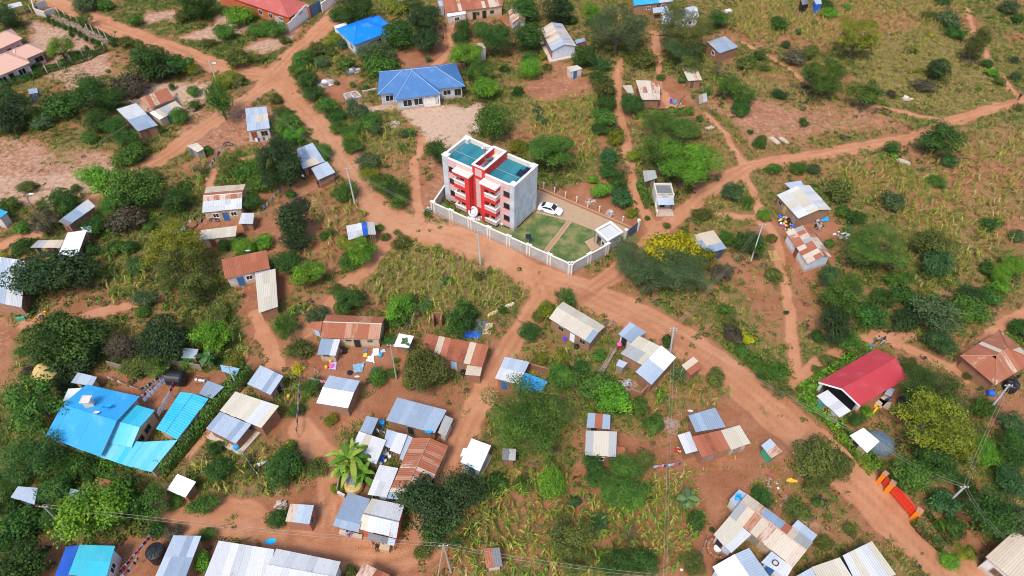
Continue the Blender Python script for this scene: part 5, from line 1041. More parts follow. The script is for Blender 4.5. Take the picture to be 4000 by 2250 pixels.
drum(32,2420,1030,.9,1.6,'black','ribbed black water tank below the rusty hip roof','water_tank','water tank',0,True)
drum(32,1345,1190,.8,1.5,'black','black water tank in shade right of the crimson house','water_tank','water tank')
drum(3,2390,165,.42,.95,'lbplastic','bright blue drum at the corner of the cream and grey brick house');drum(32,2228,1085,.42,.95,'bplastic','dark blue barrel lying by the path below the hip roof',lying=True);drum(97,680,880,.42,.95,'bplastic','dark blue drum in the bucket yard',z=0);drum(97,685,385,.4,.8,'lbplastic','light blue drum beside the long brick house');drum(31,120,750,.35,.6,'bplastic','blue drum at the door of the cream-white gable house');drum(31,245,850,.35,.55,'bplastic','blue tub in front of the rust-patched house');drum(31,205,785,.5,.6,'black','black tub at the rubbish heap of the gable house','tub','tub')
drum(22,648,610,.4,.45,'black','black tub in front of the cream two-slope house','tub','tub');drum(22,532,530,.38,.25,'purple','purple basin left of the white door','basin','basin');drum(22,1080,590,.36,.4,'pinkp','pink basin under the white-walled shed','basin','basin');drum(22,1082,620,.36,.3,'maroon_c','dark red basin beside the pink one','basin','basin')
drum(12,945,870,.4,.25,'black','black basin below the blue sheet','basin','basin');drum(12,390,920,.38,.25,'black','black basin beside the long clothesline','basin','basin');drum(12,2085,870,.42,.5,'black','old black tub at the porch of the second rusty house','tub','tub');drum(12,760,800,.35,.25,'pinkp','pink basin on the patterned cloth','basin','basin',.1);drum(12,1188,840,.3,.4,'bplastic','blue bucket in the middle yard','bucket','bucket');drum(12,1255,695,.3,.4,'lbplastic','light blue bucket by the white sheets','bucket','bucket');drum(12,710,820,.22,.5,'yellow','yellow jerrycan left of the patterned cloth','jerrycan','jerrycan');drum(12,752,760,.22,.5,'yellow','yellow jerrycan behind the patterned cloth','jerrycan','jerrycan');drum(12,330,1110,.22,.45,'yellow','yellow jerrycan in the weeds by the stick frame','jerrycan','jerrycan');drum(12,195,1115,.28,.4,'lbplastic','light blue bucket by the brick house wall','bucket','bucket')
drum(3,2445,85,.35,.6,'black','black pot behind the bright blue drum','pot','pot');drum(3,2460,55,.22,.5,'yellow','yellow jerrycan behind the black pot','jerrycan','jerrycan');
for i,(x,y)in enumerate(((690,735),(705,765),(725,760),(758,800),(788,835),(725,890),(665,925),(680,775),(715,805),(742,790))):drum(97,x,y,.24,.38,'wplastic','white bucket with lid in the inner yard of the banana house','bucket','bucket').__setitem__('group','white buckets in the inner yard')
drum(1,2260,740,.25,.5,'yellow','yellow jerrycan at the blue door of the tan house','jerrycan','jerrycan');drum(1,2350,740,.35,.35,'black','black pan by the wall of the tan house','pan','pan');drum(23,1690,190,.22,.45,'yellow','yellow jerrycan beside the crouching person in red','jerrycan','jerrycan');drum(23,1672,175,.28,.3,'wplastic','white basin beside the crouching person in red','basin','basin')
def dish(k,x,y,z,r,m_,label,tx=.6):
 p=G(x,y,z,k);t=thing('satellite_dish',label,'satellite dish',p-Vector((0,0,.7)));mb=MB();mb.tube([p-Vector((0,0,.75)),p],.035,'steel',5);mb.build('pole',t)
 mb=MB();mb.lathe(Vector((0,0,0)),[(0,0),(r*.5,.05*r),(r*.85,.2*r),(r,.32*r)],m_,16);mb.lathe(Vector((0,0,-.02)),[(r,.32*r),(r*.5,.05*r),(0,0)],m_,16);Rm=Matrix.Rotation(-tx,3,'X');mb.v=[tuple(Rm@Vector(v)+p)for v in mb.v];mb.build('reflector',t)
 mb=MB();q=Rm@Vector((0,0,r))+p;mb.tube([Rm@Vector((0,r*.9,r*.3))+p,q],.02,'steel',4);mb.build('feed_arm',t)
dish(13,148,1108,3.6,.62,'dishb','blue satellite dish between two white-roofed buildings at the bottom');dish(97,1322,497,2.7,.5,'dishb','blue satellite dish under the eave of the long brick house');dish(32,1045,598,4.0,.62,'dishb','blue satellite dish at the far end of the crimson roof',.9);dish(1,2490,1085,3.2,.45,'dishw','white satellite dish behind the pinkish rusty roof');dish(12,1015,912,3.0,.4,'dishw','white satellite dish at the back of the square house');dish(95,340,322,4.2,.45,'dishw','white satellite dish on the sky-blue roof');dish(95,415,280,4.2,.55,'dishb','blue satellite dish on the sky-blue roof');dish(22,1795,1258,3.2,.4,'dishw','white aerial dish behind the blue roof of the cluster')
TOPS={}
def pole(key,k,bx,by,tx,ty,r,m_,label,arms=1,lamp=False,group=None):
 b=G(bx,by,0,k);h=hgt(bx,by,tx,ty,k);h=min(max(h,4),10);t=G(tx,ty,h,k)if h<9.9 else b+Vector((0,0,h))
 o=thing('street_light' if lamp else 'power_pole',label,'street light' if lamp else 'power pole',b,group);mb=MB();mb.tube([b-Vector((0,0,.2)),t],[r,r*.65],m_,8);mb.build('pole',o)
 for i in range(arms):mb=MB();z=t-Vector((0,0,.25+.5*i));mb.obox(z-Vector((.55,.05,.05)),(1.1,0,0),(0,.1,0),(0,0,.1),'gwood');a=mb.build('crossarm',o);mb=MB();[mb.lathe(z+Vector((s,0,.05)),[(.05,0),(.07,.1),(.03,.18),(0,.2)],'dishw',6)for s in(-.45,0,.45)];mb.build('insulators',a,o)
 if lamp:mb=MB();mb.tube([t-Vector((0,0,.8)),t+Vector((.9,.1,-.5))],.05,'steel',5);mb.build('arm',o);mb=MB();mb.box(t+Vector((1.0,.1,-.6)),.8,.35,.15,'dishw',.1);mb.build('lamp_head',o)
 TOPS[key]=t;return o
pole('a',0,2195,860,2100,615,.16,'pole','tall grey street light on the red mound at the fork',0,True);pole('b',11,995,607,912,250,.16,'pole','straight grey power pole by the road below the patchwork sheds');pole('c',11,2260,1210,2230,878,.16,'pole','straight grey power pole opposite the compound wall');pole('d',22,1592,655,1630,415,.18,'pole','grey power pole behind the L-shaped brick house',2);pole('e',33,1810,705,1985,540,.17,'pole','leaning-looking grey pole in the garden behind the orange gate');pole('f',32,2215,1255,2430,985,.17,'pole','grey concrete pole right of the crimson house')
pole('g',3,650,945,430,735,.15,'polew','greenish wooden pole among the clipped trees at the bottom left');pole('h',13,1965,1410,1885,1130,.15,'polew','greenish wooden pole with bracing stay by the maize');pole('i',12,1415,930,1352,580,.13,'polew','thin greenish wooden pole in the middle yard');pole('j',21,2405,1180,2525,810,.13,'pole','leaning grey pole beside the tan-and-blue shed');pole('k',2,2400,1030,2290,800,.12,'pole','grey pole through the torn blue canopy');pole('l',1,345,690,240,490,.12,'gwood','street light in the pale left field',0,True)
p,q=TOPS['h'],G(1830,1450,0,13);mb=MB();mb.tube([q,p],.07,'polew',6);solo(mb,'bracing_pole','slanted wooden stay propping the pole by the maize','bracing pole',q)
p=G(1440,80,0,10);mb=MB();mb.tube([p,p+Vector((0,0,4.5))],.1,'pole',6);mb.tube([p+Vector((0,0,4.5)),p+Vector((.1,0,4.7))],.12,'dishw',6);solo(mb,'stake','lone grey stake in the maize at the top edge','stake',p)
def wire(a,b,label,sag=.8,n=2,off=.35):
 a,b=Vector(a),Vector(b);d=unit(a,b);s=Vector((-d.y,d.x,0));mb=MB()
 for i in range(n):
  o=s*(off*(i-(n-1)/2));mb.tube([a.lerp(b,t/10)+o-Vector((0,0,sag*4*(t/10)*(1-t/10)))for t in range(11)],.017,'wire',4,False)
 o=solo(mb,'power_line',label,'power line',a);return o
wire(TOPS['g'],TOPS['h'],'long pair of wires across the bottom yards');wire(TOPS['h'],G(2570,2250,5,98),'pair of wires running over the foreground maize');wire(TOPS['c'],TOPS['d'],'wires over the main road to the corner house pole');wire(TOPS['d'],G(3450,1740,5.5,98),'wires along the main road to the orange gate');wire(G(3450,1740,5.5,98),TOPS['e'],'wires from the net run to the garden pole');wire(TOPS['e'],G(3960,2130,5.5,98),'wires from the garden pole to the corner roof');wire(TOPS['e'],TOPS['f'],'wires between the two poles right of the crimson house');wire(TOPS['d'],TOPS['j'],'wires from the corner house to the leaning pole');wire(TOPS['d'],G(2598,2250,4,98),'vertical-looking pair of wires over the maize',.5);wire(TOPS['c'],TOPS['i'],'wires from the road pole down to the middle yard');wire(TOPS['b'],G(990,840,4.5,98),'wires from the roadside pole into the left yards');wire(TOPS['b'],TOPS['c'],'wires along the compound wall');wire(TOPS['b'],TOPS['a'],'wires along the upper road');wire(TOPS['a'],G(380,560,6,98),'wires over the dark trees at left')
GAR=('shirt','trousers','cloth')
def washing(k,a,b,n,cols,label,z=1.7,w=(.35,.6),h=(.4,.75),poles=True,where=''):
 A,B=G(*a,z,k),G(*b,z,k);d=unit(A,B);L=(B-A).length;nn=Vector((-d.y,d.x,0))
 r=thing('clothesline',label,'clothesline',(A.x,A.y,0));mb=MB();sg=lambda t:A.lerp(B,t)-Vector((0,0,.5*t*(1-t)))
 mb.tube([sg(t/8)for t in range(9)],.015,'wire',4,False);mb.build('rope',r)
 if poles:
  for p in(A,B):mb=MB();mb.tube([(p.x,p.y,-.1),(p.x,p.y,z+.1)],.045,'gwood',5);mb.build('pole',r)
 for i in range(n):
  t=(i+.5)/n;p=sg(t);ww=min(random.uniform(*w),L/n*.96);hh=random.uniform(*h);c=cols[i%len(cols)]if random.random()<.75 else random.choice(cols);mb=MB();sw=nn*random.uniform(-.12,.22)
  kind=random.choice(GAR);o=p-d*ww/2;q=nn*.02
  def cl(x0,x1,z0,z1):
   P=[o+d*(ww*x0)+sw*z0,o+d*(ww*x1)+sw*z0];mb.obox(o+d*(ww*x0)-Vector((0,0,hh*z1)),d*(ww*(x1-x0)),q,Vector((0,0,hh*(z1-z0)))-sw*.6,c)
  if kind=='cloth' or ww<.3:cl(0,1,0,1)
  elif kind=='shirt':cl(0,1,0,.32);cl(.2,.8,.32,1)
  else:cl(.1,.9,0,.3);cl(.1,.46,.3,1);cl(.54,.9,.3,1)
  nm=MATS[c].name.split('_cloth')[0].replace('_',' ')if '_cloth' in MATS[c].name else 'pale'
  solo(mb,'garment',f'{nm} washing hung on the {where}','garment',p-Vector((0,0,hh)),f'washing on the {where}')
W_,WB=('white_c','white_c','lblue_c'),('white_c','blue_c','red_c','navy_c','lblue_c','yellow_c','pink_c','black_c')
washing(2,(1430,1130),(1700,850),22,W_,'clothesline packed with white washing beside the black tank',2.0,(.4,.7),(.6,1.0),where='white line nearest the black tank')
washing(2,(1415,1095),(1640,900),20,WB,'clothesline of mixed colours behind the white washing',1.9,(.35,.6),(.4,.7),where='coloured line behind the white washing')
washing(2,(1410,1020),(1610,880),14,('black_c','navy_c','lblue_c','green_c','white_c'),'clothesline with dark washing furthest from the tank',1.8,where='dark line under the fronds')
washing(2,(1570,1265),(1700,1040),4,('white_c',),'clothesline with large white sheets in front of the turquoise eave',2.0,(1.4,2.0),(1.0,1.3),where='sheet line by the turquoise eave');washing(2,(1700,1040),(1750,930),6,('maroon_c','red_c','blue_c'),'short red washing line in front of the lying tank',1.8,where='red line before the lying tank')
washing(2,(1070,900),(1400,1030),16,('lblue_c','tan_c','pink_c','green_c','black_c','white_c'),'fence line draped with small faded washing',1.0,(.3,.5),(.3,.5),where='low fence in the laundry yard')
washing(12,(440,880),(400,1440),34,WB+('green_c','lilac_c'),'very long clothesline running down the weedy yard',1.8,(.4,.8),(.4,.8),where='long line down the weedy yard');washing(12,(515,905),(700,945),6,('pink_c','lblue_c','lilac_c','blue_c'),'short clothesline behind the square house',1.7,(.6,1.0),(.5,.8),where='short line behind the square house')
washing(11,(65,630),(225,465),11,('lblue_c','blue_c','white_c','green_c','yellow_c'),'clothesline of blue and yellow washing below the very dark tree',1.6,(.5,.8),(.5,.8),where='line below the very dark tree')
washing(1,(2110,225),(2240,0),14,('white_c','lblue_c','red_c','navy_c','black_c'),'clothesline beside the plank latrine path',1.7,(.4,.7),(.4,.7),where='line beside the plank latrine');washing(1,(1890,885),(2055,735),12,('red_c','pink_c','lblue_c','black_c','navy_c','blue_c'),'clothesline across the yard of the tan house',1.6,where='line across the tan house yard');washing(1,(1715,880),(1850,825),3,('white_c','lblue_c'),'white sheets hung at the edge of the weedy plot',1.4,(1.0,1.5),(.9,1.1),where='sheet line by the agave');washing(1,(1850,800),(1960,735),5,('black_c','red_c','white_c','orange_c'),'short clothesline with orange washing',1.5,where='short line with orange washing')
washing(3,(1185,1400),(1500,1030),26,('black_c','pink_c','red_c','maroon_c','lblue_c','white_c','navy_c'),'long clothesline left of the ribbed black tank',1.7,(.4,.7),(.4,.7),where='long line left of the ribbed tank');washing(3,(1215,1440),(1380,1250),10,WB,'second clothesline beside the long one at the bottom left',1.6,where='second line at the bottom left');washing(3,(470,1060),(650,980),6,('black_c','yellow_c','lilac_c','lblue_c','navy_c'),'short clothesline under the clipped tree',1.6,(.6,.9),(.5,.8),where='short line under the clipped tree')
washing(3,(2430,195),(2590,420),9,('white_c','navy_c','lblue_c','black_c'),'clothesline from the blue drum down to the maize',1.6,(.5,.9),(.5,.8),where='line below the blue drum');washing(13,(0,310),(110,275),3,('white_c','lblue_c'),'scrap of clothesline by the mango tree',1.6,(.7,1.0),(.5,.8),where='stub line by the mango')
washing(23,(1385,335),(1705,295),15,('maroon_c','blue_c','white_c','lblue_c','pink_c','orange_c','lilac_c'),'bright clothesline across the red yard',1.5,(.4,.7),(.4,.7),where='line across the red yard');washing(23,(1895,1260),(1965,1050),9,('lilac_c','navy_c','tan_c','pink_c'),'clothesline beside the round brick well',1.5,(.3,.5),(.4,.6),where='line beside the brick well');washing(97,(600,440),(720,480),7,('lilac_c','white_c','black_c','blue_c','navy_c'),'clothesline between the small blue shed and the lean-to',1.7,where='line beside the small blue shed');washing(94,(580,690),(625,640),5,('black_c','white_c','green_c'),'clothesline in the tiny court by the tyre roof',2.0,where='line in the tiny court');
T(99);washing(99,(640,347),(672,342),5,('white_c','blue_c','lblue_c','navy_c'),'washing under the eave of the plastered roadside shop',1.9,(.5,.8),(.6,1.0),False,'eave of the roadside shop')
T(97);p=G(300,1250,0);gn=thing('granary','round mud granary with a tin-and-straw cap beside the banana','granary',p);mb=MB();mb.lathe(p,[(1.2,-.1),(1.25,.4),(1.15,.9),(.9,1.05),(0,1.05)],'straw',20);mb.build('drum',gn)
mb=MB();c=p+Vector((0,.9,0))
for a0,m_ in((2.2,'zb'),(.6,'zl'),(4.4,'zd'),(5.6,'gtarp'),(3.2,'zl')):
 e1,e2=a0-.55,a0+.55;mb.slab([c+Vector((math.cos(e1)*1.35,math.sin(e1)*1.35,1.3)),c+Vector((math.cos(e2)*1.35,math.sin(e2)*1.35,1.3)),c+Vector((0,0,2.1))],.04,m_,[(0,0),(1,0),(.5,1.4)])
mb.build('roof',gn)
mb=MB();rr_=random.Random(2)
for i in range(60):a_=rr_.uniform(0,6.28);mb.tube([c+Vector((0,0,2.15)),c+Vector((math.cos(a_)*rr_.uniform(.5,1.1),math.sin(a_)*rr_.uniform(.5,1.1),1.45+rr_.uniform(0,.3)))],.03,'thatch',3,False)
mb.build('thatch',gn)
T(2);p=G(460,960,0);hu=thing('round_hut','yellow-brown cone roof half hidden at the sandy ground','hut',p);mb=MB();mb.lathe(p+Vector((0,1,0)),[(1.3,-.1),(1.3,1.2),(1.9,1.1),(1.0,2.2),(0,3.0)],'straw',14);mb.build('thatched_roof',hu)
T(23);p=G(2062,1175,0);we=thing('well','ring of bricks round a well by the square cream house','well',p);mb=MB()
for i in range(22):a_=6.283*i/22;mb.box((p.x+math.cos(a_)*1.15,p.y+math.sin(a_)*1.15,-.05),.34,.26,.55,'terra' if i%2 else 'brick',a_)
mb.build('brick_ring',we);mb=MB();mb.lathe(p,[(0,.25),(.5,.28),(.45,.5),(0,.55)],'wplastic',8);mb.build('white_sack',we)
T(33)
ag=thing('arched_gate','red barred gate with orange pillars on the main road','gate',G(1300,700,0));H2=1.9
pil=[(1085,490,1120,520),(1160,590,1205,618),(1420,865,1470,897)]
PT=[(G(a,b,0),G(c,d,0))for a,b,c,d in pil]
for a,b in PT:
 d=unit(a,b);n=Vector((-d.y,d.x,0));mb=MB();mb.obox(a-Vector((0,0,.1)),b-a,n*.7,(0,0,H2+.3),'orange');pi=mb.build('pillar',ag);mb=MB();mb.obox(a-d*.06-n*.06+Vector((0,0,H2+.2)),(b-a)+d*.12,n*.82,(0,0,.05),'terra');mb.build('pillar_cap',pi,ag)
for(a,b),(c,e),top in((PT[0],PT[1],0),(PT[1],PT[2],1)):
 d=unit(b,c);n=Vector((-d.y,d.x,0));L=(c-b).length;mb=MB();o=b+n*.3
 mb.obox(o+Vector((0,0,.1)),d*L,n*.06,(0,0,1.75),'gred')
 for i in range(int(L/.5)+1):mb.obox(o+d*(i*.5)-n*.04+Vector((0,0,.1)),d*.06,n*.05,(0,0,1.85),'redp')
 for z in(.6,1.3):mb.obox(o-n*.05+Vector((0,0,z)),d*L,n*.05,(0,0,.07),'redp')
 if top:
  for q in range(4):mb.tube([o+d*(L*t/10)+Vector((0,0,1.85+(.2+.15*q)*4*(t/10)*(1-t/10)*.8))for t in range(11)],.03,'redp',4,False)
  for i in range(1,14):t=i/14;mb.tube([o+d*(L*t)+Vector((0,0,1.85)),o+d*(L*t)+Vector((0,0,1.85+.65*4*t*(1-t)*.8))],.022,'redp',4,False)
 mb.build('gate_leaf',ag)
T(99);c=G(2208,1118,0);nr=thing('net_run','domed blue net enclosure beside the small white roof','net enclosure',c);mb=MB();RX,RZ=2.15,1.5;NS=9
pt=lambda i,j:c+Vector((math.cos(6.283*i/NS)*RX*math.cos(1.571*j/5),math.sin(6.283*i/NS)*RX*.95*math.cos(1.571*j/5),RZ*math.sin(1.571*j/5)**.8))
for i in range(NS):
 for j in range(5):mb.face([pt(i,j),pt(i+1,j),pt(i+1,j+1),pt(i,j+1)],'bnet',None,.5)
mb.build('net',nr);mb=MB()
for i in range(NS):mb.tube([pt(i,j)for j in range(6)],.02,'gblue',4,False)
mb.build('frame',nr)
wall_run('yard_wall',GG(22,(170,830),(372,890),(345,950)),1.5,.2,'brick','brick yard wall behind the azure roof',cap=None)
wall_run('yard_wall',GG(22,(1400,1000),(1285,1130),(1185,1090)),1.6,.22,'brick','brick yard wall at the foot of the L-shaped house',cap=None)
wall_run('yard_wall',GG(22,(1050,985),(1110,1060),(1180,1085)),1.0,.08,'gwood','crooked plank fence of the brick yard',cap=None)
wall_run('roofless_latrine',GG(12,(1790,410),(1790,345),(1878,345),(1868,415)),2.0,.22,'brick','roofless brick latrine in the maize behind the second rusty roof',cap=None,cat='latrine')
wall_run('stick_fence',GG(97,(85,1345),(130,1150),(175,1020)),1.6,.12,'gwood','dark stick fence beside the banana and granary',cap=None,cat='fence')
wall_run('low_wall',GG(96,(285,205),(395,260)),.9,.25,'plaster','short pale wall at the corner of the blue shop',cap=None)
wall_run('yard_wall',GG(2,(1100,800),(1400,880),(1750,790),(2040,840)),1.3,.1,'gwood','long rickety fence behind the laundry yard',cap=None,cat='fence')
wall_run('bench',GG(2,(170,340),(262,322)),.5,.4,'green_c','green bench outside the wide pale grey roof',cap=None,cat='bench')
p=G(1010,1050,0,96);mb=MB();a,b,c,d=(G(*q,0,96)for q in((920,1070),(1065,1105),(1090,985),(935,960)));mb.prism([a.xy,b.xy,c.xy,d.xy],-.1,.8,'tan_c');solo(mb,'mud_block','square tan mud counter before the ribbed white shop','counter',p)
T(22);mb=MB();rr_=random.Random(4)
for i in range(16):a_,b_=G(880+rr_.uniform(-25,40),880+rr_.uniform(-20,10),.1+rr_.random()*.5),G(1035+rr_.uniform(-25,20),630+rr_.uniform(-20,20),.2+rr_.random()*.5);mb.tube([a_,b_],.06,'gwood',5)
solo(mb,'pole_stack','stack of long wooden poles leaning beside the corner house','poles',G(930,760,0))
T(12);mb=MB()
for(a_,b_)in(((290,1190),(310,1110)),((330,1200),(375,1120)),((300,1150),(370,1150)),((295,1170),(350,1200))):mb.tube([G(*a_,.1),G(*b_,.8)],.05,'wood',5)
solo(mb,'drying_frame','rough stick drying frame in the weeds by the clothesline','frame',G(330,1160,0))
T(2);fr=thing('dish_rack','wooden drying rack with white pots in the laundry yard','rack',G(2015,945,0));mb=MB();a,b,c,d=G(1960,960,.6),G(2060,975,.6),G(2080,910,.6),G(1975,895,.6)
for p,q in((a,b),(b,c),(c,d),(d,a)):mb.tube([p,q],.05,'wood',5)
for t in range(1,7):mb.tube([a.lerp(b,t/7),d.lerp(c,t/7)],.035,'rr',4)
for p in(a,b,c,d):mb.tube([p,(p.x,p.y,0)],.05,'wood',5)
mb.build('frame',fr)
for t in(.1,.45,.6,.85):mb=MB();q=a.lerp(b,t)+Vector((0,.3,0));mb.lathe(q,[(0,0),(.18,.02),(.2,.28),(0,.3)],'dishw',10);mb.build('pot',fr)
T(32);tb=thing('garden_table','table with glass top beside the crimson roof','table',G(1225,1060,0));mb=MB();a,b,c,d=G(1170,1080,.75),G(1235,1105,.75),G(1280,1030,.75),G(1215,1015,.75);mb.slab([a,b,c,d],.05,'zl');mb.build('table_top',tb)
for p in(a,b,c,d):mb=MB();mb.tube([(p.x,p.y,0),(p.x,p.y,.7)],.04,'gwood',5);mb.build('leg',tb)
pt_=thing('planter','L-shaped yellow painted planter in the crimson house garden','planter',G(1060,1260,0));mb=MB()
for p,q in zip(GG(32,(990,1310),(1060,1285),(1115,1215)),GG(32,(1060,1285),(1115,1215),(1060,1200))):dd=unit(p,q);n=Vector((-dd.y,dd.x,0));mb.obox(p,q-p,n*.25,(0,0,.4),'yellow')
mb.build('trough',pt_)
for i,(x,y)in enumerate(((1170,1140),(1130,1175),(1190,1190))):p=G(x,y,0,32);mb=MB();mb.box((p.x,p.y,-.05),1.5,1.0,.2,'ctrim',.5+.2*i);solo(mb,'paving_slab',('cream paving slab under the eave of the crimson house','cream paving slab left of the potted shrub at the crimson house','cream paving slab nearest the yellow planter')[i],'slab',p)
T(33);tarp(33,[(2000,275),(2050,280),(2065,235),(2015,225)],'lblue_c','pale blue cloth lying in the wooded garden','cloth','cloth');
T(0)
p=G(1060,330,0,20)
T(20);a=G(1645,1105,0);mb=MB();top=a+Vector((1.8,1.6,2.6));mb.tube([a,a.lerp(top,.5)+Vector((0,0,.2)),top],[.14,.1,.05],'bark',6);mb.tube([a.lerp(top,.6)+Vector((0,0,.15)),top+Vector((-.9,.3,.6))],[.06,.02],'bark',5);mb.tube([a.lerp(top,.8),top+Vector((.8,.1,.2))],[.05,.02],'bark',5);solo(mb,'dead_tree','bare leaning dead trunk before the plastic chairs','dead tree',a)
def motorbike(k,x,y,rz,label):
 c=G(x,y,0,k);r=thing('motorcycle',label,'motorcycle',c);d=Vector((math.cos(rz),math.sin(rz),0));n=Vector((-d.y,d.x,0));Z=lambda u,v,z:c+d*u+n*v+Vector((0,0,z))
 for u in(-.65,.65):
  mb=MB();M=14
  for i in range(M):a_,b_=6.283*i/M,6.283*(i+1)/M;mb.tube([Z(u+math.cos(a_)*.27,0,.3+math.sin(a_)*.27),Z(u+math.cos(b_)*.27,0,.3+math.sin(b_)*.27)],.055,'tyre',5,False)
  for i in range(4):a_=6.283*i/4;mb.tube([Z(u,0,.3),Z(u+math.cos(a_)*.26,0,.3+math.sin(a_)*.26)],.015,'steel',4)
  mb.build('wheel',r)
 mb=MB();mb.tube([Z(.65,0,.3),Z(.42,0,.9)],.04,'steel',5);mb.tube([Z(.42,0,.85),Z(-.1,0,.55),Z(-.65,0,.3)],.045,'black',5);mb.tube([Z(-.65,0,.35),Z(-.5,0,.75),Z(.3,0,.7)],.04,'black',5);mb.obox(Z(-.15,-.12,.3),d*.4,n*.24,(0,0,.35),'steel');mb.build('frame',r)
 mb=MB();mb.obox(Z(-.75,-.13,.76),d*.85,n*.26,(0,0,.1),'black');mb.build('seat',r);mb=MB();mb.obox(Z(.08,-.14,.72),d*.38,n*.28,(0,0,.22),'maroon_c');mb.build('fuel_tank',r);mb=MB();mb.tube([Z(.38,-.35,1.0),Z(.42,0,.92),Z(.38,.35,1.0)],.025,'steel',4);mb.build('handlebar',r)
motorbike(1,2160,790,.1,'motorcycle parked under the wall of the tan house');motorbike(1,2300,25,.2,'motorcycle parked beside the plank latrine washing');motorbike(11,625,420,1.9,'motorcycle with a load at the lattice-brick shed')
def person(k,x,y,face,pose,top,legs,label,scale=1.0,hair='black'):
 """pose: stand | walk | sit | crouch | bend"""
 c=G(x,y,0,k);f=Vector((math.cos(face),math.sin(face),0));s=Vector((-f.y,f.x,0));U=Vector((0,0,1))
 P=lambda a,b,z:(f*a+s*b+U*z)*scale
 hip=.92;lean=0;kf={'stand':((0,.0,.5),(0,.0,.06)),'walk':((.12,0,.5),(-.18,0,.08))}
 J={};E=[]
 if pose in('stand','walk'):
  sp=.28 if pose=='walk' else .03
  J.update(pel=P(0,0,.94),ch=P(.02,0,1.25),nk=P(.03,0,1.46),hd=P(.06,0,1.56),tp=P(.05,0,1.70))
  for i,q in((0,1),(1,-1)):
   o=sp*q
   J.update({f'h{i}':P(0,.1*q,.9),f'k{i}':P(o*.6+.03,.11*q,.5),f'a{i}':P(o-(.06 if o<0 else 0),.11*q,.08),f't{i}':P(o+.14,.12*q,.04),f's{i}':P(.02,.19*q,1.40),f'e{i}':P(-o*.5-.02,.25*q,1.13),f'w{i}':P(-o+.06,.26*q,.90),f'f{i}':P(-o+.09,.26*q,.81)})
 elif pose=='sit':
  J.update(pel=P(0,0,.46),ch=P(.03,0,.78),nk=P(.06,0,.99),hd=P(.10,0,1.09),tp=P(.09,0,1.23))
  for i,q in((0,1),(1,-1)):
   J.update({f'h{i}':P(.03,.1*q,.45),f'k{i}':P(.43,.13*q,.48),f'a{i}':P(.42,.13*q,.08),f't{i}':P(.56,.14*q,.04),f's{i}':P(.04,.19*q,.93),f'e{i}':P(.1,.24*q,.68),f'w{i}':P(.32,.17*q,.58),f'f{i}':P(.40,.15*q,.56)})
 else:
  hz=.30 if pose=='crouch' else .90;J.update(pel=P(-.1,0,hz),ch=P(.15,0,hz+.28),nk=P(.30,0,hz+.42),hd=P(.40,0,hz+.46),tp=P(.47,0,hz+.56))
  for i,q in((0,1),(1,-1)):
   kn=P(.25,.15*q,.48)if pose=='crouch' else P(.05,.11*q,.5)
   J.update({f'h{i}':P(-.08,.1*q,hz-.03),f'k{i}':kn,f'a{i}':P(0,.13*q,.08),f't{i}':P(.14,.14*q,.04),f's{i}':P(.22,.18*q,hz+.36),f'e{i}':P(.38,.22*q,hz+.12),f'w{i}':P(.5,.14*q,hz-.08 if pose=='crouch' else .5),f'f{i}':P(.55,.12*q,(hz-.12 if pose=='crouch' else .42))})
 names=list(J);ix={n:i for i,n in enumerate(names)}
 E=[('pel','ch'),('ch','nk'),('nk','hd'),('hd','tp')]
 for i in '01':E+=[('pel','h'+i),('h'+i,'k'+i),('k'+i,'a'+i),('a'+i,'t'+i),('ch','s'+i),('s'+i,'e'+i),('e'+i,'w'+i),('w'+i,'f'+i)]
 RD={'pel':.15,'ch':.16,'nk':.06,'hd':.10,'tp':.075,'h':.10,'k':.065,'a':.045,'t':.04,'s':.065,'e':.045,'w':.035,'f':.032}
 for i,q in(('0',1),('1',-1)):
  w_,h_=J['w'+i],J['f'+i];dn=(h_-w_).normalized()
  for j,(o,l)in enumerate(((-.025,.06),(-.008,.07),(.009,.065),(.025,.05))):J[f'x{i}{j}']=h_+f*o*scale+dn*l*scale+s*(-.01*q*scale);E.append(('f'+i,f'x{i}{j}'));RD[f'x{i}{j}']=.009
  J[f'y{i}']=w_+f*.05*scale+dn*.05*scale;E.append(('w'+i,f'y{i}'));RD[f'y{i}']=.011
 names=list(J);ix={n:i for i,n in enumerate(names)}
 me=bpy.data.meshes.new('body');me.from_pydata([J[n][:]for n in names],[(ix[a],ix[b])for a,b in E],[])
 ob=bpy.data.objects.new('body',me);COL.objects.link(ob);md=ob.modifiers.new('skin','SKIN');md.use_smooth_shade=True
 for i,n in enumerate(names):
  rad=RD.get(n,RD.get(n[0],.05))*scale;me.skin_vertices[0].data[i].radius=(rad,rad);me.skin_vertices[0].data[i].use_root=(n=='pel')
 sb=ob.modifiers.new('sub','SUBSURF');sb.levels=1;sb.render_levels=1
 dg=bpy.context.evaluated_depsgraph_get();m2=bpy.data.meshes.new_from_object(ob.evaluated_get(dg));bpy.data.objects.remove(ob)
 m2.name='person';m2.materials.clear()
 for mm in('skin',top,legs,'black'):m2.materials.append(MATS[mm])
 seg=[(np.array(J[a][:]),np.array(J[b][:]),(1 if(a,b)in(('pel','ch'),('ch','nk'))or a[0]=='s' or b[0]=='s' else 2 if b[0]in 'hka' and a[0]in 'phk' and(a,b)!=('nk','hd')else 3 if b[0]=='t' and b!='tp' else 0))for a,b in E]
 cs=np.array([p.center[:]for p in m2.polygons]);best=np.full(len(cs),1e9);mi_=np.zeros(len(cs),int)
 for a,b,q in seg:
  ab=b-a;t=np.clip(((cs-a)@ab)/(ab@ab+1e-9),0,1);dd=np.linalg.norm(cs-a-t[:,None]*ab,axis=1);k2=dd<best;best[k2]=dd[k2];mi_[k2]=q
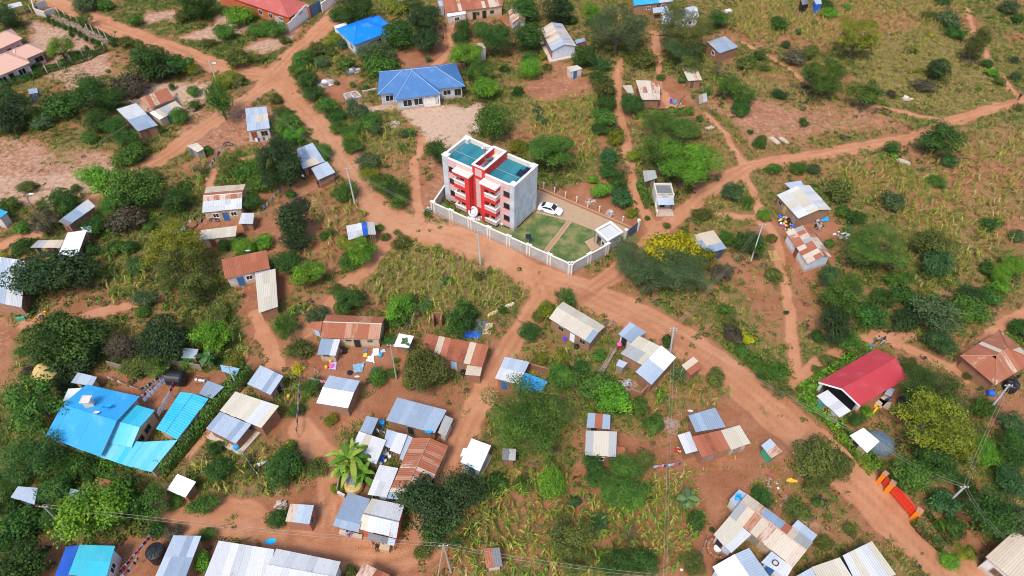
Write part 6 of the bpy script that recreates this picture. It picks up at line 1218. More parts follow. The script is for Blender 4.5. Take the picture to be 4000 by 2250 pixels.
 m2.polygons.foreach_set('material_index',mi_.astype(np.int32));m2.polygons.foreach_set('use_smooth',[True]*len(cs))
 o=bpy.data.objects.new('person',m2);COL.objects.link(o);o.location=c;tag(o,label,'person')
 hd=J['hd'].lerp(J['tp'],.62);mb=MB();up=(J['tp']-J['hd']).normalized()
 for i in range(5):
  for j in range(10):
   a0,a1,b0,b1=1.6*i/5,1.6*(i+1)/5,.628*j,.628*(j+1);V3=lambda a_,b_:hd+(up*math.cos(a_)+(f*math.cos(b_)+s*math.sin(b_))*math.sin(a_))*.115*scale-f*.022*scale;mb.face([V3(a0,b0),V3(a1,b0),V3(a1,b1),V3(a0,b1)],hair)
 h_=mb.build('hair');h_.parent=o
 mb=MB();fc_=J['hd'].lerp(J['tp'],.25)
 mb.obox(fc_+f*.085*scale-s*.014*scale,f*.035*scale,s*.028*scale,U*.035*scale,'skin')
 for q in(-1,1):mb.obox(fc_+f*.09*scale+s*(q*.04-.012)*scale+U*.035*scale,f*.015*scale,s*.024*scale,U*.016*scale,'wplastic');mb.obox(fc_+s*(q*.105-.01)*scale,f*.04*scale,s*.02*scale,U*.05*scale,'skin')
 mb.obox(fc_+f*.088*scale-s*.025*scale-U*.035*scale,f*.012*scale,s*.05*scale,U*.014*scale,'maroon_c')
 h_=mb.build('face_features');h_.parent=o
 return o
person(21,1477,640,-1.2,'sit','navy_c','black_c','person in dark clothes sitting on the left wall of the kiosk porch').location.z=.75
person(21,1600,668,-2.0,'stand','navy_c','navy_c','person in dark blue standing at the right of the kiosk porch').location.z=.2
person(12,612,868,-.6,'walk','tan_c','white_c','small person in pale clothes walking in the middle yard',.8);person(12,640,1055,-1.0,'stand','black_c','black_c','person in black standing behind the square house')
person(23,1645,185,-.7,'crouch','red_c','red_c','person in red crouching over washing in the red yard',1.1);person(96,455,860,-1.5,'stand','lilac_c','purple','person in lilac and white on the blue shop verandah').location.z=.25
person(96,885,1015,-1.6,'sit','black_c','black_c','person in black sitting under the grey awning of the ribbed shop');person(32,1075,565,.3,'walk','tan_c','black_c','person in khaki walking on the path behind the crimson roof');person(32,1140,570,.3,'walk','navy_c','lblue_c','person in dark jacket and pale trousers on the path')
person(30,2512,1010,-2.2,'walk','black_c','black_c','person carrying a pale load on the path at the right edge');person(11,490,375,2.6,'bend','white_c','navy_c','person in white bending under the very dark tree');person(11,340,430,.5,'crouch','green_c','black_c','person crouching by a green basin under the very dark tree')
person(2,455,330,-1.5,'bend','bplastic','navy_c','person in blue bending over jerrycans under the giant dark tree');person(22,1150,1010,-1.0,'bend','lblue_c','tan_c','person in pale blue working in the brick yard');person(32,1210,1165,2.5,'sit','blue_c','navy_c','person in blue seated beside the potted shrub at the crimson house');person(32,2480,945,-1.8,'stand','black_c','navy_c','person in dark clothes by the pole under the rusty hip roof');person(32,2440,965,2.0,'crouch','red_c','black_c','person in red crouching below the rusty hip roof')
person(20,1480,955,0,'sit','pink_c','navy_c','person in pink sitting against the rusty white hut');
def leafmat(key,name,c,c2,c3):
 m,nt,bs=nodes(name);L=nt.links
 t=attr_(nt,'tint')
 oi=nt.nodes.new('ShaderNodeObjectInfo').outputs['Random']
 n=noise_(nt,geopos(nt),.85,3,.6);n=math_(nt,'ADD',.5,math_(nt,'MULTIPLY',math_(nt,'SUBTRACT',n,.5),2.2))
 col=mix_(nt,ramp_(nt,math_(nt,'ADD',math_(nt,'MULTIPLY',t,.6),math_(nt,'MULTIPLY',n,.45)),.2,.72),c2,c)
 col=mix_(nt,math_(nt,'MULTIPLY',ramp_(nt,math_(nt,'ADD',math_(nt,'MULTIPLY',t,.6),math_(nt,'MULTIPLY',n,.5)),.60,.85),.9),col,c3)
 hs=nt.nodes.new('ShaderNodeHueSaturation');L.new(col,hs.inputs['Color'])
 L.new(math_(nt,'ADD',.485,math_(nt,'MULTIPLY',oi,.03)),hs.inputs['Hue']);L.new(math_(nt,'ADD',.82,math_(nt,'MULTIPLY',oi,.36)),hs.inputs['Value'])
 L.new(hs.outputs[0],bs.inputs['Base Color']);bs.inputs['Roughness'].default_value=.6;bs.inputs['Specular IOR Level'].default_value=.25
 tr=nt.nodes.new('ShaderNodeBsdfTranslucent');L.new(hs.outputs[0],tr.inputs['Color'])
 mx=nt.nodes.new('ShaderNodeMixShader');mx.inputs[0].default_value=.22
 L.new(bs.outputs[0],mx.inputs[1]);L.new(tr.outputs[0],mx.inputs[2]);L.new(mx.outputs[0],nt.nodes['Material Output'].inputs['Surface'])
 MATS[key]=m
leafmat('vd','very_dark_leaves',(0.0421,0.0806,0.0222),(0.0225,0.0468,0.0148),(0.0814,0.13,0.0321))
leafmat('dg','dark_green_leaves',(0.0553,0.1344,0.0207),(0.0304,0.0794,0.0134),(0.1175,0.224,0.0316))
leafmat('mg','mid_green_leaves',(0.0949,0.1952,0.0255),(0.0527,0.1196,0.0174),(0.1845,0.2989,0.0394))
leafmat('bg','bright_green_leaves',(0.1474,0.3185,0.0222),(0.0842,0.2015,0.0161),(0.2948,0.468,0.037))
leafmat('yg','yellow_green_leaves',(0.2317,0.2585,0.0188),(0.1366,0.165,0.0157),(0.392,0.374,0.0272))
leafmat('ol','olive_leaves',(0.135,0.1625,0.0309),(0.0783,0.1,0.0214),(0.243,0.25,0.0475))
leafmat('gg','grey_green_leaves',(0.0933,0.15,0.0513),(0.0544,0.0912,0.0319),(0.1685,0.228,0.0775))
leafmat('bu','blue_green_leaves',(0.0646,0.161,0.0459),(0.0373,0.0978,0.0295),(0.1242,0.2357,0.0655))
leafmat('yl','yellow_vine_leaves',(.52,.47,.014),(.34,.33,.014),(.66,.58,.025))
leafmat('br','grey_brown_twigs',(.125,.105,.062),(.075,.062,.038),(.20,.17,.11))
leafmat('ba','banana_leaves',(.16,.34,.03),(.09,.22,.02),(.34,.42,.06))
leafmat('mz','maize_leaves',(.30,.31,.035),(.17,.21,.025),(.48,.42,.09))
leafmat('mzd','dry_maize_leaves',(.36,.26,.075),(.24,.19,.05),(.50,.37,.15))
leafmat('mzg','green_maize_leaves',(.15,.24,.03),(.085,.15,.02),(.30,.34,.05))
leafmat('gs','dry_grass_blades',(.32,.28,.065),(.20,.185,.04),(.44,.37,.12))
leafmat('gn','green_grass_blades',(.125,.175,.026),(.07,.115,.018),(.22,.25,.045))
def leaf_quads(P,Nn,size,tint,aspect=1.6,fold=True,rng=RNG):
 """one leaf spray per point: a bent kite of two quads"""
 n=len(P);r=rng.normal(size=(n,3));t=np.cross(Nn,r);t/=np.linalg.norm(t,axis=1)[:,None]+1e-9
 b=np.cross(Nn,t);s=size[:,None]*rng.uniform(.7,1.35,(n,1));w=s/aspect*rng.uniform(.7,1.2,(n,1))
 dr=-.35*s*Nn
 v=np.stack([P-t*s*.5+dr*.4,P+b*w*.5,P+t*s*.5+dr,P-b*w*.5],1)
 return v.reshape(-1,3),np.arange(n*4).reshape(n,4),tint
CANOPY={}
def canopy(kind,var):
 """crown of unit radius, centre at 0: (mesh vertices in units of the crown radius)"""
 key=(kind,var)
 if key in CANOPY:return CANOPY[key]
 rng=np.random.default_rng(hash_(kind)*31+var*7+5)
 K=KINDS[kind];nl,lr,nleaf,ls,flat,ragged=K['lobes'],K['lr'],K['n'],K['ls'],K['v'],K['rag']
 C=[];
 tries=0
 while len(C)<nl and tries<5000:
  tries+=1
  p=rng.normal(size=3);p/=np.linalg.norm(p);p*=rng.uniform(.25,1)**.5*(1-lr*.75);p[2]=p[2]*flat if p[2]>0 else p[2]*flat*K['low']
  if all(np.linalg.norm(p-q)>lr*.62 for q in C):C.append(p)
 C=np.array(C);R=lr*rng.uniform(.65,1.25,len(C))
 lt=rng.uniform(0,1,len(C))
 w=R**2;pick=rng.choice(len(C),nleaf,p=w/w.sum())
 d=rng.normal(size=(nleaf,3));d/=np.linalg.norm(d,axis=1)[:,None]
 d[:,2]=np.where(rng.random(nleaf)<.55,np.abs(d[:,2]),d[:,2])
 rad=R[pick]*(1-np.abs(rng.normal(0,ragged,nleaf)))
 out=rng.random(nleaf)<.12;rad=np.where(out,R[pick]*rng.uniform(1,1.0+ragged*1.1,nleaf),rad)
 zf=K.get('zf',min(1.0,flat+.15))
 P=C[pick]+d*rad[:,None]*np.array([1,1,zf])
 Nn=d*.8+np.array([0,0,.55])+rng.normal(0,.38,(nleaf,3));Nn/=np.linalg.norm(Nn,axis=1)[:,None]
 tint=np.clip(lt[pick]*.42+rng.random(nleaf)*.5+.12*np.clip(P[:,2]/flat,-1,1)*0,0,1)
 sc_=1.0/np.percentile(np.hypot(P[:,0],P[:,1]),96);P=P*np.array([sc_,sc_,1]);C=C*np.array([sc_,sc_,1])
 v,q,t=leaf_quads(P,Nn,np.full(nleaf,ls),tint,K.get('asp',1.6),rng=rng)
 me=np_mesh('crown',v,q,{'tint':('FACE',t)},(MATS['mg'],))
 CANOPY[key]=(me,C,R);return CANOPY[key]
def hash_(s):return sum(ord(c)*(i+3)for i,c in enumerate(s))%1000
KINDS={'mango':dict(lobes=20,lr=.42,n=5200,ls=.085,v=.82,low=.75,rag=.13,zc=.9),'neem':dict(lobes=17,lr=.36,n=4800,ls=.085,v=.80,low=.7,rag=.33,zc=1.0),'airy':dict(lobes=20,lr=.30,n=3000,ls=.085,v=.72,low=.7,rag=.42,zc=1.0),'acacia':dict(lobes=24,lr=.30,n=5600,ls=.075,v=.55,low=.6,rag=.28,zc=.85,asp=2.6),'dark':dict(lobes=15,lr=.42,n=4200,ls=.095,v=.95,low=.8,rag=.32,zc=.95),'column':dict(lobes=16,lr=.55,n=4200,ls=.11,v=1.65,low=.9,rag=.22,zc=1.75,zf=.9),'dome':dict(lobes=24,lr=.36,n=5600,ls=.075,v=.62,low=.35,rag=.12,zc=.85),'bush':dict(lobes=9,lr=.48,n=1500,ls=.15,v=.62,low=.6,rag=.34,zc=.52),'clump':dict(lobes=14,lr=.40,n=2800,ls=.11,v=.62,low=.6,rag=.36,zc=.52),'round':dict(lobes=14,lr=.50,n=2600,ls=.115,v=.90,low=.85,rag=.10,zc=.88),'wisp':dict(lobes=9,lr=.40,n=800,ls=.17,v=.62,low=.6,rag=.45,zc=.55,asp=2.4),'bare':dict(lobes=12,lr=.36,n=700,ls=.10,v=.75,low=.7,rag=.5,zc=1.0,asp=4),'cone':dict(lobes=9,lr=.6,n=900,ls=.26,v=2.1,low=1,rag=.2,zc=2.3,zf=1.2),}
TRUNKS={}
def trunk_mesh(kind,var):
 key=(kind,var)
 if key in TRUNKS:return TRUNKS[key]
 me,C,R=canopy(kind,var);rng=random.Random(hash_(kind)+var)
 zc=KINDS[kind]['zc'];mb=MB()
 fork=Vector((rng.uniform(-.06,.06),rng.uniform(-.06,.06),zc-KINDS[kind]['v']*.62))
 fork.z=max(fork.z,.25)
 mb.tube([(0,0,-.06),(fork.x*.3,fork.y*.3,fork.z*.5),fork],[.085,.062,.055],'bark',7)
 order=sorted(range(len(C)),key=lambda i:-np.hypot(C[i][0],C[i][1]))
 for i in order[:8]:
  e=Vector(C[i])+Vector((0,0,zc));e=e-(Vector((0,0,.12)))
  m=(fork+e)/2+Vector((0,0,-.06));mb.tube([fork,m,e],[.042,.028,.012],'bark',5,False)
  for q in range(2):
   e2=e+Vector((rng.uniform(-.25,.25),rng.uniform(-.25,.25),rng.uniform(-.02,.18)));mb.tube([m.lerp(e,.5),e2],[.018,.006],'bark',4,False)
 o=mb.build('trunk');TRUNKS[key]=o.data;bpy.data.objects.remove(o);return TRUNKS[key]
CROWNED=('mango','neem','airy','acacia','dark','column','dome','bare')
ADJ={'mango':'dense round-crowned','neem':'spreading leafy','airy':'loose airy','acacia':'wide feathery flat-topped','dark':'thick bushy','column':'tall columnar','dome':'smooth dome-shaped','bush':'low','clump':'wide thicket-like','round':'neat ball-shaped','wisp':'thin wispy','bare':'nearly bare','cone':'slim conical'}
HUE={'vd':'very dark green','dg':'dark green','mg':'mid green','bg':'bright green','yg':'yellow-green','ol':'olive','gg':'grey-green','bu':'blue-green','yl':'yellow','br':'grey-brown'}
PSC={30:.93,31:1.0,20:1.04,0:1.04}
NV=4;CNT=[0];PLANTS=[]
def plant(kind,x,y,rx,hue,where,stretch=1.0,label=None,group=None,gpt=None):
 """crown centre and half-width as surveyed on the current sheet"""
 K=KINDS[kind];z=2.0
 for _ in range(4):
  c=G(x,y,z);nxy=nat(x,y);t=(CAMH-z)/-ray(*nxy)[2];R=PSC.get(TK,1.1)*rx/TR[TK][2]*t/FPX
  z=K['zc']*R*stretch
 if kind=='clump':R*=1.16
 CNT[0]+=1;var=CNT[0]%NV;base_k=kind
 if R>4.2:
  kind+=' large'
  if kind not in KINDS:KINDS[kind]=dict(K,n=int(K['n']*2.5),ls=K['ls']*.60,lobes=int(K['lobes']*1.5),lr=K['lr']*.78,rag=K['rag']*.8)
 me=canopy(kind,var)[0];rz=random.uniform(0,6.28);base=Vector((c.x,c.y,0));PLANTS.append((c.x,c.y,R))
 istree=base_k in CROWNED and R>1.2
 lab=label or f"{ADJ[base_k]} {HUE[hue]} {'tree' if istree else 'bush'} {where}"
 if istree:
  r=thing('tree',lab,'tree',base,group)
  o=bpy.data.objects.new('crown',me);COL.objects.link(o);o.parent=r;o.location=(0,0,K['zc']*R*stretch)
  tr=bpy.data.objects.new('trunk',trunk_mesh(kind,var));COL.objects.link(tr);tr.parent=r
  tr.scale=(R,R,R*stretch);tr.rotation_euler.z=rz
 else:
  r=o=bpy.data.objects.new('bush',me);COL.objects.link(o);o.location=(c.x,c.y,K['zc']*R*stretch)
  tag(o,lab,'bush',group)
 an=random.uniform(.86,1.16);o.scale=(R*an,R/an,R*stretch*random.uniform(.9,1.12));o.rotation_euler.z=rz
 if len(me.materials)and o.material_slots:o.material_slots[0].link='OBJECT';o.material_slots[0].material=MATS[hue]
 return r
def hedge(name,pts,wd,ht,hue,label,n=None,base_z=0,wb=.5):
 """clipped or wild hedge: leaves over a long box-like body, one object"""
 P3=[G(p[0],p[1],0)for p in pts];Ls=[(b-a).length for a,b in zip(P3,P3[1:])];Lt=sum(Ls)
 n=n or int(Lt*(wd+2*ht)*34);u=RNG.uniform(0,Lt,n);cum=np.cumsum([0]+Ls)
 idx=np.clip(np.searchsorted(cum,u)-1,0,len(Ls)-1);A=np.array([p[:]for p in P3]);t=(u-cum[idx])/np.array(Ls)[idx]
 P=A[idx]+(A[idx+1]-A[idx])*t[:,None];d=(A[idx+1]-A[idx])/np.array(Ls)[idx][:,None];nn=np.stack([-d[:,1],d[:,0],0*u],1)
 a=RNG.uniform(-.2,np.pi+.2,n);wob=1-wb/2+wb*vnoise(u,u*0,1.6,hash_(label))
 ca,sa=np.cos(a),np.sin(a);se=lambda v:np.sign(v)*np.abs(v)**.6
 P=P+nn*(se(ca)*wd/2*wob)[:,None];P[:,2]=base_z+np.clip(se(sa),0,1)*ht*wob*RNG.uniform(.85,1.08,n)+RNG.uniform(-.1,.1,n)
 P[:,2]=np.where(RNG.random(n)<.3,P[:,2]*RNG.random(n),P[:,2])
 N0=nn*ca[:,None]+np.array([0,0,1])*sa[:,None]+RNG.normal(0,.4,(n,3));N0/=np.linalg.norm(N0,axis=1)[:,None]
 tint=np.clip(vnoise(u,a*2,1.1,77)*.6+RNG.random(n)*.45,0,1)
 o0=P3[0];v,q,t=leaf_quads(P-np.array(o0[:]),N0,np.full(n,.30),tint)
 me=np_mesh(name,v,q,{'tint':('FACE',t)},(MATS[hue],));o=bpy.data.objects.new(name,me);COL.objects.link(o);o.location=o0
 return tag(o,label,'hedge')
def blades_mesh(kind,seed):
 """one plant of long arching leaf blades: ('maize' | 'banana' | 'papaya' | 'agave' | 'palm')"""
 rng=random.Random(seed);V_,F_,T_=[],[],[]
 def blade(p0,az,L,w,lift,droop,segs=3,tint=.5):
  d=Vector((math.cos(az),math.sin(az),0));s=Vector((-math.sin(az),math.cos(az),0));pr=[]
  for i in range(segs+1):
   t=i/segs;c=Vector(p0)+d*(L*t*(1-.15*t))+Vector((0,0,lift*t-droop*t*t));ww=w*(math.sin(math.pi*(.12+.86*t))**.7)
   pr.append((c-s*ww/2,c+s*ww/2))
  for(a,b),(c,e)in zip(pr,pr[1:]):
   k=len(V_);V_.extend([a,b,e,c]);F_.append((k,k+1,k+2,k+3));T_.append(tint)
 if kind=='maize':
  H=rng.uniform(1.3,1.9);lean=Vector((rng.uniform(-.15,.15),rng.uniform(-.15,.15),0))
  k=len(V_);V_.extend([Vector((-.02,0,0)),Vector((.02,0,0)),Vector((.02,0,H))+lean*H,Vector((-.02,0,H))+lean*H]);F_.append((k,k+1,k+2,k+3));T_.append(.3)
  a0=rng.uniform(0,6.28)
  for i in range(8):
   t=.25+.72*i/8;blade(Vector((0,0,H*t))+lean*H*t,a0+(i%2)*3.14+rng.uniform(-.8,.8),rng.uniform(.55,.95),rng.uniform(.09,.15),rng.uniform(.2,.45),rng.uniform(.5,.95),3,rng.random())
 if kind=='banana':
  for i in range(17):blade((rng.uniform(-.35,.35),rng.uniform(-.35,.35),1.7+.06*i),i*2.4+rng.uniform(-.4,.4),rng.uniform(1.5,2.6),rng.uniform(.42,.62),rng.uniform(.6,2.3),rng.uniform(.8,2.0),5,rng.random())
 if kind=='papaya':
  for i in range(26):blade((0,0,1.0+.9*rng.random()),rng.uniform(0,6.28),rng.uniform(.7,1.15),rng.uniform(.4,.62),rng.uniform(.1,.7),rng.uniform(.2,.6),3,rng.random())
 if kind=='agave':
  for i in range(34):blade((0,0,.15),rng.uniform(0,6.28),rng.uniform(.7,1.1),.16,rng.uniform(.3,1.3),rng.uniform(0,.2),2,rng.random())
 if kind=='palm':
  for i in range(90):blade((rng.uniform(-.2,.2),rng.uniform(-.2,.2),.3+.5*rng.random()),rng.uniform(0,6.28),rng.uniform(.8,1.3),.11,rng.uniform(.5,1.4),rng.uniform(.4,1.2),4,rng.random())
 return np.array([v[:]for v in V_]),np.array(F_),np.array(T_)
BL={}
def fan_plant(kind,x,y,rx,hue,label,cat='plant',name=None,trunk=0):
 base=G(x,y,0);R=rx/ppm(x,y);ref={'banana':2.2,'papaya':1.0,'agave':.9,'palm':1.1,'maize':.8}[kind]
 key=(kind,CNT[0]%3);CNT[0]+=1
 if key not in BL:
  v,f,t=blades_mesh(kind,key[1]*17+3);BL[key]=np_mesh('leaves',v,f,{'tint':('FACE',t)},(MATS['mg'],))
 s=R/ref;PLANTS.append((base.x,base.y,R))
 if kind in('banana','papaya'):
  r=thing(name or kind+'_plant',label,cat,base);o=bpy.data.objects.new('leaves',BL[key]);COL.objects.link(o);o.parent=r
  mb=MB();mb.tube([(base.x,base.y,-.05),(base.x,base.y,(2.2 if kind=='banana' else 1.6)*s)],[.14*s,.09*s],'pbark' if kind=='papaya' else 'straw',7);mb.build('stem',r)
 else:
  r=o=bpy.data.objects.new(name or kind+'_plant',BL[key]);COL.objects.link(o);o.location=base;tag(o,label,cat)
 o.scale=(s,s,s);o.rotation_euler.z=random.uniform(0,6.28)
 o.material_slots[0].link='OBJECT';o.material_slots[0].material=MATS[hue]
 return r
